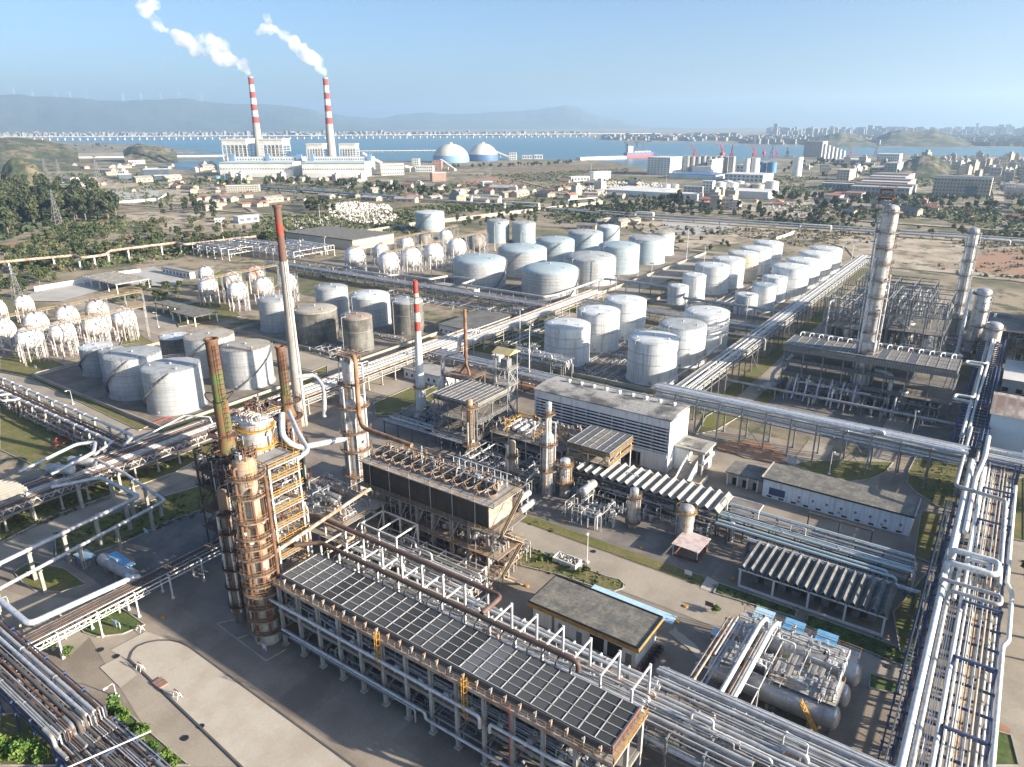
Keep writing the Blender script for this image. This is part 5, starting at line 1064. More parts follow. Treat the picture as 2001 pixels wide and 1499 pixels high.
for a in range(4): MB().beam((-161.4 + 2 * math.cos(a * 1.571 + .7), 186 + 2 * math.sin(a * 1.571 + .7), 0), (-161.4 + 2 * math.cos(a * 1.571 + .7), 186 + 2 * math.sin(a * 1.571 + .7), 9), .25).build('leg', 'galv', t)
t = steel('tall stair tower with a small yellow roof on top', -135.6, -130.4, 183.4, 188.4, (6, 12, 17.5, 23), 2, 2, 'galv', 'pale_deck', 'galv', 'stair_tower', 'stair tower', .3, stair=(-131, 183.6, 4.4))
MB().add([(-136.6, 182.4, 28.4), (-129.4, 182.4, 28.4), (-129.4, 189.4, 28.4), (-136.6, 189.4, 28.4), (-136.6, 185.9, 29.8), (-129.4, 185.9, 29.8)], [(0, 1, 5, 4), (2, 3, 4, 5), (0, 4, 3), (1, 2, 5), (3, 2, 1, 0)]).build('roof', 'yellow_roof', t)
for X in (-135.6, -130.4):
    for Y in (183.4, 188.4): MB().beam((X, Y, 22.8), (X, Y, 28.5), .25).build('roof_post', 'galv', t)
MB().lathe(-133, 186, [(.3, 12.2), (1.5, 14.5), (1.6, 17.4)], 16).build('hopper', 'galv', t); MB().box(-134.5, -131.8, 184.6, 187.2, 23, 26).build('machine', 'grey_steel', t)
t = steel('square cooler deck of grey panels on a tall grey frame', -146.4, -129, 164, 180.5, (5.5, 11, 16.2), 4, 3, 'grey_steel', 'grating', 'galv', 'cooler_frame', 'air cooler')
fan_grid(t, -146.6, -128.8, 163.8, 180.7, 17.6, 10, 3, ['fin_grey', 'cooler_pale'], 'galv', .9, 4)
t = steel('small cooler deck with dark square panels near the white louvred hall', -97, -83.6, 166.5, 180.5, (8.2, 10.6), 3, 3, 'white_steel', 'pale_deck', 'yellow', 'cooler_frame', 'air cooler')
fan_grid(t, -97.2, -83.2, 166.2, 180.8, 12.3, 6, 4, ['fin_grey', 'cooler_pale', 'fin_mid'], 'galv', 1.2, 4)
steel('wide low platform with yellow rails in the middle unit', -126, -100, 168, 182, (5.2, 7.8), 5, 3, 'white_steel', 'pale_deck', 'yellow_dull')
for i in range(3): drum('silver drum lying on the wide low platform, number of three in a row', (-122 + i * 2.4, 171, 9.1), (-122 + i * 2.4, 178, 9.1), .8, 'silver', 2, z0=7.8, group='drums on the wide low platform')
for o in bpy.data.objects:
    if o.get('group') == 'drums on the wide low platform': o['label'] = 'silver drum lying on the wide low platform beside two like it'
manifold('blue grey boxes and pipes at the foot of the banded stack', -164, -150, 168, 182, 44, 4, 76, ('silver', 'silver_dull', 'blue_steel', 'galv'), .25, vessels=6)
rack('low rack of thin pipes from the banded stack to the slim rusty column', 'x', -166, -128, 160, 168, (4.4,), 6, ('silver', 'silver_dull', 'galv'), .6, 77, 'blue_steel', .25, .2, .2, brace=False)
t = thing('pump_shelter', 'pale sloping roof over a red walled pit with pumps', 'shelter', (-51.5, 150, 0))
MB().add([(-55.4, 146.2, 3.3), (-48.6, 146.6, 2.9), (-48.4, 154.4, 2.9), (-55.2, 154.2, 3.3), (-55.4, 146.2, 3.42), (-48.6, 146.6, 3.02), (-48.4, 154.4, 3.02), (-55.2, 154.2, 3.42)], [(3, 2, 1, 0), (4, 5, 6, 7), (0, 1, 5, 4), (1, 2, 6, 5), (2, 3, 7, 6), (3, 0, 4, 7)]).build('roof', 'pink_roof', t)
for x, y in ((-55, 146.6), (-49, 147), (-49, 154), (-55, 153.8)): MB().beam((x, y, 0), (x, y, 3.2), .16).build('post', 'white_steel', t)
for a, b in (((-54.6, 146.5), (-48.8, 146.8)), ((-54.6, 146.5), (-54.6, 153.5)), ((-48.8, 146.8), (-48.8, 153.5)), ((-54.6, 153.5), (-48.8, 153.5))): MB().beam((*a, .35), (*b, .35), .2, .7).build('pit_wall', 'rust', t)

manifold('brown pipes and motors crowded between the fans on the high fan cooler', -119, -84, 112.6, 116, 60, 2.2, 230, ('pale_rusty', 'silver_dull', 'brown_steel', 'galv'), .2, 23.5)
manifold('dense rows of pipes along the open side of the high fan cooler', -119, -83, 117.5, 127, 70, 5, 231, ('silver', 'silver_dull', 'galv', 'brown_steel'), .22, vessels=5)
manifold('pipes and small vessels on the wide low platform', -125, -101, 168.5, 181.5, 50, 2.5, 232, ('silver', 'galv', 'pale_rusty', 'yellow'), .2, 7.85, 4)
manifold('pipework under the square cooler deck and its frame', -146, -129, 164, 181, 60, 9, 233, ('silver_dull', 'galv', 'brown_steel', 'silver'), .28, vessels=4)
manifold('pipework and machines in the boiler frame', -158, -136, 182, 194, 60, 12, 234, ('silver_dull', 'brown_steel', 'galv', 'silver'), .35, vessels=4)
manifold('rusty floor clutter on the lower floors of the high fan cooler', -119, -80, 108.2, 116.5, 60, 3.0, 235, ('pale_rusty', 'silver_dull', 'brown_pipe', 'galv'), .22, 11.25)
manifold('pipes on the lowest floor of the high fan cooler', -119, -80, 108.2, 116.5, 50, 3.0, 236, ('pale_rusty', 'silver_dull', 'brown_pipe', 'galv'), .22, 6.25)
manifold('dark pipework beneath the pale saw tooth shelter', -92, -50, 158, 172, 80, 4.5, 237, ('silver_dull', 'galv', 'grey_steel', 'silver'), .2, vessels=5)
# ------------------------------------------------------------------ buildings of the works
t = thing('louvred_hall', 'big white hall with rows of horizontal louvres and a stained flat roof', 'hall', (-98, 194, 0))
x0, x1, y0, y1, H = -122.3, -74.2, 187, 201.6, 17.2
mb = MB()                                   # walls: two ends, rear, top band, lower band; front stands open behind the louvres
mb.box(x1 - .4, x1, y0 + .003, y1 - .4, 0, H - .3); mb.box(x0, x0 + .4, y0 + .003, y1 - .4, 0, H - .3); mb.box(x0, x1, y1 - .4, y1, 0, H - .3); mb.box(x0 + .4, x1 - .4, y0, y0 + .3, 14.3, H - .3); mb.box(x0 + .4, x1 - .4, y0 - .25, y0 + .3, 4.6, 5.8); mb.box(x1 - 9, x1 - .4, y0, y0 + .3, 0, 4.6); mb.box(x0 + .4, x1 - .4, y0 + 4, y0 + 4.3, 0, H - .4)
mb.build('wall', 'wall_white', t)
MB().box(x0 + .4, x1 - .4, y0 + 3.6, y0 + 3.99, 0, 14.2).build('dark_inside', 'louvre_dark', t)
for i in range(8): z = 13.7 - i * 1.05; MB().box(x0 + .42, x1 - .42, y0 - .1, y0 + .12, z - .28, z + .12).build('louvre', 'wall_blueish', t)
for i in range(11): x = x0 + 1 + i * 4.6; MB().beam((x, y0 + .5, 0), (x, y0 + .5, 14.3), .5).build('column', 'concrete', t)
nr = 10; rf = MB(); vs_ = []
for i in range(nr + 1): f_ = i / nr; vs_ += [(x0 - .3, y0 - .3 + (y1 - y0 + .6) * f_, H + .75 * math.sin(math.pi * f_)), (x1 + .3, y0 - .3 + (y1 - y0 + .6) * f_, H + .75 * math.sin(math.pi * f_))]
rf.add(vs_, [(2 * i, 2 * i + 1, 2 * i + 3, 2 * i + 2) for i in range(nr)]); rf.box(x0 - .3, x1 + .3, y0 - .3, y1 + .3, H - .3, H - .02)
for xx in (x0 - .3, x1 + .3):
    rf.add([(xx, y0 - .3, H - .3)] + [(xx, y0 - .3 + (y1 - y0 + .6) * i / nr, H + .75 * math.sin(math.pi * i / nr)) for i in range(nr + 1)] + [(xx, y1 + .3, H - .3)], [tuple(range(nr + 3))])
rf = rf.build('roof', 'flat_roof', t)
for i in range(9):
    x = x0 + 7 + i * 4.7; MB().lathe(x, 197.5, [(.45, H + .4), (.45, H + 1.0), (.75, H + 1.1), (.75, H + 1.5), (.1, H + 1.8)], 12).build('roof_vent', 'far_white', rf)
mb = MB()
for k, (a, b, c, d, z0, z1) in enumerate(((-74, -64.5, 191, 199.6, 0, 8.0), (-74, -67, 184.6, 191, 0, 4.2))): mb.box(a, b, c, d, z0, z1)
a_ = thing('stair_annex', 'white annex with outside stairs and parapets at the end of the louvred hall', 'building', (-69, 192, 0))
mb = MB().box(-74.1, -70, 191.5, 199.5, 0, 7.2); mb.box(-70, -65, 197, 199.5, 0, 7.2); mb.build('wall', 'wall_white', a_)
r_ = MB().box(-74.1, -64.2, 190.8, 200, 7.2, 7.9).build('roof', 'felt_pale', a_); MB().box(-73, -66, 192, 198, 7.9, 8.05).build('roof_patch', 'flat_roof', r_)
for x in (-69.4, -64.9): MB().beam((x, 191.3, 0), (x, 191.3, 7.2), .4).build('column', 'wall_white', a_)
MB().box(-70, -64.4, 190.9, 197, 3.6, 3.9).build('landing', 'pale_deck', a_); MB().box(-64.6, -64.3, 190.9, 199.5, 3.9, 5.0).build('parapet', 'wall_white', a_)
mb = MB(); n = 14
for i in range(n): mb.box(-70, -66.5, 190.9 - (i + 1) * .5, 190.9 - i * .5 - .003, 0, 3.6 * (1 - (i + 1) / (n + 1)))
mb.build('stair', 'pale_deck', a_)
for x in (-70.15, -66.35): MB().add([(x - .12, 190.9, 0), (x + .12, 190.9, 0), (x + .12, 183.5, 0), (x - .12, 183.5, 0), (x - .12, 190.9, 4.8), (x + .12, 190.9, 4.8), (x + .12, 183.5, 1.2), (x - .12, 183.5, 1.2)], [(0, 1, 2, 3), (7, 6, 5, 4), (0, 4, 5, 1), (1, 5, 6, 2), (2, 6, 7, 3), (3, 7, 4, 0)]).build('parapet', 'wall_white', a_)
MB().box(-66.2, -62.4, 183.4, 184, 0, 1.2).box(-62.9, -62.4, 184, 190, 0, 1.2).build('planter_wall', 'wall_cream', a_)
def block(label, x0, x1, y0, y1, h, wall, roof, over=.4, name='building', par=.35, cat='building'):
    t = thing(name, label, cat, ((x0 + x1) / 2, (y0 + y1) / 2, 0))
    MB().box(x0, x1, y0, y1, 0, h).build('wall', wall, t)
    r = MB().box(x0 - over, x1 + over, y0 - over, y1 + over, h, h + par).build('roof', roof, t)
    return t, r
def wins(t, x, y, z, w_, h, axis='x', m='glass', n=1, step=3.0, name='window', sill=True):
    for i in range(n):
        d = i * step
        if axis == 'x': MB().box(x + d, x + d + w_, y - .05, y + .02, z, z + h).build(name, m, t)
        else: MB().box(x - .02, x + .05, y + d, y + d + w_, z, z + h).build(name, m, t)
t, r = block('long low white building with a mottled felt roof and a dark blue panel', -46.2, -8.7, 189, 199.4, 5.7, 'wall_blueish', 'felt_roof', .5, par=.35)
MB().box(-46.7, -8.2, 188.42, 188.5, 5.65, 6.1).build('eaves_trim', 'black', r); MB().beam((-8.25, 188.5, 6.2), (-8.25, 199.9, 6.2), .3).beam((-46.65, 188.5, 6.2), (-46.65, 199.9, 6.2), .3, .35).build('parapet', 'pale_deck', r)
wins(t, -44.4, 189, 1.2, 4.4, 2.2, m='blue_steel', name='blue_panel'); wins(t, -44.8, 189, .35, 1.3, .5, n=11, step=3.3, m='black', name='vent'); wins(t, -36.5, 189, 2.3, .6, .7, n=8, step=3.6, m='grey_steel'); wins(t, -36.6, 189, 1.0, .7, .7, m='galv', n=3, step=10.5, name='meter_box')
t, r = block('low annex with a dark roof and a porch, left of the long white building', -56.6, -46.9, 191, 198, 3.8, 'wall_cream', 'dark_roof', .9)
for i in range(4): MB().beam((-56.8 + i * 2.9, 190.4, 0), (-56.8 + i * 2.9, 190.4, 3.8), .35).build('column', 'wall_white', t)
wins(t, -55.5, 191, .1, 1.3, 2.3, n=3, step=3, m='black', name='door')
bx0, bx1, by0, by1 = -69.2, -45.4, 106, 115.6
t = thing('switch_house', 'low building with a grey slate-like felt roof and yellow eaves', 'building', (-57, 110.5, 0))
MB().box(bx0, bx1, by0, by1, 0, 4.5).build('wall', 'wall_white', t)
r = MB().box(bx0 - .9, bx1 + .9, by0 - .9, by1 + .9, 5.25, 5.5).build('roof', 'felt_roof', t)
MB().box(bx0 - .95, bx1 + .95, by0 - .95, by1 + .95, 4.45, 5.24).build('eaves', 'fascia_yellow', r)
for a, b in (((bx0 - .75, by0 - .8), (bx1 + .75, by0 - .8)), ((bx0 - .75, by1 + .8), (bx1 + .75, by1 + .8)), ((bx0 - .8, by0 - .6), (bx0 - .8, by1 + .6)), ((bx1 + .8, by0 - .6), (bx1 + .8, by1 + .6))): MB().beam((*a, 5.62), (*b, 5.62), .2, .24).build('roof_edge', 'black', r)
wins(t, bx0 + 6.2, by0, .1, 1.3, 2.5, m='grey_steel', name='door'); wins(t, bx0 + 10.5, by0, .1, 1.3, 2.5, m='grey_steel', name='door'); wins(t, bx0 + 13.6, by0, .1, 3.2, 3.3, m='black', name='door_opening'); wins(t, bx0 + 17.6, by0, .1, 3.2, 3.3, m='black', name='door_opening'); wins(t, bx0 + 21.6, by0, .1, 1.3, 2.5, m='grey_steel', name='door')
wins(t, bx0 + 4.6, by0, .1, .6, 4, m='concrete', name='pilaster'); wins(t, bx1, by0 + 1.4, 2.4, 6.5, 1.5, 'y', 'banner_blue', name='banner')
t = thing('canopy', 'pale blue sheet canopy behind the yellow eaved building', 'canopy', (-54, 119, 0)); MB().box(-63, -43.4, 118.6, 121.4, 2.9, 3.05).build('roof', 'pale_blue_sheet', t)
for i in range(6): MB().beam((-62.7 + i * 3.8, 121, 0), (-62.7 + i * 3.8, 121, 2.9), .12).build('post', 'galv', t)
bk = thing('motorbike', 'x', 'motorbike')   # parked motorbikes along the end wall
for y in (-.62, .62): MB().sweep([Vector((.29 * math.cos(a * .5236), y + .29 * math.sin(a * .5236), 0)) for a in range(13)], .06, 6, False).build('wheel', 'black', bk)
for o in bk.children: o.rotation_euler = (0, R(90), 0); o.location = (0, 0, .3)
for o, y in zip(bk.children, (-.62, .62)):
    for v in o.data.vertices: v.co.y -= y
    o.location.y = y
MB().beam((0, -.45, .6), (0, .25, .62), .28, .16).beam((0, .2, .6), (0, .55, .35), .14).build('seat', 'black', bk); MB().beam((0, -.5, .35), (0, .4, .45), .26, .3).tube((0, .5, .35), (0, .38, .95), .05, 6).beam((-.32, .36, .98), (.32, .36, .98), .06).build('body', 'bike_paint', bk)
for i in range(16):
    p = (-43.6 - (i % 2) * .3, 104.6 + i * .62, 0.1)
    b_ = bk if i == 0 else dup(bk, p, 0)
    b_.location = p; b_.rotation_euler.z = R(90 + rnd.uniform(-20, 20)); b_['label'] = 'dark motorbike parked in the row at the end of the yellow eaved building'; b_['group'] = 'motorbikes parked beside the building'
def sawtooth(label, x0, x1, y0, y1, zl, zh, n, m, m2=None, cols=5, postm='wall_white', front=True):
    t = thing('saw_tooth_shelter', label, 'shelter', ((x0 + x1) / 2, (y0 + y1) / 2, 0)); d = (x1 - x0) / n
    vs_ = []
    for i in range(2 * n + 1): x = x0 + d * i / 2; z = zh if i % 2 else zl; vs_ += [(x, y0, z), (x, y1, z), (x, y0, z + .12), (x, y1, z + .12)]
    for i in range(2 * n):
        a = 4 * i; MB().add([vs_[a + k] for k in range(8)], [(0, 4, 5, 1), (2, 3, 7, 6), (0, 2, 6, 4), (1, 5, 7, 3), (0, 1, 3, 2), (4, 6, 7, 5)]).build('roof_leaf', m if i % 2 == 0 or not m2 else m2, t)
    for y in (y0 + .5, y1 - .5):
        MB().beam((x0, y, zl - .25), (x1, y, zl - .25), .25, .35).build('beam', postm, t)
        for i in range(cols): x = x0 + .5 + (x1 - x0 - 1) * i / (cols - 1); MB().beam((x, y, 0), (x, y, zl - .2), .42).build('column', postm, t)
    return t
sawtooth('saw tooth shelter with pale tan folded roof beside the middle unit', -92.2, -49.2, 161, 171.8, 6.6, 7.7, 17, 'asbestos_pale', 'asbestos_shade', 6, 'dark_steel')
s2 = sawtooth('saw tooth shelter with grey stained folded roof on white columns', -38, -7.2, 142.8, 155.4, 4.9, 6.1, 16, 'asbestos', None, 5, 'wall_white')
MB().box(-37.5, -8, 152.5, 152.8, .05, 3.6).build('back_wall', 'wall_grey', s2); MB().box(-37.5, -8, 143.1, 143.5, .05, .5).build('kerb_wall', 'wall_white', s2)
wins(s2, -35.6, 152.5, 1.0, 4, 1.6, m='glass', n=2, step=9); wins(s2, -27, 152.5, .1, 1.5, 2.4, m='roof_blue', name='door')
for i in range(9): MB().box(-36 + i * 3.1, -34.4 + i * 3.1, 147, 149, .05, 1.2 + (i % 3) * .4).build('machine', 'grey_steel', s2)
rack('dark rack with a pale blue pipe behind the grey saw tooth shelter', 'x', -40, -4, 156.2, 158, (4.2,), 5, ('silver', 'galv'), .8, 75, 'blue_steel', .25, brace=False)
# drum cluster
for i, (y, lab) in enumerate(((123.2, 'silver drum with round ends, farthest of the three long drums'), (116.6, 'silver drum with round ends, middle of the three long drums'), (110.3, 'silver drum with round ends, nearest of the three long drums'))):
    drum(lab, (-32.0 + (0 if i == 0 else 1.2 - i * .4), y, 3.9), (-9.6 - i * .4, y, 3.9), 2.35 if i == 0 else 2.1, 'drum_silver', 3, bands=7, group='three long silver drums')
steel('pale deck with rails bridging the middle and nearest drums', -21, -10.8, 110.6, 116.4, (6.6,), 4, 3, 'grey_steel', 'deck_pale', 'yellow_dull', 'platform', 'platform')
steel('narrow walkway deck along the farthest drum', -31, -10, 124.4, 126.6, (6.2,), 6, 2, 'grey_steel', 'deck_pale', 'yellow_dull', 'platform', 'platform')
steel('small pale deck at the left ends of the two nearer drums', -30.5, -28.6, 110.5, 116.4, (6.3,), 2, 2, 'grey_steel', 'deck_pale', 'yellow_dull', 'platform', 'platform')
for i, (x, y, z, L_) in enumerate(((-27.7, 127.4, 0, 'left'), (-21.8, 127.3, 0, 'middle'), (-15.7, 127.2, 0, 'right'))):
    t = thing('canopy', L_ + ' one of three bright blue sheet canopies behind the long drums', 'canopy', (x, y, 0), 0, 'blue canopies by the drums')
    MB().add([(x - 1.9, y - 1.6, 6.3), (x + 1.9, y - 1.6, 6.3), (x + 1.9, y + 1.6, 6.9), (x - 1.9, y + 1.6, 6.9), (x - 1.9, y - 1.6, 6.38), (x + 1.9, y - 1.6, 6.38), (x + 1.9, y + 1.6, 6.98), (x - 1.9, y + 1.6, 6.98)], [(3, 2, 1, 0), (4, 5, 6, 7), (0, 1, 5, 4), (1, 2, 6, 5), (2, 3, 7, 6), (3, 0, 4, 7)]).build('roof', 'blue_sheet' if i else 'pale_blue_sheet', t)
    for sx in (-1.6, 1.6):
        for sy in (-1.3, 1.3): MB().beam((x + sx, y + sy, 0), (x + sx, y + sy, 6.4 + (.45 if sy > 0 else 0)), .12).build('post', 'dark_steel', t)
    MB().box(x - .8, x + .8, y - .7, y + .7, 0.05, 2.2).build('pump', 'black', t)
t = thing('canopy', 'low pale sheet canopy at the left end of the farthest drum', 'canopy', (-34.6, 122, 0)); MB().box(-36, -33.4, 120.8, 123.4, 2.5, 2.6).build('roof', 'pale_blue_sheet', t)
for x, y in ((-35.8, 121), (-33.6, 121), (-35.8, 123.2), (-33.6, 123.2)): MB().beam((x, y, 0), (x, y, 2.5), .1).build('post', 'dark_steel', t)
for i, (x, y, lab) in enumerate(((-19.6, 112.2, 'left'), (-18.4, 115.6, 'second'), (-14.8, 114.8, 'third'), (-12.4, 112.2, 'right'))):
    t = thing('valve_shelter', 'little ribbed grey shelter over valves, ' + lab + ' one on the drums', 'shelter', (x, y, 6.6), 0, 'little shelters on the drums')
    for k in range(5): MB().box(x - 1.3 + k * .52, x - .8 + k * .52, y - 1.5, y + 1.5, 8.3 + (k % 2) * .06, 8.36 + (k % 2) * .06).build('roof_sheet', 'asbestos' if k % 2 else 'asbestos_pale', t)
    for sx in (-1.2, 1.2):
        for sy in (-1.4, 1.4): MB().beam((x + sx, y + sy, 6.6), (x + sx, y + sy, 8.3), .1).build('post', 'dark_steel', t)
rack('short rack of fat white pipes crossing from the drums to the big rack', 'y', 97, 120, -33, -22, (8.2,), 7.5, ('silver', 'silver_dull', 'pale_rusty', 'silver_dull'), .6, 81, 'white_steel', .26, 0, .24, brace=False)
for x in (-26.6, -24.4): pipeline('fat white pipe slanting up to the farthest drum, ' + ('left' if x < -25 else 'right') + ' one', [(x, 96.5, 7), (x, 97.5, 9.6), (x, 120.5, 9.6), (x + .5, 123, 9.6), (x + .6, 123.4, 6)], .42, 'white_paint', posts=False, n=12)
manifold('pipes and valves on and between the long drums', -29, -11, 109, 125, 36, 2.0, 82, ('silver', 'silver_dull', 'white_steel'), .18, 6.65)
t = thing('crane_boom', 'yellow lattice boom lying against the nearest drum', 'boom', (-12.5, 106, 0)); MB().beam((-15.5, 108.2, 6.2), (-9.6, 104.6, .6), .9, .2).rail([(-15.5, 108.2, 6.2), (-9.6, 104.6, .6)], .8, .1, .7).build('lattice', 'yellow', t)
for i in range(6): drum('small grey vessel lying low among the pipes at the bottom right', (-12 + (i % 3) * 3.4, 86 + (i // 3) * 4, 2), (-10 + (i % 3) * 3.4, 86 + (i // 3) * 4, 2), .6, 'silver_dull', 1, group='small vessels at the bottom right', bands=0)
# ------------------------------------------------------------------ racks and pipelines of the left side
OLD = ('silver_dull', 'brown_pipe', 'silver_dull', 'grey_steel', 'galv', 'brown_pipe', 'silver', 'dark_steel', 'rust_dark')
rack('dense rack of brown and silver pipes stepping down, in the bottom left corner', 'x', -190, -112.6, 30.2, 38.8, (5.4, 6.7), 7, OLD, .92, 101, 'blue_steel', .32, 0, .34, 34.5, brace=False)
rack('lower dense rack of brown and white pipes cut by the bottom edge', 'x', -111, -78, 30.2, 39.4, (3.4, 4.7), 7, OLD, .92, 102, 'blue_steel', .32, 0, .34, 34.5, brace=False)
t = thing('pipe_drop', 'row of upright pipe bends where the bottom left rack steps down', 'pipework', (-111.8, 35, 5)); rr = random.Random(5)
y = 30.4
while y < 38.8:
    r = rr.choice((.1, .12, .16, .2, .33)); MB().pipe([(-115, y, 7.0 + r), (-111.9, y, 7.0 + r), (-111.9, y, 5.0 + r), (-108, y, 5.0 + r)], r, 8).build('pipe', rr.choice(OLD + ('rust_orange', 'silver')), t); y += r * 2 + rr.choice((.08, .15, .3))
pipeline('white pipe laid slantwise over the bottom left rack', [(-105, 28.5, 6.6), (-101, 40.5, 6.6)], .14, 'white_steel', posts=False)
pipeline('fat grey white pipe turning a corner above the bottom left rack', [(-200, 41.2, 7), (-146, 41.0, 7), (-144.3, 62.5, 7), (-144.3, 62.5, 3.5), (-152, 63.5, 3.2)], .62, 'silver', 11, 'concrete_post', .4, n=14)
rack('thin pipe rack with a white truss side crossing the left yard', 'y', 20, 90, -144.2, -140, (5.2, 6.1), 8.2, OLD, .85, 103, 'white_steel', .3, 0, .16, brace=False)
t = thing('pipe_truss', 'white lattice truss along the side of the thin pipe rack', 'truss', (-139.6, 48, 5)); MB().beam((-139.6, 36, 4.6), (-139.6, 62, 4.6), .14).beam((-139.6, 36, 6.2), (-139.6, 62, 6.2), .14).build('chord', 'white_steel', t)
for i in range(13): MB().beam((-139.6, 36 + i * 2, 4.6), (-139.6, 37 + i * 2, 6.2), .1).beam((-139.6, 37 + i * 2, 6.2), (-139.6, 38 + i * 2, 4.6), .1).build('strut', 'white_steel', t)
pipeline('long silver pipe on concrete tee posts along the left road, nearer one', [at(-60, 1182, 6.5), at(323, 978, 6.5), at(243, 925, 6.5), at(186, 897, 7.5)], .42, 'silver', 9, 'concrete_post', .7, n=12, flange=6)
pipeline('long silver pipe on concrete tee posts along the left road, farther one', [at(-60, 1130, 8), at(272, 970, 8), at(197, 933, 8), at(100, 952, 8)], .5, 'silver', 9, 'concrete_post', .8, n=12, flange=6)
rack('long rack of old pipes with a truss side running up the left side', 'y', 30, 134, -213, -202, (4.6, 6.4), 7, OLD, .8, 104, 'concrete_post', .45, .1, .3, brace=False)
rack('rack of pale pipes continuing behind the lattice stack', 'y', 134, 262, -212, -201, (4.2, 6.2), 7.5, PALE, .85, 105, 'concrete_post', .42, .15, .33, brace=False)
t = thing('pipe_truss', 'dark truss with a walkway along the left long rack', 'truss', (-200.6, 90, 6)); MB().beam((-200.8, 50, 5.2), (-200.8, 132, 5.2), .2).beam((-200.8, 50, 7.2), (-200.8, 132, 7.2), .2).beam((-201.2, 50, 5.3), (-201.2, 132, 5.3), 1.2, .1).build('chord', 'dark_steel', t)
for i in range(34): MB().beam((-200.75, 50 + i * 2.4, 5.2), (-200.75, 51.2 + i * 2.4, 7.2), .11).beam((-200.75, 51.2 + i * 2.4, 7.2), (-200.75, 52.4 + i * 2.4, 5.2), .11).build('strut', 'white_steel', t)
t = sawtooth('small folded roof over machines on the left pipe rack', -214.5, -203, 46, 65, 8.6, 9.4, 7, 'asbestos', 'asbestos_pale', 3, 'galv')
for i in range(2): drum(('grey drum lying on the left rack beside the folded roof', 'larger grey drum on the left rack with bent pipes')[i], (-212, 74 + i * 6, 9), (-205, 77 + i * 6, 9), 1.3, 'silver_dull', 2, z0=7, saddle='grey_steel')
pipeline('fat silver pipe looping over the drums on the left rack', [(-206, 72, 9.5), (-206, 84, 11.5), (-213, 88, 11.5), (-216, 84, 11.5), (-216, 68, 9)], .5, 'silver', posts=False, n=12)
rack('rack with two fat pipes on concrete legs along the far left road', 'x', -330, -216, 95.5, 101.2, (4.8,), 8, OLD, .9, 106, 'concrete_post', .45, 0, .3, brace=False)
for y in (95.2, 101.5): pipeline('fat silver pipe on tall concrete legs beside the stair tank yard, ' + ('nearer' if y < 99 else 'farther') + ' one', [(-340, y, 7.2), (-218, y, 7.2), (-213, y - 6, 7.2)] if y > 99 else [(-340, y, 7.2), (-219, y, 7.2), (-214, y - 8, 7.2)], .45, 'silver', 10, 'concrete_post', .6, n=12, flange=7)
pipeline('silver expansion loop beside the fat pipes on the far left', [(-292, 95.2, 7.4), (-292, 90, 8.4), (-283, 90, 8.4), (-283, 95.2, 7.4)], .38, 'silver', posts=False)
pipeline('thin pale pipe frame over the left road near the old rack', [(-216, 100, 6), (-216, 118, 9), (-208, 122, 9), (-206, 122, 5)], .25, 'white_steel', posts=False)
manifold('jumble of valves and pipes along the far left rack', -318, -230, 94, 102, 70, 3.5, 107, ('silver_dull', 'galv', 'pale_rusty', 'red_paint'), .2)
for i, (x, y, L_) in enumerate(((-238, 118, 7), (-232.5, 135, 10), (-252, 92, 5), (-246, 88, 7), (-330, 122, 6))):
    t = thing('fire_main', 'red fire water pipe stub near the ' + ('left tank yard', 'stair tank with the rusty rim', 'old left rack', 'lawn by the old left rack', 'corner of the left tank yard')[i], 'pipe', (x, y, 0)); MB().pipe([(x, y, 0), (x, y, 1), (x, y + L_, 1), (x, y + L_, 0)], .22, 8).build('pipe', 'fire_red', t)
t = drum('horizontal tank with a blue deck and yellow rails beside the left yard', (-164.5, 64, 2.6), (-151.5, 64.4, 2.6), 1.45, 'silver_dull', 3, bands=2)
MB().box(-162.5, -153.5, 64.2, 66.4, 4.1, 4.25).build('deck', 'blue_sheet', t); MB().rail([(-162.4, 66.3, 4.25), (-153.6, 66.3, 4.25), (-153.6, 64.3, 4.25)], 1.1, .08).build('railing', 'yellow', t)
t = thing('shed', 'little open shed with a pale blue roof beside the horizontal tank', 'shed', (-169, 62.5, 0)); MB().box(-171.5, -166.8, 60.5, 63.5, 2.9, 3.02).build('roof', 'roof_blue2', t)
for x, y in ((-171.3, 60.7), (-167, 60.7), (-171.3, 63.3), (-167, 63.3)): MB().beam((x, y, 0), (x, y, 2.9), .12).build('post', 'black', t)
MB().box(-170.5, -168, 61.4, 62.8, .05, 1.3).build('machine', 'grey_steel', t)
for i in range(3):
    t = thing('trestle_barrier', ('red and white trestle standing on the pale slab', 'fallen red and white trestle on the pale slab', 'pale trestle at the mouth of the left lawn')[i], 'barrier', at(*((275, 1308), (347, 1362), (275, 1232))[i], .22)); p = t.location
    for s in (-.7, .7): MB().beam((p.x + s, p.y - .5, p.z), (p.x + s, p.y, p.z + 1.6), .1).beam((p.x + s, p.y + .5, p.z), (p.x + s, p.y, p.z + 1.6), .1).build('leg', 'white_steel', t)
    for z in (.7, 1.5): MB().beam((p.x - .8, p.y, p.z + z), (p.x + .8, p.y, p.z + z), .12, .2).build('bar', 'red_paint' if z > 1 else 'white_steel', t)
p = at(313, 1336, .22); tag(MB().box(p.x - 1.3, p.x + 1.3, p.y - .9, p.y + .9, .22, .5).box(p.x - .2, p.x + .2, p.y - .95, p.y + .95, .5, .54).build('pit_cover', 'rust_lid'), 'rusty pink steel cover lying on the pale slab', 'cover')

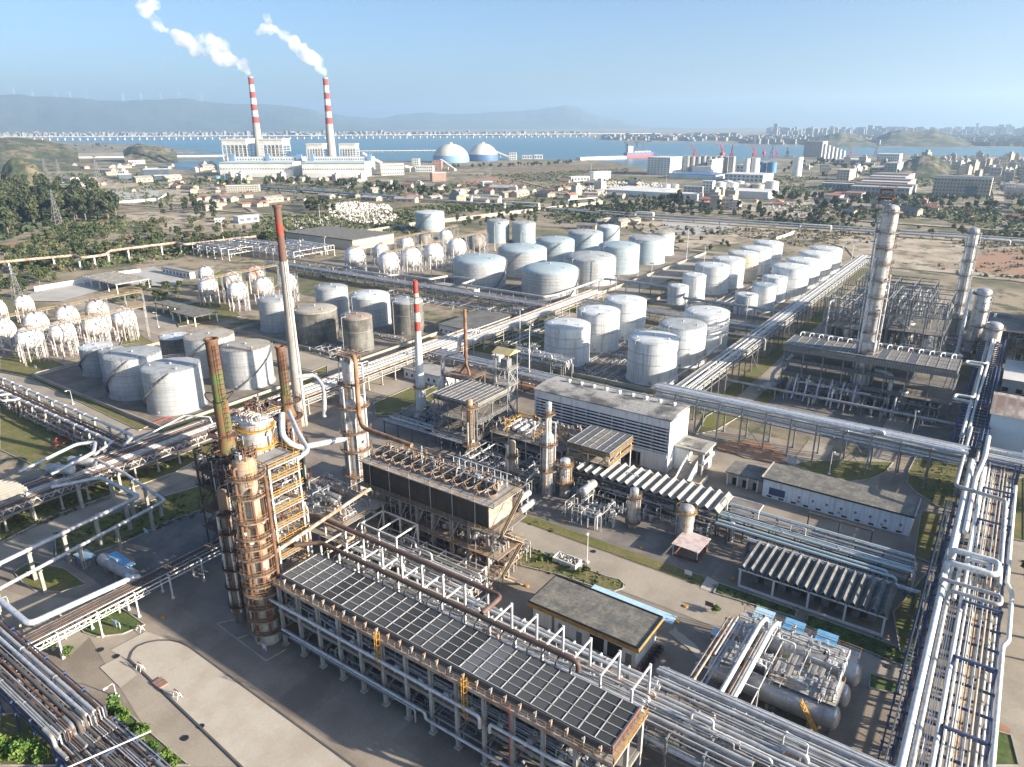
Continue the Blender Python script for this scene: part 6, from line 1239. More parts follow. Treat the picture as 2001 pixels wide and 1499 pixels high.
# ------------------------------------------------------------------ racks through the middle
rack('rack of pale pipes passing behind the louvred hall', 'x', -198, -95, 219.5, 228, (4.4, 6.6), 7, PALE, .85, 111, 'grey_steel', .34, .2, .3, brace=False)
rack('high rack of white pipes on tall legs right of the louvred hall', 'x', -94, -1.5, 219.8, 227.2, (9.6, 12.6), 7.6, ('silver', 'white_paint', 'white_paint', 'silver', 'silver_dull'), .95, 112, 'grey_steel', .42, .12, .45)
rack('long straight rack of silver pipes climbing past the two rows of white tanks', 'y', 231, 560, -92, -83.4, (8.4, 10.6), 8, ('silver', 'silver', 'silver_dull', 'galv', 'white_paint'), .9, 113, 'grey_steel', .36, .08, .28)
rack('low rack of pale pipes between the weathered tanks and the big domed tanks', 'y', 232, 372, -205, -195.5, (4.2, 6.0), 8, PALE, .85, 114, 'galv', .34, .15, .3, brace=False)
rack('rack running from the spheres past the front of the big domed tanks', 'x', -445, -206, 322, 331, (3.8, 5.8), 8.5, PALE, .75, 115, 'grey_steel', .34, .15, .28, brace=False)
rack('rack passing between the big domed tanks and the two long rows', 'x', -205, -93, 345, 353, (3.8, 5.8), 8.5, PALE, .75, 116, 'grey_steel', .34, .15, .28, brace=False)
pipeline('fat grey pipe on posts in front of the big domed tanks', [(-445, 336, 7.6), (-372, 337, 7.6), (-366, 331, 7.6), (-330, 331, 7.6), (-326, 337, 7.6), (-300, 337, 7.6), (-297, 352, 7.6), (-276, 352, 7.6), (-274, 336, 7.6), (-214, 336, 7.6), (-211, 345, 7.6), (-211, 400, 7.6), (-190, 402, 7.6), (-167, 400, 7.6), (-163, 392, 7.6), (-152, 392, 7.6), (-148, 378, 7.6), (-95, 378, 7.6)], .75, 'silver_dull', 9, 'grey_steel', .4, n=12)
pipeline('long grey pipe on short posts across the far process yard', [(-96, 267.4, 4.4), (2, 267.4, 4.4), (2, 238, 4.4)], .5, 'silver_dull', 13, 'concrete_post', .4, n=12)
pipeline('grey pipe arching over the long straight rack', [(-99, 284, 8), (-99, 300, 8), (-99, 300, 14), (-80, 300, 14), (-80, 300, 9)], .4, 'silver_dull', posts=False)
pipeline('grey pipe on posts beside the right three white tanks', [(-98, 236, 8.2), (-98, 288, 8.2), (-94, 292, 8.2), (-94, 330, 8.2)], .42, 'silver_dull', 10, 'grey_steel', .36)
rack('tall loops of grey pipes in front of the rust streaked white tank', 'x', -168, -142, 238, 245, (6.4, 8.6), 5, ('silver_dull', 'galv', 'silver'), .9, 117, 'grey_steel', .34, .8, .3, brace=False)
for i, (a, b, c, d, n, lab) in enumerate(((-146, -124, 250, 334, 70, 'maze of low grey pipes on the floor between the six white tanks'), (-262, -250, 350, 560, 40, 'low pipes on the floor between the giant domed tanks'), (-318, -236, 242, 246, 50, 'clutter of pipes among the weathered tanks'), (-142, -122, 386, 560, 60, 'low pipes between the two long rows of white tanks'), (-262, -235, 206, 222, 40, 'white tangle of pipes in front of the dark streaked tanks'), (-320, -210, 306, 320, 60, 'low clutter of pipes before the fat grey pipe'), (-198, -176, 255, 330, 50, 'scattered pipework left of the six white tanks'))):
    manifold(lab, a, b, c, d, n, 1.2 if i not in (4, 5) else 2.5, 120 + i, ('silver_dull', 'galv', 'silver', 'grey_steel'), .22)
for a in (('long low grey shed beside the weathered tanks', -232, -212, 266, 300, 4.5, 'wall_white', 'dark_roof'), ('low white building with a dark roof near the banded stack', -200, -178, 206, 216, 4.2, 'wall_white', 'flat_roof'), ('small white cube hut by the pale rack', -182, -178.6, 244, 247.4, 3, 'wall_white', 'far_white'), ('white walled pump house before the giant domed tank', -300, -266, 338.5, 344, 4.6, 'wall_white', 'flat_roof'), ('small flat roofed house with a blue sign beside the high fan cooler', -136, -124, 128, 137, 4.2, 'wall_white', 'felt_pale'), ('narrow white house at the foot of the silver column', -150, -143, 128, 136, 5, 'wall_white', 'felt_pale'), ('white boxy equipment hut on the pale rack', -192, -184, 229.5, 235, 3.2, 'wall_blueish', 'far_white')):
    t, r = block(a[0], *a[1:8], .5)
    wins(t, a[1] + 1, a[3], 1.2, 1.1, 1.2, n=max(1, int((a[2] - a[1] - 2) / 3)), step=3)
    if 'blue sign' in a[0]: wins(t, a[2], a[3] + 2, .8, 4.5, 2.4, 'y', 'roof_blue', name='blue_sign')

# ------------------------------------------------------------------ big rack along the right edge
WH = ('white_paint', 'white_paint', 'silver', 'silver', 'silver_dull', 'pale_rusty', 'tan_pipe')
rack('very wide rack of white pipes on dark blue steel along the right edge', 'y', 62, 228, -.6, 11.2, (5.6, 8.4), 6.4, WH, .95, 131, 'blue_steel', .42, .05, .42, 5.4)
rack('narrow tray of thin pipes at the left flank of the right edge rack', 'y', 62, 200, -2.6, -1.0, (7.2,), 6.4, ('silver_dull', 'pale_rusty', 'galv'), .9, 132, 'blue_steel', .25, 0, .15, brace=False)
pipeline('fattest white pipe on the left side of the right edge rack', [(.6, 62, 9.6), (.6, 160, 9.6), (.6, 160, 12), (9.5, 160, 12), (9.5, 166, 12), (.9, 166, 12), (.9, 166, 9.6), (.9, 226, 9.6)], .62, 'white_paint', posts=False, n=14)
pipeline('white expansion loop inside the larger one on the right rack', [(3, 150, 9.6), (3, 161.5, 9.6), (3, 161.5, 11.6), (8, 161.5, 11.6), (8, 164.6, 11.6), (4, 164.6, 11.6), (4, 164.6, 9.6), (4, 222, 9.6)], .4, 'white_paint', posts=False, n=12)
pipeline('grey expansion loop bending across the right edge rack', [(1.9, 70, 9.5), (1.9, 150, 9.5), (1.9, 150, 11.4), (10.6, 150, 11.4), (10.6, 153.5, 11.4), (.2, 153.5, 11.4), (.2, 153.5, 10), (.2, 170, 9.6)], .42, 'silver_dull', posts=False, n=12)
pipeline('fat white pipe on the outer right side of the rack', [(11.8, 62, 9.2), (11.8, 140, 9.2), (12.6, 142, 9.2), (12.6, 160, 9.2), (11.6, 163, 9.2), (11.6, 215, 9.2)], .42, 'white_paint', posts=False, n=12)
pipeline('white pipe loop over the near end of the right edge rack', [(-2.2, 86, 9), (-2.2, 94, 10.8), (2, 95.5, 10.8), (2, 92, 10.8), (9, 92, 10.8), (9, 86, 9.5)], .34, 'white_paint', posts=False, n=12)
pipeline('tall grey pipe hoop at the corner of the high rack and the right edge rack', [(-1.2, 246, 12), (-1.2, 240, 12), (-1.4, 200, 12), (9.5, 198, 12), (10.2, 160, 10)], .5, 'silver_dull', posts=False, n=12)
pipeline('fat white pipe rising at the corner of the two right racks', [(2.6, 180, 9.8), (2.6, 214, 9.8), (3.6, 222, 13), (3.6, 238, 13)], .6, 'white_paint', posts=False, n=12)
for i in range(9):
    y = 72 + i * 19
    t = thing('gantry_frame', 'dark blue steel frame standing over the right edge rack', 'frame', (5.4, y, 8.4), 0, 'blue frames over the right edge rack'); MB().beam((4.6, y, 8.2), (4.6, y, 11.4), .4).beam((11, y, 8.2), (11, y, 11.4), .4).beam((4.6, y, 11.2), (11, y, 11.2), .4).build('frame', 'blue_steel', t)
rack('white pipes on a teal beam crossing beyond the right edge rack', 'x', 4, 45, 226, 234, (9.2, 11), 8, ('white_paint', 'silver', 'white_paint'), .9, 133, 'blue_steel', .4, .1, .45)

# ------------------------------------------------------------------ process unit on the right
tower('tallest white column with dark ladders, thickest tower of the right unit', -38.6, 283, [(3.2, 0), (3.2, 24), (2.75, 25), (2.6, 72)], 'cladding', (7, 14, 21, 28, 35, 41, 47, 53, 58.5, 64, 71), 'column_ring', pipes=7, pipem='silver', noz=6, seed=141, pw=1.1, railm='rust_dark')
steel('rusty davit frame on top of the tallest white column', -42.5, -38.5, 280.5, 283.5, (75.5, 78.5), 2, 2, 'rust_dark', 'rust_dark', 'rust_dark', z0=73.6, brace=True, pw=.22)
t = thing('ladder_tower', 'dark ladder run with landings up the left side of the tallest white column', 'ladder', (-43, 281.5, 0))
for i in range(11): MB().ladder(-42.2, 282, 5 + i * 6.2, 11.6 + i * 6.2, -1, -.2, .7, False, .07).build('ladder', 'grey_steel', t); MB().box(-43.4, -41.6, 280.8, 283.0, 10.8 + i * 6.2, 10.9 + i * 6.2).build('landing', 'galv', t)

fx0, fx1, fy0, fy1 = -66, -9.2, 276.5, 292
t = steel('wide deck of grey fan coolers on steel legs beside the tallest column', fx0, fx1, fy0, fy1, (8, 13.5, 18.4), 9, 3, 'grey_steel', 'grating', 'galv', 'cooler_frame', 'air cooler', .4)
fan_grid(t, fx0 - .4, fx1 + .4, fy0 + .5, fy1, 20, 18, 3, ['cooler_pale', 'fin_grey', 'cooler_pale'], 'galv', 1.3, 9, per=1)
MB().box(fx0 - .6, fx1 + .6, fy0 - .75, fy0 - .6, 17.6, 19.2).build('fascia', 'cooler_pale', t)
for i in range(16): x = fx0 + 1.5 + i * 3.5; MB().pipe([(x, fy1 - .5, 19.9), (x, fy1 + .4, 21.2), (x + 1.2, fy1 + 1.4, 21.2), (x + 1.2, fy1 + 2, 18)], .22, 7).build('branch_pipe', 'silver', t)
pipeline('long silver header along the rear of the wide fan cooler deck', [(-64, 294.5, 20.6), (-9, 294.5, 20.6)], .55, 'silver_dull', 9, 'grey_steel', .3, tee=False)
for i, (x0, x1, y0, y1, lv, nx, lab) in enumerate(((-62, -40, 318, 350, (7, 13, 19, 25, 31), 5, 'big open steel structure with vessels behind the fan cooler deck'), (-38, -18, 322, 352, (7, 13, 20, 27, 33), 4, 'tall steel structure right of the big open one'), (-60, -28, 372, 396, (8, 15, 22, 29), 5, 'rear steel structure with white vessels on its top floor'), (14, 44, 330, 360, (7, 13, 19), 4, 'dark steel structure at the right edge beyond the blue rack'), (12, 46, 378, 420, (8, 14, 21), 4, 'farther dark steel structure at the right edge'), (-4, 12, 372, 396, (8, 14), 3, 'middle steel structure behind the slender white columns'), (12, 48, 286, 308, (7, 13, 18), 4, 'steel structure at the right edge behind the ribbed shed'), (20, 70, 440, 480, (9, 16, 24), 5, 'farthest dark steel structure at the right edge'), (-62, -30, 405, 440, (8, 15), 4, 'low steel structure far behind the tallest column'))):
    steel(lab, x0, x1, y0, y1, lv, nx, 4, 'grey_steel', 'grating', 'grey_steel', pw=.5, decks=range(0, len(lv) - 1, 2) if len(lv) > 3 else None)
    manifold('pipework inside the ' + lab.split(' behind')[0].split(' with')[0].split(' at the')[0].split(' right of')[0], x0, x1, y0, y1, 80, max(lv) - 2, 150 + i, ('silver', 'silver_dull', 'galv', 'grey_steel'), .35)
    manifold('valves and small pipes on the top floor of the ' + lab.split(' behind')[0].split(' with')[0].split(' at the')[0].split(' right of')[0], x0, x1, y0, y1, 26, 3, 160 + i, ('silver_dull', 'galv', 'grey_steel'), .25, lv[-2])
for i, (x, y, r, h, lab) in enumerate(((-53, 330, 2.6, 17, 'bright'), (-45, 328, 2.6, 19, 'tall'), (-32, 336, 2.8, 20, 'broad'), (-24, 332, 2.4, 17, 'dull'), (-50, 382, 2.6, 24, 'far left'), (-36, 384, 2.6, 24, 'far right'))):
    tower(lab + ' silver reactor standing inside the steel structures of the right unit', x, y, [(r, 0), (r, h)], 'cladding', (h * .6,), 'grating', pipes=3, noz=2, seed=170 + i, pw=.8, lad=False, name='reactor', cat='vessel')
tower('slender white column, taller one of the pair at the right, behind the fan deck', -18.6, 404, [(2.9, 0), (2.9, 12), (2.5, 13), (2.4, 52)], 'cladding', (10, 17, 24, 31, 38, 45, 51), 'column_ring', pipes=5, pipem='silver', noz=4, seed=181, pw=1.2, railm='grey_steel')
tower('shorter fat white column beside the slender one at the right', -8.5, 372, [(3.1, 0), (3.1, 30)], 'cladding', (8, 15, 22, 29), 'column_ring', pipes=5, pipem='silver', noz=3, seed=182, pw=1.2, railm='grey_steel')
tower('squat white vessel with a rusty crown right of the fat white column', -2, 366, [(3.4, 0), (3.4, 17)], 'cladding', (9, 16), 'column_ring', pipes=3, noz=2, seed=183, pw=1, lad=False)
pipeline('fat white pipe running down the fat white column and over the yard', [(-13, 371, 30), (-13.4, 369, 29), (-13.4, 366, 4), (-14, 350, 3.5), (-36, 335, 3.5), (-36, 330, 2)], .8, 'silver', posts=False, n=12)
pipeline('white pipe arching from the tallest column to the yard', [(-34.6, 282, 14), (-30, 281, 14), (-28.5, 280, 13), (-28.5, 279.5, 3)], .8, 'silver', posts=False, n=12)
tower('squat tank with a round platform and bent pipe beside the tallest column', -24, 281, [(1.7, 0), (1.7, 8)], 'cladding', (7,), 'rust_plat', pipes=2, noz=1, seed=184, pw=1.1, lad=False, name='upright_drum', cat='vessel')
pipeline('bent white pipe rising from the squat tank', [(-24, 281, 8.6), (-24, 281, 11), (-22, 281, 12.5), (-21, 281, 15)], .45, 'silver', posts=False)
drum('long tan drum with a white round end on the far yard', (-71, 270.5, 3), (-66, 284, 3), 1.5, 'silver_dull', 2, bands=1)
pipeline('thick duct climbing from the long tan drum to the fan cooler deck', [(-69, 275, 4.4), (-69, 275, 8), (-66, 278, 12), (-63, 278, 16)], .7, 'silver_dull', posts=False)
for i in range(6):
    x = -60 + i * 4.2
    pipeline('slanting silver pipe coming down in front of the wide fan cooler deck', [(x, 277, 9), (x, 274, 7), (x, 272, 2), (x, 270, .8)], .3, 'silver', posts=False)['group'] = 'slanting pipes before the fan cooler deck'
manifold('dense dark pipework under the wide fan cooler deck', -64, -12, 270, 292, 130, 7, 190, ('silver', 'silver_dull', 'galv', 'grey_steel', 'silver'), .35, vessels=8)
manifold('pipework on the yard between the fan deck and the reactors', -60, -12, 296, 318, 80, 5, 191, ('silver', 'silver_dull', 'galv', 'grey_steel'), .35, vessels=6)
manifold('pipework around the slender white columns', -26, 8, 355, 400, 80, 6, 192, ('silver', 'silver_dull', 'galv', 'grey_steel'), .35, vessels=6)
rack('blue slatted rack with two white pipes between the right hand structures', 'y', 240, 420, -5.4, 3.6, (8, 10.4), 3.2, ('blue_steel', 'blue_steel', 'silver'), .5, 193, 'blue_steel', .34, 0, .2, brace=False)
pipeline('white pipe pair with a square kink on the blue slatted rack', [(-3, 240, 11.6), (-3, 272, 11.6), (-8, 272, 11.6), (-8, 277, 11.6), (-2.6, 277, 11.6), (-2.6, 318, 11.6), (-8, 318, 11.6), (-8, 322, 11.6), (-1.5, 322, 11.6), (-1.5, 395, 11.6)], .5, 'white_paint', posts=False, n=12)
pipeline('second white pipe on the blue slatted rack', [(-1.6, 240, 11.4), (-1.6, 274, 11.4), (-1.2, 300, 11.4), (-.2, 395, 11.4)], .4, 'white_paint', posts=False, n=12)
def gable_shed(label, x0, x1, y0, y1, h, wall, roof):
    t = thing('industrial_shed', label, 'shed', ((x0 + x1) / 2, (y0 + y1) / 2, 0)); ym = (y0 + y1) / 2; MB().box(x0, x1, y0, y1, 0, h).build('wall', wall, t)
    r = h + (y1 - y0) * .12; MB().add([(x0 - .6, y0 - .8, h + .05), (x1 + .6, y0 - .8, h + .05), (x1 + .6, y1 + .8, h + .05), (x0 - .6, y1 + .8, h + .05), (x0 - .6, ym, r), (x1 + .6, ym, r)], [(0, 1, 5, 4), (2, 3, 4, 5), (0, 4, 3), (1, 2, 5), (3, 2, 1, 0)]).build('roof', roof, t); return t
t = gable_shed('ribbed brown and cream roofed shed with a plain pale blue front', 3.2, 44, 254, 276, 15, 'shed_blue', 'rib_roof')
t, r = block('white flat roofed building at the right edge beyond the ribbed shed', 5, 44, 312, 340, 9.5, 'wall_white', 'far_white'); wins(t, 5, 318, 4, 2, 1.5, n=5, step=5); wins(t, 5, 312, 5, 2, 1.6, n=8, step=4.5)

for i, (x, y, r, h) in enumerate(((22, 345, 2.2, 30), (34, 342, 1.8, 36), (24, 398, 2.4, 34), (38, 405, 2.0, 40), (44, 460, 2.4, 44), (30, 300, 1.8, 26))): tower('hazy grey column at the right edge, ' + ('left of the near pair', 'right of the near pair', 'left of the farther pair', 'right of the farther pair', 'farthest of all', 'nearest of all')[i], x, y, [(r, 0), (r, h)], 'cladding', (h * .4, h * .7, h * .95), 'column_ring', pipes=3, noz=1, seed=210 + i, pw=.9, lad=False)
manifold('pipework on the ground along the right edge', 8, 48, 286, 360, 70, 6, 220, ('silver', 'silver_dull', 'galv', 'grey_steel'), .35, vessels=5)
# ------------------------------------------------------------------ far buildings, all standing where they are on the plain
def proj_x(p):
    q = Vector(p) - Vector((0, 0, CAMH)); return q.dot(rt) / q.dot(fw) * F + 1000.5
def reach(c, d, x):                         # metres from c along d until column x of the photograph
    lo, hi = 0.0, 900.0; s = proj_x(c + d * .1) > proj_x(c)
    for _ in range(40):
        m = (lo + hi) / 2
        if (proj_x(c + d * m) < x) == s: lo = m
        else: hi = m
    return lo
def far_frame(l, r):
    A, B = at(*l), at(*r); u = B - A; return A, u.length, math.atan2(u.y, u.x)
def far(name, label, cat, l, r, yt, dep, wall='far_white', roof='far_white', rows=0, cols=0, group=None, par=.8, band=None, wh=.5, over=.3):
    A, L_, rz = far_frame(l, r); h = hgt((A + at(*r)) / 2, yt)
    t = thing(name, label, cat, A, rz, group)
    MB().box(0, L_, 0, dep, 0, h).build('wall', wall, t, True)
    MB().box(-over, L_ + over, -over, dep + over, h, h + par).build('roof', roof, t, True)
    if rows:
        dx, dz = L_ / cols, h / rows; src = None
        for i in range(cols):
            for j in range(rows):
                x, z = (i + .5) * dx, (j + .55) * dz
                if src is None: src = MB().box(-dx * .3, dx * .3, -.15, .05, -dz * wh / 2, dz * wh / 2).build('window', 'far_window', t, True); w_ = src
                else: w_ = src.copy(); C.objects.link(w_)
                w_.location = (x, 0, z)
    if band: MB().box(.01, L_ - .01, -.12, -.01, h * band[0], h * band[1]).build('band', band[2], t, True)
    return t, L_, h
def corner(name, label, cat, c, xl, xr, yt, wall, roof, rows=0, cols=0, side=0, wh=.5):
    """building square to the works: c its near corner, xl / xr the columns where its two visible faces end"""
    p = at(*c); a = reach(p, Vector((-1, 0, 0)), xl); b = reach(p, Vector((0, 1, 0)), xr); h = hgt(p, yt)
    t = thing(name, label, cat, p, 0); MB().box(-a, 0, 0, b, 0, h).build('wall', wall, t, True); MB().box(-a - .3, .3, -.3, b + .3, h, h + .9).build('roof', roof, t, True)
    if rows:
        src = None
        for i in range(cols):
            for j in range(rows):
                if src is None: src = MB().box(-a / cols * .25, a / cols * .25, -.2, .05, -h / rows * wh / 2, h / rows * wh / 2).build('window', 'far_window', t, True); w_ = src
                else: w_ = src.copy(); C.objects.link(w_)
                w_.location = (-a * (i + .5) / cols, 0, h * (j + .55) / rows)
    if side: 
        for j in range(rows or 3):
            for i in range(side): MB().box(-.05, .2, b * (i + .35) / side, b * (i + .65) / side, h * (j + .4) / (rows or 3), h * (j + .75) / (rows or 3)).build('window', 'far_window', t, True)
    return t, a, b, h
# power station: two turbine halls, four boiler houses, two chimneys
for k, (l, r, yt, lab) in enumerate((((431, 345), (574, 345), 318, 'left long white turbine hall of the power station'), ((592, 346), (714, 346), 318, 'right long white turbine hall of the power station'))):
    t, L_, h = far('turbine_hall', lab, 'power station', l, r, yt, 60, 'far_white', 'roof_pale_blue', 1, 26, band=(.90, .99, 'roof_green'), wh=.07)
    MB().box(0, L_, 60.5, 90, 0, h * 1.28).build('bunker_bay', 'far_white', t, True); MB().box(0, L_, 60.4, 90.2, h * 1.28, h * 1.3).build('bay_roof', 'roof_pale_blue', t, True)
    for f_ in ((0, .06), (.5, .55), (.93, 1.0)) if k == 0 else ((0, .05), (.94, 1)): MB().box(L_ * f_[0], L_ * f_[1], 58, 66, h * 1.0, h * 1.5).build('stair_block', 'blue_block', t, True)
    for i in range(26): MB().box(L_ * (i + .3) / 26, L_ * (i + .7) / 26, 60.2, 60.6, h * 1.07, h * 1.2).build('window', 'far_window', t, True)
    MB().box(L_ * .1, L_ * .9, -16, -1, 0, h * .28).build('low_annex', 'far_white', t, True)
for (x0, x1, yt, lab) in ((440, 487, 271.5, 'tall open boiler house, far left of four'), (512, 557, 271.5, 'tall open boiler house right of the left chimney'), (603, 634, 280.5, 'smaller open boiler house left of the right chimney'), (666, 697, 280.5, 'smaller open boiler house, far right of four')):
    A, L_, rz = far_frame((x0, 332), (x1, 332)); h = hgt(A, yt); t = thing('boiler_house', lab, 'boiler house', A, rz)
    MB().box(0, L_, 0, L_ * .9, h * .80, h * .95).build('roof_box', 'far_white', t, True); MB().box(-1, L_ + 1, -1, L_ * .9 + 1, h * .95, h).build('roof', 'boiler_roof', t, True)
    MB().box(L_ * .2, L_ * .8, L_ * .2, L_ * .7, h * .2, h * .79).build('boiler', 'boiler_grey', t, True); MB().box(0, L_, 2, L_ * .9, 0, h * .42).build('lower_wall', 'far_white', t, True)
    for i in range(7): MB().beam((L_ * i / 6, 0, h * .3), (L_ * i / 6, 0, h * .8), 1.5).build('column', 'far_white', t, True); MB().beam((L_ * i / 6, L_ * .9, h * .3), (L_ * i / 6, L_ * .9, h * .8), 1.5).build('column', 'far_white', t, True)
    for j in range(5): MB().beam((0, 0, h * (.45 + .08 * j)), (L_, 0, h * (.45 + .08 * j)), 1.2).beam((L_, 0, h * (.45 + .08 * j)), (L_, L_ * .9, h * (.45 + .08 * j)), 1.2).beam((0, 0, h * (.45 + .08 * j)), (0, L_ * .9, h * (.45 + .08 * j)), 1.2).build('floor_beam', 'boiler_steel', t, True)
    for i in range(0, 6, 2): MB().beam((L_ * i / 6, 0, h * .45), (L_ * (i + 1) / 6, 0, h * .6), .9).beam((L_ * (i + 1) / 6, 0, h * .6), (L_ * i / 6, 0, h * .77), .9).build('brace', 'boiler_steel', t, True)
CH = []
for (xb, yb, yt, lab) in ((509.5, 322, 150, 'left red and white banded chimney of the power station'), (650, 324, 152, 'right red and white banded chimney of the power station')):
    p = at(xb, yb); h = hgt(p, yt); t = thing('chimney', lab, 'chimney', p); CH.append((p.x, p.y, h)); R0, R1 = 12.5, 6.2
    rz_ = lambda z: R1 + (R0 - R1) * (1 - z / h) ** 1.35
    cut = [0, .485, .555, .625, .695, .765, .835, .915, .985, 1.0]
    for i, (a, b) in enumerate(zip(cut, cut[1:])):
        pr = [(rz_(h * (a + (b - a) * k / 4)), h * (a + (b - a) * k / 4)) for k in range(5)]
        if i == 8: pr = [(R1 + .6, h * a), (R1 + .6, h), (R1 - 1, h), (R1 - 1, h - 8)]
        MB().lathe(0, 0, pr, 24).build('shaft' if i == 0 else 'band', 'chim_concrete' if i in (0, 8) else ('chim_red' if i % 2 else 'chim_white'), t, True)
def cyl(name, label, cat, x0, x1, yb, yt, m, roof, cone=.15, group=None, n=24):
    p = at((x0 + x1) / 2, yb); r = (x1 - x0) / 2 * depth(p) / F; u = Vector((p.x, p.y, 0)).normalized(); p = p + u * r; h = hgt(p, yt)
    t = thing(name, label, cat, p, 0, group); MB().lathe(0, 0, [(r, 0), (r, h)], n).build('shell', m, t, True); MB().lathe(0, 0, [(r + .2, h - .1), (r + .2, h + .1), (r * .5, h + r * cone * .8), (.05, h + r * cone)], n).build('roof', roof, t, True)
    MB().ring(0, 0, h, r, 1.2, .18, n=12).build('railing', 'galv', t, True)
    return t
for a in ((420, 432, 350, 345, 'tank_cyan', 'low cyan tank, leftmost by the power station'), (436, 450, 350, 344, 'tank_cyan', 'low cyan tank in the middle by the power station'), (451, 465, 349, 341, 'tank_teal', 'teal green tank, right of the cyan ones'), (510, 520, 342, 334, 'tank_green', 'dark green tank before the turbine hall')): cyl('storage_tank', a[5], 'tank', a[0], a[1], a[2], a[3], a[4], a[4])
for (x0, x1, yb, yt, lab) in ((845, 918, 318, 281, 'left cream and blue coal dome'), (914, 974, 315, 280, 'right cream and deep blue coal dome')):
    p = at((x0 + x1) / 2, yb); r = (x1 - x0) / 2 * depth(p) / F; u = Vector((p.x, p.y, 0)).normalized(); p = p + u * r * .8; h = hgt(p, yt); t = thing('coal_dome', lab, 'dome', p)
    prof = [(r * math.cos(a * math.pi / 40), h * (math.sin(a * math.pi / 40) * .9 + .1)) for a in range(21)]
    k = 4; MB().lathe(0, 0, [(r, 0)] + prof[:k + 1], 40).build('base_band', 'dome_low' if x0 > 900 else 'dome_low2', t, True); MB().lathe(0, 0, prof[k:20] + [(.05, h)], 40).build('cap', 'dome_top', t, True)
    MB().tube((0, 0, h - 1), (0, 0, h + 3), 5, 12).build('vent', 'far_white', t, True)
for a in (((746, 343), (790, 342), 321, 22, 3, 12, 'white three storey office beside the power station'), ((845, 333), (863, 333), 314, 18, 4, 3, 'white conveyor tower with a red cap before the left dome'), ((805, 324), (819, 324), 311, 16, 3, 3, 'white conveyor tower behind the office'), ((812, 336), (846, 336), 325, 20, 2, 8, 'low white building below the conveyor tower'), ((995, 313), (1009, 313), 299, 16, 3, 3, 'white tower right of the domes'), ((1020, 311), (1040, 311), 304, 16, 1, 4, 'low white pump house on the shore'), ((1044, 311), (1060, 311), 303, 16, 1, 3, 'second low white pump house on the shore'),
          ((282, 350), (333, 349), 331, 16, 4, 14, 'dark glazed slab building on the left plain'), ((302, 353), (351, 352), 343, 14, 1, 6, 'white building in front of the dark glazed slab'), ((233, 351), (258, 350), 341, 14, 2, 6, 'white two storey block left of the dark glazed slab'), ((232, 349), (246, 349), 335, 12, 3, 3, 'white block behind the two storey block'), ((442, 376), (507, 375), 363, 10, 3, 14, 'long cream three storey block below the power station'), ((150, 352), (176, 351), 347.5, 14, 1, 5, 'long low white shed on the left plain'), ((252, 321), (284, 320), 314, 18, 1, 6, 'white sheds on the left shore'), ((120, 360), (136, 360), 357, 10, 1, 3, 'small white shed beyond the dark wood'), ((420, 435), (440, 434), 428, 8, 1, 3, 'small white hut on the bare ground'),
          ((467, 437), (507, 433), 423, 12, 1, 3, 'white flat roofed house on the bare ground left of the lattice stack'), ((700, 352), (715, 352), 346, 10, 1, 3, 'small white hut right of the turbine halls'), ((845, 355), (872, 354), 338, 12, 4, 8, 'red brown five storey block with balconies'), ((944, 364), (962, 363), 355.5, 12, 1, 3, 'small white cube on the scrub plain'), ((1160, 353), (1193, 351), 336, 14, 4, 7, 'white four storey block on the right scrub plain'), ((1116, 355), (1152, 354), 346, 18, 1, 6, 'low white sheds left of the four storey block')):
    t, L_, h = far('building', a[6], 'building', a[0], a[1], a[2], a[3], 'far_white' if 'cream' not in a[6] and 'red' not in a[6] and 'dark' not in a[6] else {'c': 'wall_cream', 'r': 'wall_pink', 'd': 'dark_glass'}[[w_ for w_ in a[6].split() if w_ in ('cream', 'red', 'dark')][0][0]], 'roof_red' if 'red cap' in a[6] else 'far_white', a[4], a[5])
def conveyor(label, a, b, za, zb, w_=5, m='far_white'):
    A, B = at(*a), at(*b); t = thing('conveyor', label, 'conveyor', (A.x, A.y, 0)); P, Q = Vector((A.x, A.y, za)), Vector((B.x, B.y, zb)); MB().beam(P, Q, w_, w_ * .8).build('gallery', m, t)
    k = max(2, int((Q - P).length / 45))
    for i in range(1, k): p = P.lerp(Q, i / k); MB().beam((p.x, p.y, 0), (p.x, p.y, p.z - 1), 1.6).build('trestle', 'far_white', t)
conveyor('white inclined conveyor leaving the right end of the power station', (712, 340), (748, 340), 42, 22)
conveyor('white conveyor running down beside the left dome', (862, 330), (890, 334), 20, 2); conveyor('white conveyor leaning on the right dome', (960, 312), (995, 312), 28, 8); conveyor('conveyor from the office to the white tower', (790, 338), (812, 334), 14, 6)
A, B = at(698, 298.5), at(852, 297); t = thing('causeway', 'long white jetty reaching across the bay behind the power station', 'jetty', (A.x, A.y, 0)); MB().beam((A.x, A.y, 6), (B.x, B.y, 6), 12, 2).build('deck', 'far_white', t)
for i in range(30): p = A.lerp(B, (i + .5) / 30); MB().beam((p.x, p.y, 0), (p.x, p.y, 5), 4).build('pile', 'concrete_post', t)
A, B = at(1130, 313), at(1220, 310); t = thing('causeway', 'pale pier leading to the red hulled ship', 'jetty', (A.x, A.y, 0)); MB().beam((A.x, A.y, 4), (B.x, B.y, 4), 22, 8).build('deck', 'far_white', t)
A, B = at(60, 311), at(440, 306); t = thing('causeway', 'long low white causeway on the left shore', 'jetty', (A.x, A.y, 0)); MB().beam((A.x, A.y, 3), (B.x, B.y, 3), 14, 5).build('deck', 'far_white', t)
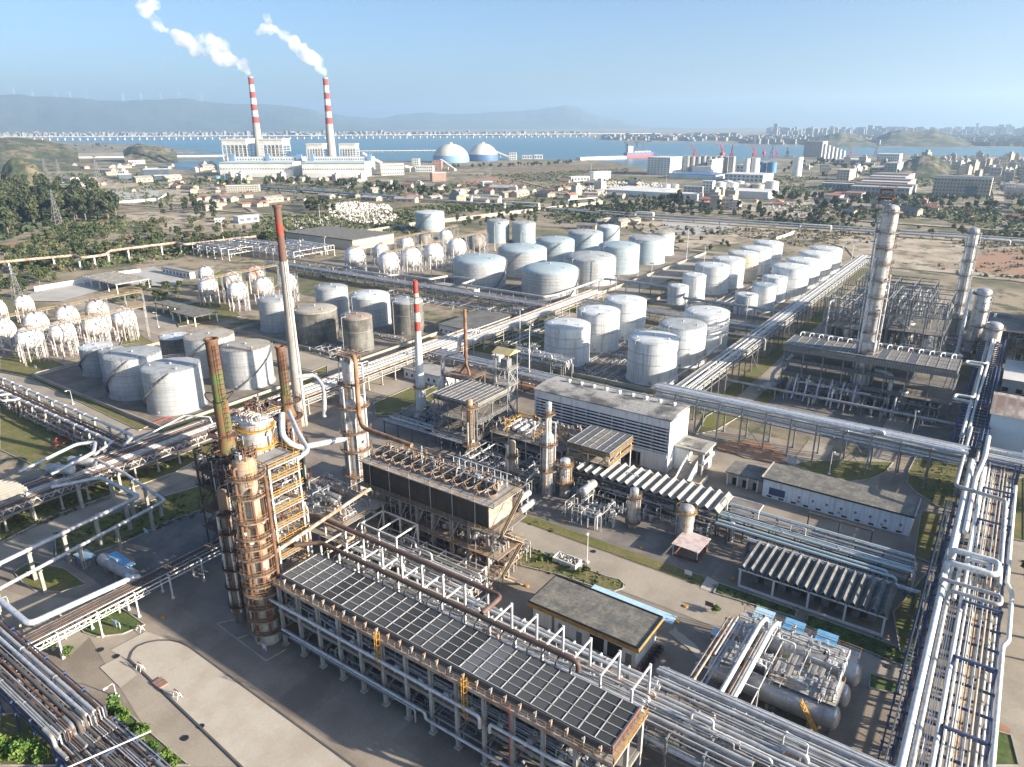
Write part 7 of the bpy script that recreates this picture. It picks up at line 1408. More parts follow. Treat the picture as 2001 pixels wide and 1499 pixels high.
# the long bridge over the bay
A, B = at(-60, 275.5), at(1290, 267.3); t = thing('bridge', 'very long white viaduct across the whole bay', 'bridge', (A.x, A.y, 0)); MB().beam((A.x, A.y, 24), (B.x, B.y, 24), 30, 4).build('deck', 'far_white', t)
for i in range(100): p = A.lerp(B, 1 - (1 - (i + .5) / 100) ** .999); MB().beam((p.x, p.y, 0), (p.x, p.y, 22), 7).build('pier', 'far_white', t)
# ship, gantry unloaders, harbour cranes
A, L_, rz = far_frame((1225, 309), (1279, 307.5)); s = thing('ship', 'red and blue hulled cargo ship at the pier', 'ship', A, rz)
hull = lambda z, k: [(-8 * k, 6), (0, 0), (L_ * .9, 0), (L_ + 6 * k, 9), (L_ * .9, 18), (0, 18)]
def loft(a, za, b, zb): return MB().add([(*p, za) for p in a] + [(*p, zb) for p in b], [tuple(reversed(range(6))), tuple(range(6, 12))] + [(i, (i + 1) % 6, 6 + (i + 1) % 6, 6 + i) for i in range(6)])
loft(hull(0, .3), .5, hull(0, .7), 9).build('hull', 'hull_red', s, True); loft(hull(0, .7), 9.02, hull(0, 1), 16).build('upper_hull', 'hull_blue', s, True)
MB().box(6, L_ * .22, 2, 16, 16, 34).build('deckhouse', 'far_white', s, True); MB().tube((8, 9, 34), (8, 9, 42), 3, 8).build('funnel', 'hull_blue', s, True)
for i in range(6): MB().box(L_ * (.3 + i * .1), L_ * (.37 + i * .1), 3, 15, 16, 19).build('hatch', 'far_white', s, True)
def gantry(label, x, yb, w_, h, boom):
    p = at(x, yb); t = thing('unloader_crane', label, 'crane', p, math.atan2(rt.y, rt.x))
    for a in (0, w_):
        for b in (0, 22): MB().beam((a, b, 0), (a + (w_ / 2 - a) * .2, b, h), 2.2).build('leg', 'crane_grey', t, True)
    MB().box(-3, w_ + 3, 4, 18, h, h + 7).build('machine_house', 'crane_grey', t, True); MB().beam((w_ / 2, 11, h + 3), (w_ / 2 + boom, 5, h + 6), 4).build('boom', 'crane_grey', t, True); MB().beam((w_ / 2, 11, h + 7), (w_ / 2, 11, h + 24), 2).beam((w_ / 2, 11, h + 24), (w_ / 2 + boom, 5, h + 7), 1).beam((w_ / 2, 11, h + 24), (0, 14, h + 5), 1).build('mast', 'crane_grey', t, True)
gantry('grey ship unloader at the stern of the red ship', 1223, 307, 22, 38, 30); gantry('grey ship unloader amidships of the red ship', 1244, 306, 24, 40, 34)
for i, (x, yb, yt, c) in enumerate(((1357, 316, 283, 'red'), (1410, 316, 279, 'red'), (1428, 316, 282, 'red'), (1473, 316, 280, 'red'), (1492, 308, 284, 'red'), (1507, 308, 284, 'red'), (1518, 308, 288, 'red'), (1538, 306, 285, 'tan'), (1710, 308, 283, 'grey'), (1663, 306, 287, 'red'))):
    p = at(x, yb); h = hgt(p, yt); t = thing('harbour_crane', c + ' slewing harbour crane ' + ('nearest the grain silos, leftmost', 'with its jib raised, second from the left', 'third from the left above the mills', 'above the white twin silos', 'above the blue silos', 'right of the one above the blue silos', 'close behind the blue silos', 'left of the grey silo block', 'over the white harbour block', 'behind the white harbour silos')[i], 'crane', p, math.atan2(rt.y, rt.x) + (i % 3) * .7); m = {'red': 'crane_red', 'tan': 'wall_tan', 'grey': 'crane_grey'}[c]; s_ = h / 60
    for a in (-6, 6):
        for b in (-6, 6): MB().beam((a * s_, b * s_, 0), (a * .6 * s_, b * .6 * s_, 20 * s_), 2 * s_).build('leg', m, t, True)
    MB().box(-6 * s_, 6 * s_, -6 * s_, 6 * s_, 20 * s_, 29 * s_).build('slew_house', m, t, True); MB().beam((0, 0, 29 * s_), (-3 * s_, 0, 47 * s_), 3.4 * s_).build('mast', m, t, True); MB().beam((3 * s_, 0, 28 * s_), (-18 * s_, 0, 60 * s_), 2.4 * s_).beam((-18 * s_, 0, 60 * s_), (-30 * s_, 0, 50 * s_), 1.8 * s_).beam((-3 * s_, 0, 47 * s_), (-18 * s_, 0, 59 * s_), 1.2 * s_).build('jib', m, t, True)
# mills, silos, works beyond the scrub on the right
corner('flour_mill', 'broad white mill block with rows of small windows', 'building', (1308, 343), 1264, 1334, 309, 'far_white', 'far_white', 8, 7, 0, .3)
corner('flour_mill', 'white mill tower with a stepped lit face', 'building', (1388, 345), 1352, 1406, 327, 'far_white', 'far_white'); corner('flour_mill', 'tall white mill block right of the grain silos', 'building', (1389, 344), 1380, 1421, 313, 'far_white', 'far_white', 6, 2, 0, .4)
corner('building', 'grey narrow tower block between the mill and the twin silos', 'building', (1431, 341), 1421, 1435, 307, 'wall_grey', 'wall_grey', 9, 2)
for i in range(8): cyl('grain_silo', 'grey grain silo in the row between the two white mills', 'silo', 1336 + i * 10.6, 1346.4 + i * 10.6, 340, 306 if i % 3 else 305, 'wall_grey', 'wall_grey', .05, 'grey grain silos behind the mills', 16)
cyl('grain_silo', 'white twin silo, left one', 'silo', 1450, 1463, 347, 310, 'far_white', 'far_white', .08); cyl('grain_silo', 'white twin silo, right one', 'silo', 1463.5, 1481, 347, 309, 'far_white', 'far_white', .08)
cyl('grain_silo', 'bright blue silo, left of two', 'silo', 1480, 1496, 337, 317, 'silo_blue', 'silo_blue', .2); cyl('grain_silo', 'bright blue silo, right of two', 'silo', 1498, 1516, 338, 317.5, 'silo_blue', 'silo_blue', .2); cyl('grain_silo', 'tall slim white cement silo', 'silo', 1546, 1565, 345, 307, 'far_white', 'far_white', .05)
corner('building', 'white office with dark windows before the twin silos', 'building', (1474, 347), 1437, 1483, 325, 'far_white', 'far_white', 3, 5)
corner('warehouse', 'long blue roofed warehouse below the mills', 'warehouse', (1398, 352), 1306, 1420, 343, 'far_white', 'roof_blue'); corner('building', 'white block with pilasters below the office', 'building', (1490, 357), 1415, 1510, 343, 'far_white', 'far_white', 2, 9)
for i, (a, b, yb, yt, m) in enumerate(((1294, 1310, 375, 361, 'far_white'), (1310.5, 1326, 375, 361, 'far_white'), (1412, 1430, 367, 354, 'far_white'), (1437, 1453, 367, 355, 'far_white'), (1393, 1417, 375, 357, 'far_white'), (1418, 1442, 374, 358, 'far_white'), (1445, 1468, 374, 361, 'wall_cream'), (1469, 1492, 375, 361, 'wall_cream'), (1493, 1519, 380, 355.5, 'far_white'))):
    cyl('storage_tank', ('small white tank, left of a pair by the pale sheds', 'small white tank, right of a pair by the pale sheds', 'white tank peeping behind the front row, left', 'white tank peeping behind the front row, right', 'white domed tank next to the white cube block', 'white domed tank, second from the cube block', 'cream tank in the far tank row', 'cream tank, right of the other cream one', 'largest white tank at the right end of the far row')[i], 'tank', a, b, yb, yt, m, m, .25)
for a in ((1391, 378, 1371, 1396, 355, 'far_white', 'far_white', 4, 3, 'white cube block beside the far tank row'), (1362, 392, 1222, 1374, 381, 'far_white', 'far_white', 0, 0, 'very long low pale shed on the right plain'), (1288, 384, 1178, 1330, 377, 'far_white', 'far_white', 0, 0, 'pale low shed behind the very long one'), (1500, 390, 1405, 1520, 377, 'far_white', 'far_white', 0, 0, 'long low pale shed below the far tank row'), (1372, 378, 1335, 1380, 366, 'wall_grey', 'far_white', 2, 5, 'grey white factory block below the mills'),
          (1658, 353, 1634, 1668, 333, 'wall_cream', 'wall_cream', 4, 4, 'cream five storey block alone on the right'), (1756, 317, 1712, 1762, 302, 'far_white', 'far_white', 3, 10, 'white harbour block with windows on the right'), (1604, 308, 1569, 1614, 277, 'wall_grey', 'wall_grey', 0, 0, 'huge grey silo block by the harbour'), (1690, 322, 1635, 1700, 313, 'far_white', 'far_white', 1, 9, 'long white building below the harbour silos'), (1640, 392, 1612, 1660, 384, 'far_white', 'roof_red', 0, 0, 'low red roofed house on the scrub'), (1682, 390, 1647, 1690, 379, 'wall_grey', 'roof_red', 1, 5, 'grey hall with a dark red roof'), (1750, 345, 1725, 1762, 320, 'wall_grey', 'wall_grey', 5, 4, 'grey block of flats behind the long halls')):
    corner('building', a[9], 'building', (a[0], a[1]), a[2], a[3], a[4], a[5], a[6], a[7], a[8])
for i in range(6): cyl('grain_silo', 'white silo in the row by the harbour', 'silo', 1606 + i * 7.5, 1612.5 + i * 7.5, 310 + i * .5, 282 + i * 2.5, 'far_white', 'far_white', .1, 'white harbour silos', 14)
t, a, b, h = corner('factory_hall', 'huge tan hall with a pale ribbed roof at the far right', 'hall', (1932, 386), 1820, 1934, 351, 'wall_tan', 'far_white', 5, 17, 0, .5)
for i in range(5): MB().box(-a * 1.0, 0, b * .2 * i + 1, b * .2 * i + b * .1, h + .9, h + 3).build('roof_ridge', 'rib_pale', t, True)
MB().box(-a * .42, -a * .22, -.35, -.01, h * .05, h * .62).build('portal', 'dark_glass', t, True)
for k in range(3): t, a, b, h = corner('factory_hall', ('long hall with stepped white and brown roofs, nearest of three', 'long hall with stepped white and brown roofs, middle of three', 'long hall with stepped roofs, farthest of three')[k], 'hall', (1775 - k * 4, 384 - k * 11), 1661 + k * 18, 1790 - k * 2, 369 - k * 11, 'wall_grey', 'rib_pale', 2, 14); MB().box(-a, 0, b * .3, b * .6, h + .9, h + 3).build('roof_step', 'roof_brown', t, True)
t, a, b, h = corner('factory_hall', 'smaller stepped hall left of the three long ones', 'hall', (1676, 372), 1604, 1690, 361, 'wall_grey', 'rib_pale', 1, 10); MB().box(-a, 0, b * .3, b * .6, h + .9, h + 2.5).build('roof_step', 'roof_brown', t, True)
# houses of the villages: three kinds, copied
def house_proto(name, w_, d, h, fl, wall, roof, flat):
    t = thing(name, 'x', 'house'); MB().box(-w_ / 2, w_ / 2, -d / 2, d / 2, 0, h).build('wall', wall, t)
    if flat: MB().box(-w_ / 2 - .2, w_ / 2 + .2, -d / 2 - .2, d / 2 + .2, h, h + .5).box(-w_ * .1, w_ * .35, -d * .2, d * .3, h + .5, h + 3).build('roof', roof, t)
    else: MB().add([(-w_ / 2 - .5, -d / 2 - .5, h + .02), (w_ / 2 + .5, -d / 2 - .5, h + .02), (w_ / 2 + .5, d / 2 + .5, h + .02), (-w_ / 2 - .5, d / 2 + .5, h + .02), (-w_ / 2 - .5, 0, h + d * .25), (w_ / 2 + .5, 0, h + d * .25)], [(0, 1, 5, 4), (2, 3, 4, 5), (0, 4, 3), (1, 2, 5), (3, 2, 1, 0)]).build('roof', roof, t)
    for j in range(fl):
        for i in range(3): MB().box(-w_ * .36 + i * w_ * .28, -w_ * .22 + i * w_ * .28, -d / 2 - .06, -d / 2 + .02, (j + .35) * h / fl, (j + .75) * h / fl).build('window', 'far_window', t)
    return t
HP = [house_proto('house', 11, 9, 10, 3, 'house_pale', 'house_pale', True), house_proto('house', 10, 9, 13, 4, 'wall_tan', 'wall_grey', True), house_proto('house', 14, 8, 4, 1, 'wall_cream', 'roof_red', False), house_proto('low_shed', 26, 10, 5, 1, 'wall_tan', 'shed_roof', False)]
used = [False] * 4
def village(label, group, poly, n, kinds, smin=.8, smax=1.4):
    P = px(*poly); xs = [p.x for p in P]; ys = [p.y for p in P]; k = 0; g = 0
    while k < n and g < 4000:
        g += 1; p = (rnd.uniform(min(xs), max(xs)), rnd.uniform(min(ys), max(ys)))
        if not inside(p, P): continue
        i = rnd.choice(kinds); s = rnd.uniform(smin, smax); o = HP[i] if not used[i] else dup(HP[i], (0, 0, 0)); used[i] = True
        o.location = (*p, 0); o.rotation_euler.z = rnd.choice((0, 1.57, .3, -.5)); o.scale = (s, s, s * rnd.uniform(.8, 1.3)); o['label'] = label; o['group'] = group; k += 1
village('pale or cream house among the clustered houses below the far white tanks', 'houses below the far tanks', [(1364, 385), (1430, 388), (1448, 412), (1380, 414), (1362, 400)], 16, (0, 1, 2))
village('small house on the bare ground between the dark wood and the lattice stack', 'houses on the bare left ground', [(380, 382), (520, 384), (560, 400), (420, 412), (380, 400)], 22, (2, 2, 3), .7, 1.1)
village('small pale building on the left plain before the shore', 'scattered buildings on the left plain', [(120, 330), (330, 318), (420, 325), (420, 345), (330, 342), (150, 345)], 26, (0, 2, 3, 3), .8, 1.5)
village('low white shed near the foot of the power station', 'sheds by the power station', [(420, 352), (720, 352), (700, 358), (440, 358)], 14, (3, 0), .7, 1.2)
village('low pale building on the scrub plain in the middle distance', 'buildings on the middle scrub plain', [(760, 372), (1240, 360), (1260, 392), (900, 402), (780, 390)], 26, (3, 3, 0, 2), .8, 1.4)
village('house in the hazy village on the right plain', 'houses of the right village', [(1780, 318), (1990, 316), (2040, 345), (1940, 350), (1800, 335)], 60, (0, 1, 1), .9, 1.7)
village('low building among the trees by the right harbour', 'buildings by the right harbour', [(1560, 320), (1780, 322), (1800, 342), (1640, 350), (1560, 350)], 28, (0, 3, 1), .8, 1.6)
village('building at the hazy right edge beyond the scrub', 'buildings at the right edge', [(1940, 352), (2030, 350), (2030, 390), (1945, 385)], 18, (0, 1, 3), .9, 1.5)
village('low shed or wall lot on the built up plain', 'sheds across the built up plain', [(0, 350), (430, 352), (900, 362), (1260, 352), (1270, 394), (880, 400), (560, 395), (240, 380)], 70, (3, 3, 2), .5, 1.3)
village('low building along the scrub on the right', 'low buildings on the right scrub', [(1450, 395), (1640, 390), (2040, 402), (2040, 440), (1700, 425)], 26, (3, 2), .5, 1.0)
village('blue roofed site hut or container on the storage yard', 'site huts on the storage yard', [(1095, 440), (1240, 430), (1250, 446), (1120, 452)], 12, (3,), .5, .8)
def town(label, poly, n, hmin, hmax, seed, wmax=45):     # far towns across the water that read as one pale mass
    rr = random.Random(seed); mb = MB(); P = px(*poly); xs = [p.x for p in P]; ys = [p.y for p in P]; k = 0
    while k < n:
        x, y = rr.uniform(min(xs), max(xs)), rr.uniform(min(ys), max(ys))
        if not inside((x, y), P): continue
        w_, d, h = rr.uniform(12, wmax), rr.uniform(12, 30), rr.uniform(hmin, hmax) * (1.5 if rr.random() < .06 else 1); mb.box(x - w_ / 2, x + w_ / 2, y - d / 2, y + d / 2, 0, h); k += 1
    o = mb.build('far_town', 'far_town'); tag(o, label, 'town', None, 'stuff')
town('pale mass of far town houses along the opposite shore', [(-120, 270), (400, 267.5), (1150, 265.5), (1150, 262.5), (400, 262.5), (-120, 263)], 900, 8, 30, 1)
town('hazy pale town beyond the right water', [(1440, 281), (1600, 284), (2060, 287), (2060, 268), (1700, 268), (1440, 270)], 700, 8, 24, 2, 60)
town('thin pale town on the far horizon to the right', [(1180, 274), (1440, 277), (1440, 266), (1180, 266)], 260, 8, 22, 3, 60)
town('faint towers of the far city at the right horizon', [(1500, 266), (2060, 266), (2060, 258), (1500, 258)], 260, 20, 60, 4, 60)
# pylons and turbines
def pylon(label, xb, yb, yt, m='grey_steel'):
    p = at(xb, yb); h = hgt(p, yt); t = thing('power_pylon', label, 'pylon', p); mb = MB(); b = h * .11; n = 9
    w_ = lambda f: b * (1 - f) ** 1.3 + h * .012
    for i in range(n):
        f0, f1 = i / n, (i + 1) / n; a, c = w_(f0), w_(f1); q0 = [(a, a), (-a, a), (-a, -a), (a, -a)]; q1 = [(c, c), (-c, c), (-c, -c), (c, -c)]
        for k in range(4): mb.beam((*q0[k], f0 * h), (*q1[k], f1 * h), h * .008); mb.beam((*q0[k], f0 * h), (*q1[(k + 1) % 4], f1 * h), h * .0045); mb.beam((*q1[k], f1 * h), (*q1[(k + 1) % 4], f1 * h), h * .0045)
    mb.build('lattice', m, t, True)
    for f_, l in ((.72, .14), (.82, .17), (.92, .12)): MB().beam((-h * l * .8, -h * l * .3, f_ * h), (h * l * .8, h * l * .3, f_ * h), h * .016).beam((-h * l * .8, -h * l * .3, f_ * h), (0, 0, f_ * h + h * .05), h * .007).beam((h * l * .8, h * l * .3, f_ * h), (0, 0, f_ * h + h * .05), h * .007).build('cross_arm', m, t, True)
for a in ((113, 438, 371, 'grey lattice pylon standing before the dark wood'), (92, 352, 310, 'pale pylon left of a pair on the left plain'), (117, 350, 311, 'pale pylon right of a pair on the left plain'), (192, 352, 302, 'lone pale pylon near the white blocks'), (66, 362, 334, 'small pale pylon behind the wood'), (36, 585, 517, 'short lattice mast among the bushes at the left edge')): pylon(a[3], *a[:3])
for i, (x, y) in enumerate(((30, 187), (65, 190), (112, 192), (139, 193), (172, 196), (242, 197), (278, 197), (315, 195), (352, 194), (395, 198))):
    d = rt * (x - 1000.5) + dn * (y + 4 - 749.5) + fw * F; k = 13950 / math.hypot(d.x, d.y); p = Vector((d.x * k, d.y * k, CAMH + d.z * k)); t = thing('wind_turbine', 'tiny pale wind turbine on the crest of the far mountains', 'wind turbine', p, 0, 'wind turbines on the mountain crest')
    MB().tube((0, 0, -20), (0, 0, 120), 3, 6, 1.8).build('mast', 'far_white', t, True)
    for j in range(3): a = i + j * 2.094; MB().beam((0, 0, 120), (rt.x * 55 * math.cos(a), rt.y * 55 * math.cos(a), 120 + 55 * math.sin(a)), 3).build('blade', 'far_white', t, True)
# pipe corridor and fences crossing the scrub
def corridor(label, pts, n, z, r, m, post, step=22, gap=1.6):
    P = [at(*p) for p in pts]; t = thing('pipe_corridor', label, 'pipeline', P[0])
    for i in range(n): MB().pipe([Vector((p.x, p.y + (i - n / 2) * gap, z)) for p in P], r, 7, 8).build('pipe', m, t)
    for a, b in zip(P, P[1:]):
        k = int((b - a).length / step)
        for i in range(k): p = a.lerp(b, (i + .5) / k); MB().beam((p.x, p.y - n * gap / 2, z - r - .2), (p.x, p.y + n * gap / 2, z - r - .2), .5).beam((p.x, p.y, 0), (p.x, p.y, z - r - .2), .6).build('support', post, t)
corridor('blue pipe corridor crossing the plain below the power station', [(510, 370), (780, 391)], 4, 4.0, .9, 'blue_pipe', 'concrete_post')
corridor('pale pipe corridor crossing the scrub behind the tank farms', [(780, 391), (1000, 406), (1235, 428), (1600, 452), (2080, 486)], 4, 3.5, .7, 'silver_dull', 'concrete_post', 26)
corridor('second pale pipe corridor behind the first', [(880, 396), (1235, 421), (1600, 445), (2080, 478)], 3, 2.6, .6, 'galv', 'concrete_post', 26)
for i, (a, b, yt) in enumerate((((1240, 428), (1275, 430), 414), ((1562, 451), (1622, 455), 438), ((1908, 478), (1972, 483), 466), ((920, 398), (977, 402), 380), ((985, 408), (1052, 412), 394), ((1110, 406), (1165, 402), 390))):
    A, B = at(*a), at(*b); h = hgt(A, yt); t = thing('pipe_bridge', 'white portal of pipes ' + ('over the corridor behind the far tanks', 'over the corridor in the middle right', 'over the corridor at the right edge', 'far left over the scrub road', 'on the scrub behind the sphere rows', 'beside the pale sheds')[i], 'pipe bridge', (A.x, A.y, 0))
    for k in range(3): o = Vector((0, k * 1.6, 0)); MB().pipe([A + o, A + o + Vector((0, 0, h)), B + o + Vector((0, 0, h)), B + o], .5, 7).build('pipe', 'white_paint', t)
    MB().beam((A.x, A.y + 1.6, 0), (A.x, A.y + 1.6, h - .6), .6).beam((B.x, B.y + 1.6, 0), (B.x, B.y + 1.6, h - .6), .6).beam((A.x, A.y + 1.6, h - .7), (B.x, B.y + 1.6, h - .7), .4).build('frame', 'white_steel', t)
def fence(label, pts, h, m='fence_wall', w_=.3):
    P = [at(*p) for p in pts]; mb = MB()
    for a, b in zip(P, P[1:]): mb.beam((a.x, a.y, h / 2), (b.x, b.y, h / 2), w_, h)
    return tag(mb.build('boundary_wall', m), label, 'wall')
fence('long pale boundary wall behind the sphere rows', [(594, 478), (640, 470), (815, 441), (1060, 412), (1180, 398)], 4); fence('white parapet wall of the left car park', [(68, 570), (186, 550)], 3.2, 'wall_white'); fence('white wall along the rear of the car park', [(180, 545), (275, 532)], 2.5, 'wall_white'); fence('pale wall at the edge of the storage yard', [(1516, 470), (1540, 462), (1552, 457)], 3, 'wall_white')
fence('white wall climbing beside the bare lot on the left', [(225, 398), (310, 392), (328, 380)], 3, 'wall_white')
# long shed and far left pipe on trestles
corner('warehouse', 'long dark roofed store in front of the pale boundary wall', 'warehouse', (690, 490), 560, 770, 471, 'wall_cream', 'felt_roof')
pipeline('rusty pipe on white trestles along the foot of the wooded slope', [at(-30, 515, 9), at(145, 499, 9), at(160, 504, 9), at(205, 498, 9), at(215, 490, 9), at(345, 474, 9), at(360, 478, 9), at(500, 462, 9)], 1.0, 'pale_rusty', 22, 'white_steel', 1.0)
for i, (x0, x1, y0, y1) in enumerate(((-548, -500, 330, 372), (-500, -450, 352, 392))): rack(('jumbled rack of pale pipes at the end of the rusty pipe', 'second jumbled rack beside the rusty pipe end')[i], 'x', x0, x1, y0, y1, (5, 8.5), 9, PALE, .5, 200 + i, 'white_steel', .4, .3, .5)
def canopy(label, p, w_, d, h, m, n=3, ribs=False):
    t = thing('open_shelter', label, 'shelter', p); MB().box(-w_ / 2, w_ / 2, -d / 2, d / 2, h, h + .4).build('roof', m, t, True)
    for i in range(n):
        for y in (-d / 2 + .6, d / 2 - .6): MB().beam((-w_ / 2 + .6 + (w_ - 1.2) * i / (n - 1), y, 0), (-w_ / 2 + .6 + (w_ - 1.2) * i / (n - 1), y, h), .5).build('column', 'wall_white', t, True)
    if ribs:
        for i in range(12): MB().box(-w_ / 2 + w_ * (i + .2) / 12, -w_ / 2 + w_ * (i + .5) / 12, -d / 2, d / 2, h + .42, h + .9).build('rib', 'dark_roof', t, True)
canopy('flat grey roofed open shelter on white columns among the spheres', at(382, 628), 22, 14, 5, 'felt_roof', 4); canopy('ribbed open canopy of the left car park', at(228, 560), 44, 22, 5.5, 'rib_pale', 5, True)
corner('building', 'low white store with a long roof beside the car park', 'building', (372, 545), 318, 382, 534, 'wall_white', 'felt_pale', 1, 8); canopy('long grey lean to roof left of the sphere group', at(345, 612), 30, 8, 4.5, 'felt_roof', 5)
# ------------------------------------------------------------------ trees and bushes
def leafy(parts, n, size, seed, droop=.0):
    """leaf clumps: small faces spread through the lobes, thicker towards their skins"""
    rr = random.Random(seed); mb = MB(); vs_ = []; fs_ = []
    tot = sum(l[3] ** 2 for l in parts)
    for cx, cy, cz, r, fz in parts:
        for _ in range(int(n * r * r / tot)):
            u, a = rr.uniform(-1, 1), rr.uniform(0, 6.283); k = math.sqrt(1 - u * u); q = r * (rr.random() ** .4) * rr.uniform(.8, 1.12)
            c = Vector((cx + q * k * math.cos(a), cy + q * k * math.sin(a), cz + q * u * fz))
            d1 = Vector((rr.uniform(-1, 1), rr.uniform(-1, 1), rr.uniform(-.7, .7))).normalized(); d2 = d1.cross(Vector((rr.uniform(-1, 1), rr.uniform(-1, 1), rr.uniform(-1, 1)))).normalized()
            s = size * rr.uniform(.6, 1.35); o = len(vs_)
            vs_ += [c - d1 * s - d2 * s * .5, c + d1 * s * .3 - d2 * s * .7, c + d1 * s, c + d2 * s * .75, c - d1 * s * .6 + d2 * s * .5]; fs_.append((o, o + 1, o + 2, o + 3, o + 4))
    return mb.add(vs_, fs_, False)
def tree_proto(name, cat, h, r, seed, m, n=420, size=.55, trunk=.35, tall=False, lobes=7):
    rr = random.Random(seed); t = thing(name, 'x', cat); P = []
    for i in range(lobes):
        a = rr.uniform(0, 6.283); z = h * rr.uniform(.42 if not tall else .3, .9); k = r * rr.uniform(.15, .62) * (1.15 - z / h * .45); P.append((k * math.cos(a), k * math.sin(a), z, r * rr.uniform(.34, .55), rr.uniform(.65, .95) if not tall else rr.uniform(.9, 1.5)))
    P.append((0, 0, h * .82, r * .45, .9))
    leafy(P, n, size, seed).build('crown', m, t, True)
    mb = MB(); mb.tube((0, 0, 0), (0, 0, h * .55), trunk, 7, trunk * .55)
    for p in P[:5]: mb.tube((0, 0, h * .35), (p[0] * .9, p[1] * .9, p[2]), trunk * .4, 5, trunk * .12)
    mb.build('trunk', 'bark', t, True)
    return t
TP = {'dark': [tree_proto('evergreen_tree', 'tree', 14, 4.6, 1, 'leaf_dark', 520, .75), tree_proto('evergreen_tree', 'tree', 17, 4.2, 2, 'leaf_dark', 560, .75, tall=True, lobes=9), tree_proto('evergreen_tree', 'tree', 12, 5.0, 3, 'leaf_dark', 520, .75)],
      'mid': [tree_proto('broadleaf_tree', 'tree', 8, 3.8, 4, 'leaf_mid', 380, .6), tree_proto('broadleaf_tree', 'tree', 7, 3.4, 5, 'leaf_mid', 360, .55)],
      'belt': [tree_proto('roadside_tree', 'tree', 11, 4.4, 6, 'leaf_dark', 300, .95), tree_proto('roadside_tree', 'tree', 10, 5.0, 7, 'leaf_mid', 300, .95)],
      'bush': [tree_proto('bush', 'bush', 3.4, 2.6, 8, 'leaf_mid', 220, .5, .12), tree_proto('bush', 'bush', 3.0, 2.8, 9, 'leaf_dry', 200, .5, .12)],
      'bright': [tree_proto('garden_bush', 'bush', 3.2, 1.9, 10, 'leaf_bright', 900, .2, .1), tree_proto('garden_bush', 'bush', 2.4, 1.7, 11, 'leaf_bright', 800, .2, .1)]}
TU = {id(o): False for v in TP.values() for o in v}
def plant(kind, p, s, label, group=None):
    o = rnd.choice(TP[kind])
    if TU[id(o)]: o = dup(o, (0, 0, 0))
    else:
        TU[id(o)] = True; KIDS.setdefault(o.name, list(o.children))
    o.location = p; o.rotation_euler.z = rnd.uniform(0, 6.28); o.scale = (s * rnd.uniform(.85, 1.15), s * rnd.uniform(.85, 1.15), s * rnd.uniform(.85, 1.2)); o['label'] = label
    if group: o['group'] = group
    elif 'group' in o: del o['group']
    return o
def grove(kind, label, group, poly, n, s0, s1, zf=None):
    P = px(*poly); xs = [p.x for p in P]; ys = [p.y for p in P]; k = g = 0
    while k < n and g < 20000:
        g += 1; p = (rnd.uniform(min(xs), max(xs)), rnd.uniform(min(ys), max(ys)))
        if inside(p, P): plant(kind, (*p, 0), rnd.uniform(s0, s1), label, group); k += 1
def row(kind, label, group, pts, n, s0, s1, jit=4):
    P = [at(*p) for p in pts]; L_ = [(b - a).length for a, b in zip(P, P[1:])]; T = sum(L_)
    for i in range(n):
        s = T * (i + rnd.random()) / n; k = 0
        while s > L_[k] and k < len(L_) - 1: s -= L_[k]; k += 1
        p = P[k].lerp(P[k + 1], min(1, s / L_[k])); plant(kind, (p.x + rnd.uniform(-jit, jit), p.y + rnd.uniform(-jit, jit), 0), rnd.uniform(s0, s1), label, group)
grove('dark', 'tall dark tree in the dense wood at the left edge', 'dense dark wood on the left', [(-50, 470), (-50, 380), (60, 380), (120, 386), (200, 402), (238, 416), (228, 432), (130, 434), (60, 450), (10, 470)], 250, 1.3, 1.95)
grove('mid', 'bushy green tree on the slope below the dark wood', 'trees on the wooded slope', [(-20, 520), (20, 485), (120, 452), (240, 436), (330, 440), (420, 448), (530, 458), (560, 478), (480, 490), (380, 500), (240, 510), (120, 530)], 95, .7, 1.35)
grove('bush', 'low bush on the slope below the dark wood', 'bushes on the wooded slope', [(-20, 530), (20, 480), (120, 445), (240, 430), (400, 430), (560, 455), (590, 485), (480, 495), (240, 520), (120, 540)], 90, .8, 1.8)
grove('dark', 'dark round tree among the bare fields right of the wood', 'trees on the bare fields', [(300, 392), (350, 388), (410, 402), (430, 430), (330, 452), (310, 420)], 16, .7, 1.15)
grove('dark', 'dark tree in the clump behind the tip of the lattice stack', 'clump behind the lattice stack', [(560, 404), (600, 398), (655, 408), (660, 418), (600, 420)], 18, .7, 1.05)
row('belt', 'tree in the belt in front of the power station', 'tree belt before the power station', [(400, 366), (520, 362), (650, 364), (760, 374), (880, 386)], 75, .8, 1.5, 22)
row('belt', 'tree in the dark belt at the foot of the coal domes', 'tree belt below the coal domes', [(880, 330), (960, 328), (1060, 324), (1120, 320)], 40, .7, 1.1, 14)
grove('mid', 'small tree in the scrub behind the spheres', 'scrub trees behind the spheres', [(870, 415), (1000, 400), (1180, 398), (1260, 410), (1230, 430), (1060, 436), (900, 446)], 85, .6, 1.1)
grove('dark', 'dark tree in the belt along the pipe corridor', 'trees along the pipe corridor', [(1180, 404), (1290, 396), (1400, 412), (1520, 422), (1700, 438), (1690, 446), (1500, 438), (1330, 424), (1200, 418)], 75, .55, .95)
grove('dark', 'large round dark tree beside the very long pale shed', 'big trees by the long pale shed', [(1286, 400), (1320, 392), (1350, 400), (1340, 410), (1290, 410)], 9, .9, 1.3)
grove('belt', 'tree on the hazy plain right of the mills', 'trees right of the mills', [(1500, 390), (1560, 375), (1640, 400), (1760, 395), (1960, 400), (2030, 396), (2030, 412), (1800, 412), (1620, 416), (1520, 405)], 60, .7, 1.3)
grove('belt', 'tree in the hazy woods between harbour and halls', 'woods between harbour and halls', [(1560, 315), (1700, 325), (1790, 322), (1830, 345), (1700, 352), (1560, 350), (1500, 360)], 60, .8, 1.5)
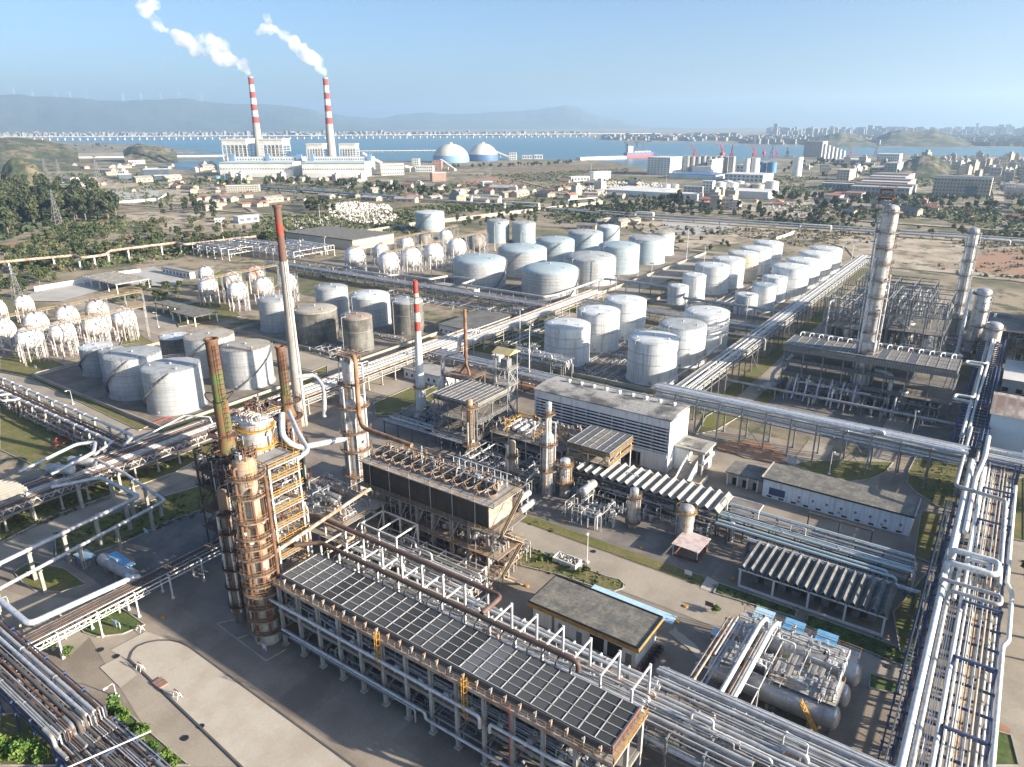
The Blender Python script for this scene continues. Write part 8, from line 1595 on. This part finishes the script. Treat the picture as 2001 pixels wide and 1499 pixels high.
grove('bush', 'low bush on the dry scrub at the right', 'bushes on the right scrub', [(1440, 420), (1700, 408), (2020, 415), (2040, 470), (1800, 460), (1600, 440)], 90, .9, 2.0)
grove('belt', 'tree on the left plain towards the shore', 'trees on the left plain', [(0, 330), (120, 345), (250, 352), (420, 350), (420, 368), (280, 372), (120, 368), (0, 360)], 40, .6, 1.3)
grove('belt', 'tree on the low headland across the left inlet', 'trees on the headland', [(0, 282), (140, 284), (300, 290), (350, 297), (250, 300), (60, 296)], 25, .8, 1.6)
grove('mid', 'green tree between the left car park and the edge of the picture', 'trees by the left car park', [(-10, 600), (0, 520), (120, 505), (140, 545), (60, 575)], 26, .7, 1.25)
grove('mid', 'bushy tree in the strip before the car park', 'trees before the car park', [(200, 590), (290, 560), (370, 556), (360, 585), (240, 600)], 16, .5, .85)
grove('bush', 'bush along the corridor behind the far tanks', 'bushes behind the far tanks', [(1130, 440), (1240, 434), (1480, 470), (1480, 486), (1330, 496), (1300, 470), (1180, 450)], 40, .6, 1.2)
row('mid', 'tree in the row at the end of the long halls', 'trees by the long halls', [(1640, 395), (1760, 392), (1940, 392)], 30, .8, 1.2, 6)
for x, y, s in ((1985, 1180, 2.0), (1990, 1240, 1.6), (1975, 1280, 1.2), (1998, 1120, 1.5)): p = at(x, y); plant('mid', (p.x + 4, p.y, 0), s * .8, 'leafy tree at the right edge beside the wide rack', 'trees at the right edge')
for (x, y, s, lab) in ((100, 1272, .9, 'bright green bush left of its neighbour beside the bottom left rack'), (137, 1283, .85, 'bright green bush right of its neighbour beside the bottom left rack'), (228, 1400, 1.25, 'largest bright green bush in the row along the bottom left rack'), (246, 1422, 1.1, None), (262, 1440, 1.0, None), (283, 1452, 1.15, None), (300, 1478, 1.0, None), (325, 1494, .9, None), (345, 1500, .7, None),
                       (60, 1128, .8, 'spiky bright bush on the round lawn at the left'), (78, 1127, .7, None), (112, 1140, .45, None), (212, 1215, .6, 'small bright bush on the half moon lawn'), (20, 1480, 1.6, 'bright green tree cut by the bottom left corner'), (55, 1490, 1.4, None), (85, 1497, 1.1, None), (1054, 1085, .4, 'small round shrub on the central lawn, upper'), (1057, 1097, .45, 'small round shrub on the central lawn, lower'), (1078, 1093, .5, 'small shrub beside the concrete trough'), (1145, 1125, .7, 'dark shrub at the tip of the central lawn'), (1399, 1200, .7, 'round shrub by the sign near the long drums'), (1388, 892, .9, 'dark shrub at the foot of the stair annex'), (1650, 1262, .7, 'shrub beside the right lawn')):
    plant('bright' if 'dark' not in (lab or '') else 'mid', at(x, y), s * (1 if 'dark' not in (lab or '') else .5), lab or 'bright green bush among others beside the bottom left rack or lawn', None if lab else 'bright bushes on the left')
for v in TP.values():
    for o in v:
        if not TU[id(o)]: o.location = (-400, 300, 0); o['label'] = 'spare bush in the yard'
# low scrub nobody could count
def scrub(label, polys, n, s0, s1, m, seed):
    rr = random.Random(seed); vs_ = []; fs_ = []; AR = [px(*p) for p in polys]; k = 0
    while k < n:
        P = rr.choice(AR); xs = [p.x for p in P]; ys = [p.y for p in P]; x, y = rr.uniform(min(xs), max(xs)), rr.uniform(min(ys), max(ys))
        if not inside((x, y), P): continue
        if math.sin(x * .031 + 1) + math.sin(y * .027) + math.sin((x + y) * .013 + 2) < rr.uniform(-1.2, .8): continue
        k += 1; s = rr.uniform(s0, s1)
        for _ in range(6):
            c = Vector((x + rr.gauss(0, s * .8), y + rr.gauss(0, s * .8), s * rr.uniform(.1, .9))); d1 = Vector((rr.uniform(-1, 1), rr.uniform(-1, 1), rr.uniform(-.5, .8))).normalized(); d2 = d1.cross(Vector((rr.uniform(-1, 1), rr.uniform(-1, 1), rr.uniform(-1, 1)))).normalized(); q = s * rr.uniform(.4, .9); o = len(vs_)
            vs_ += [c - d1 * q, c - d2 * q * .8, c + d1 * q, c + d2 * q * .8]; fs_.append((o, o + 1, o + 2, o + 3))
    mb = MB().add(vs_, fs_); o = mb.build('scrub', m); tag(o, label, 'scrub', None, 'stuff')
scrub('dark scrub scattered over the open ground behind the works', [[(0, 500), (120, 440), (560, 420), (600, 480), (400, 500), (60, 540)], [(560, 420), (900, 400), (1240, 400), (1240, 430), (900, 450), (600, 470)], [(0, 335), (430, 350), (700, 356), (900, 390), (560, 400), (240, 400), (0, 372)], [(860, 345), (1230, 330), (1280, 390), (900, 398)], [(1400, 405), (2060, 396), (2080, 470), (1500, 440)], [(1480, 345), (2060, 335), (2060, 400), (1560, 396)]], 6500, 1.0, 3.2, 'leaf_mid', 5)
scrub('dry brown weeds scattered over the open ground behind the works', [[(0, 500), (120, 440), (560, 420), (600, 480), (400, 500), (60, 540)], [(560, 420), (900, 400), (1240, 400), (1240, 430), (900, 450), (600, 470)], [(860, 345), (1230, 330), (1280, 390), (900, 398)], [(1400, 405), (2060, 396), (2080, 470), (1500, 440)], [(1235, 440), (1700, 455), (2060, 475), (2060, 550), (1900, 540), (1500, 470)]], 4500, .7, 2.0, 'leaf_dry', 6)
scrub('patchy weeds in the lawns and verges of the works', [[(107, 1043), (315, 973), (440, 950), (445, 990), (272, 1048), (110, 1090)], [(0, 1022), (330, 900), (430, 876), (0, 1062)], [(1010, 1064), (1140, 1112), (1219, 1143), (1160, 1148), (1010, 1105)], [(1400, 1142), (1558, 1195), (1553, 1208), (1396, 1160)], [(1582, 1203), (1805, 1285), (1760, 1302), (1568, 1222)], [(1000, 1005), (1378, 1129), (1370, 1145), (1000, 1015)], [(1540, 905), (1745, 905), (1660, 943)], [(1790, 893), (1890, 905), (1880, 1000), (1788, 962)]], 1600, .15, .55, 'leaf_mid', 7)
scrub('dark undergrowth filling the dense wood at the left edge', [[(-50, 470), (-50, 380), (60, 380), (120, 386), (200, 402), (238, 416), (228, 432), (130, 434), (60, 450), (10, 470)]], 1000, 2.0, 4.5, 'leaf_dark', 8)
# quarried stone field, rubble
def rubble(label, poly, n, s0, s1, seed, m='rock'):
    rr = random.Random(seed); P = px(*poly); xs = [p.x for p in P]; ys = [p.y for p in P]; mb = MB(); k = 0
    while k < n:
        x, y = rr.uniform(min(xs), max(xs)), rr.uniform(min(ys), max(ys))
        if not inside((x, y), P): continue
        k += 1; s = rr.uniform(s0, s1); v = [Vector((x + s * rr.uniform(.5, 1) * math.cos(a), y + s * rr.uniform(.5, 1) * math.sin(a), 0)) for a in (.3, 1.5, 2.9, 4.4, 5.4)]
        mb.add(v + [Vector((p.x * .5 + x * .5, p.y * .5 + y * .5, s * rr.uniform(.5, 1.2))) for p in v], [(5, 6, 7, 8, 9)] + [(i, (i + 1) % 5, 5 + (i + 1) % 5, 5 + i) for i in range(5)])
    tag(mb.build('rubble', m), label, 'rubble', None, 'stuff')
rubble('field of white quarried stone blocks behind the lone big tank', [(635, 404), (690, 396), (760, 404), (778, 428), (740, 440), (690, 436), (648, 424)], 1300, 1.2, 3.2, 1)
rubble('white stone rubble on the right scrub plain', [(1130, 368), (1200, 356), (1290, 360), (1310, 374), (1230, 384), (1130, 380)], 700, 1.5, 3.5, 2)
rubble('broken stones and debris on the far fields', [(1480, 402), (1560, 396), (1640, 406), (1600, 424), (1500, 424)], 260, .8, 2.2, 3); rubble('heap of broken concrete beside the bare lot', [(560, 430), (640, 424), (650, 445), (570, 452)], 220, .7, 1.8, 4)
# ------------------------------------------------------------------ lamps and masts
def mast(label, xb, yb, yt, head='flood', group=None):
    p = at(xb, yb); h = hgt(p, yt); t = thing('light_mast' if head == 'flood' else 'street_lamp', label, 'lamp mast' if head == 'flood' else 'street lamp', p, 0, group)
    MB().tube((0, 0, 0), (0, 0, h), .26 if head == 'flood' else .12, 8, .12 if head == 'flood' else .07).box(-.4, .4, -.4, .4, 0, .5).build('pole', 'white_paint', t, True)
    if head == 'flood':
        MB().box(-1.6, 1.6, -.5, .5, h - .2, h).build('rack', 'white_steel', t, True)
        for i in range(4): MB().box(-1.5 + i * .85, -.95 + i * .85, -.6, -.2, h, h + .6).build('floodlight', 'galv', t, True)
    else:
        MB().pipe([(0, 0, h - .1), (.1, -.2, h + .5), (.8, -1.6, h + .9)], .06, 6).build('arm', 'white_paint', t, True); MB().box(.6, 1.0, -2.2, -1.4, h + .8, h + 1.0).build('lamp_head', 'sheet_white', t, True)
for x, b, y, lab in ((639, 525, 463, 'by the flat pale roofs near the far spheres'), (844, 550, 499, 'in front of the middle far sphere'), (883, 556, 508, 'at the left of the giant domed tanks'), (967, 490, 437, 'left of two before the tall blue green tanks'), (977, 486, 437, 'right of two before the tall blue green tanks'), (1272, 556, 515, 'on the bund beside the giant tanks'), (1246, 541, 473, 'between the two rows of domed tanks'), (1341, 511, 445, 'tallest at the far bund corner'), (1203, 572, 539, 'behind the pale racks in the centre'), (1456, 640, 577, 'right of the six white tanks'), (1093, 565, 517, 'before the nearest giant domed tank'), (1642, 523, 474, 'left of two beyond the long white rows'), (1661, 526, 475, 'right of two beyond the long white rows'), (1016, 697, 604, 'left of two beside the rust streaked tank'), (1034, 752, 634, 'right of two beside the rust streaked tank'), (1018, 500, 452, 'in front of the right blue green tank'), (1375, 520, 478, 'by the storage yard corner'), (437, 470, 425, 'on the bare left slope'), (627, 445, 400, 'beyond the pale boundary wall'), (1155, 338, 318, 'far out on the scrub plain'), (1302, 358, 335, 'in front of the far mills')): mast('tall white light mast ' + lab, x, b, y)
for x, b, y, lab in ((1620, 928, 884, 'on the grass arc behind the long white building'), (1483, 763, 728, 'beside the road by the tan drum'), (1618, 640, 618, 'on the far road beside the long rack'), (1147, 1100, 1042, 'on the central lawn by the trough'), (228, 1362, 1338, 'leaning over the left edge of the pale slab'), (20, 1190, 1168, 'at the left edge by the fat pipe'), (310, 640, 612, 'by the road among the left spheres'), (1775, 880, 805, 'before the wide fan cooler deck'), (143, 790, 765, 'on the left road by the tank yard')): mast('street lamp ' + lab, x, b, y, 'arm')
p = at(1108, 1100); t = thing('rubble_trough', 'low white walled trough full of rubble on the central lawn', 'trough', p)
for a in ((-3.2, 3.2, -1.6, -1.4), (-3.2, 3.2, 1.4, 1.6), (-3.2, -3.0, -1.4, 1.4), (3.0, 3.2, -1.4, 1.4)): MB().box(*a, 0, 1.3).build('side', 'wall_white', t, True)
mb = MB(); rr = random.Random(3)
for i in range(60): x, y = rr.uniform(-2.9, 2.9), rr.uniform(-1.3, 1.3); s = rr.uniform(.12, .35); mb.beam((x - s, y, .9), (x + s, y + rr.uniform(-.2, .2), 1.0 + rr.uniform(0, .3)), s, s)
f_ = mb.build('rubble_fill', 'rock', t, True); f_['kind'] = 'stuff'
for x, y, lab, m in ((1344, 1128, 'white notice board on the lawn beside the paved link', 'sheet_white'), (1385, 1190, 'dark notice board near the long drums', 'dark_steel'), (232, 1228, 'white notice board on the half moon lawn', 'sheet_white'), (225, 1226, 'pale green notice board on the half moon lawn', 'pale_blue_sheet'), (70, 722, 'white notice board beside the left road', 'sheet_white'), (125, 705, 'white board by the red hydrants on the left', 'sheet_white'), (286, 1045, 'small pale green sign at the edge of the left lawn', 'pale_blue_sheet')):
    p = at(x, y); t = thing('notice_board', lab, 'sign', p); MB().box(-.9, .9, -.05, .05, .7, 1.8).build('panel', m, t, True)
    for s in (-.7, .7): MB().beam((s, 0, 0), (s, 0, .8), .1).build('post', 'galv', t, True)
for i, (x, y) in enumerate(((1380, 1290), (1285, 1212), (1322, 1215), (1340, 1185), (1030, 1145), (318, 1206), (1252, 1070), (1432, 1131), (1100, 1018), (1575, 1158), (1625, 1180), (1690, 1210))):
    p = at(x, y, .15); tag(MB().lathe(p.x, p.y, [(.55, .1), (.5, .32), (.3, .36), (.05, .36)], 16).build('valve_cover', 'yellow'), 'round yellow painted cover on the paving', 'cover', 'yellow covers on the paving')
for i, (x, y) in enumerate(((228, 1283), (197, 1270), (362, 1443), (393, 1420), (1245, 1215), (1160, 1078), (1735, 1303))):
    p = at(x, y, .1); tag(MB().lathe(p.x, p.y, [(.6, .1), (.6, .24), (.05, .25)], 18).build('manhole_cover', 'black'), 'dark manhole cover in the pavement', 'manhole', 'manhole covers in the pavement')
# ------------------------------------------------------------------ smoke from the two chimneys
def plume(label, ch, path, seed):
    rr = random.Random(seed); c = Vector(ch); D = depth(c); pts = []
    for x, y, w_ in path:
        p = Vector((0, 0, CAMH)) + (rt * (x - 1000.5) + dn * (y - 749.5) + fw * F) * (D / F); pts.append((p, w_ * D / F / 2 * 1.4))
    mb = MB()
    for (p, r), (q, s) in zip(pts, pts[1:]):
        k = max(2, int((q - p).length / (max(r, s) * .35)))
        for i in range(k):
            f_ = i / k; u = p.lerp(q, f_); rad = r + (s - r) * f_
            for _ in range(2):
                o = Vector((rr.uniform(-1, 1), rr.uniform(-1, 1), rr.uniform(-1, 1))) * rad * .55; mb.sphere(u + o, rad * rr.uniform(.45, .8), 10, 7)
    o = mb.build('smoke', 'smoke'); tag(o, label, 'smoke', None, 'stuff')
    rm = o.modifiers.new('join', 'REMESH'); rm.mode = 'VOXEL'; rm.voxel_size = 4.0
    for sz, st in ((26, 16), (9, 7)):
        tx = bpy.data.textures.new('billow', 'CLOUDS'); tx.noise_scale = sz; tx.noise_depth = 3
        dm = o.modifiers.new('billow', 'DISPLACE'); dm.texture = tx; dm.strength = st; dm.mid_level = .55; dm.texture_coords = 'GLOBAL'
    return o
sm = bpy.data.materials.new('smoke'); sm.use_nodes = True; n_ = sm.node_tree.nodes; l_ = sm.node_tree.links
for x in list(n_):
    if x.type != 'OUTPUT_MATERIAL': n_.remove(x)
v_ = n_.new('ShaderNodeVolumePrincipled'); v_.inputs['Color'].default_value = (.97, .97, .97, 1); v_.inputs['Anisotropy'].default_value = 0.0
g_ = n_.new('ShaderNodeNewGeometry'); z_ = n_.new('ShaderNodeTexNoise'); z_.inputs['Scale'].default_value = .03; z_.inputs['Detail'].default_value = 6; z_.inputs['Roughness'].default_value = .65; l_.new(g_.outputs['Position'], z_.inputs['Vector'])
r_ = n_.new('ShaderNodeMapRange'); r_.inputs[1].default_value = .40; r_.inputs[2].default_value = .66; r_.inputs[3].default_value = 0.0; r_.inputs[4].default_value = .07; l_.new(z_.outputs['Fac'], r_.inputs[0]); l_.new(r_.outputs[0], v_.inputs['Density']); l_.new(v_.outputs[0], n_['Material Output'].inputs['Volume'])
MATS['smoke'] = sm
plume('white smoke plume drifting left and up from the left chimney', CH[0], [(491, 146, 5), (483, 138, 14), (465, 126, 26), (440, 112, 34), (412, 96, 36), (385, 82, 36), (358, 74, 30), (335, 62, 20)], 1)
plume('thin upper wisp of smoke from the left chimney', CH[0], [(322, 62, 14), (305, 48, 18), (290, 30, 18), (278, 14, 22), (295, 2, 24), (318, 8, 16)], 2)
plume('white smoke plume drifting left and up from the right chimney', CH[1], [(638, 149, 5), (630, 140, 14), (612, 124, 22), (592, 104, 26), (575, 84, 26), (560, 70, 20), (540, 62, 14), (515, 56, 12), (500, 66, 10)], 3)
plume('short upper curl of smoke beside the right plume', CH[1], [(530, 52, 10), (520, 38, 14), (522, 24, 12)], 4)
# ------------------------------------------------------------------ air
hm = bpy.data.materials.new('haze'); hm.use_nodes = True; hn = hm.node_tree.nodes
for n_ in list(hn):
    if n_.type != 'OUTPUT_MATERIAL': hn.remove(n_)
pv = hn.new('ShaderNodeVolumePrincipled'); pv.inputs['Color'].default_value = (0.54, 0.76, 1.0, 1); pv.inputs['Density'].default_value = HAZE; pv.inputs['Anisotropy'].default_value = 0.35
hm.node_tree.links.new(pv.outputs[0], hn['Material Output'].inputs['Volume'])
MATS['haze'] = hm
hz = MB().box(-18000, 18000, -18000, 18000, -1, 620).build('haze', 'haze'); hz['kind'] = 'stuff'
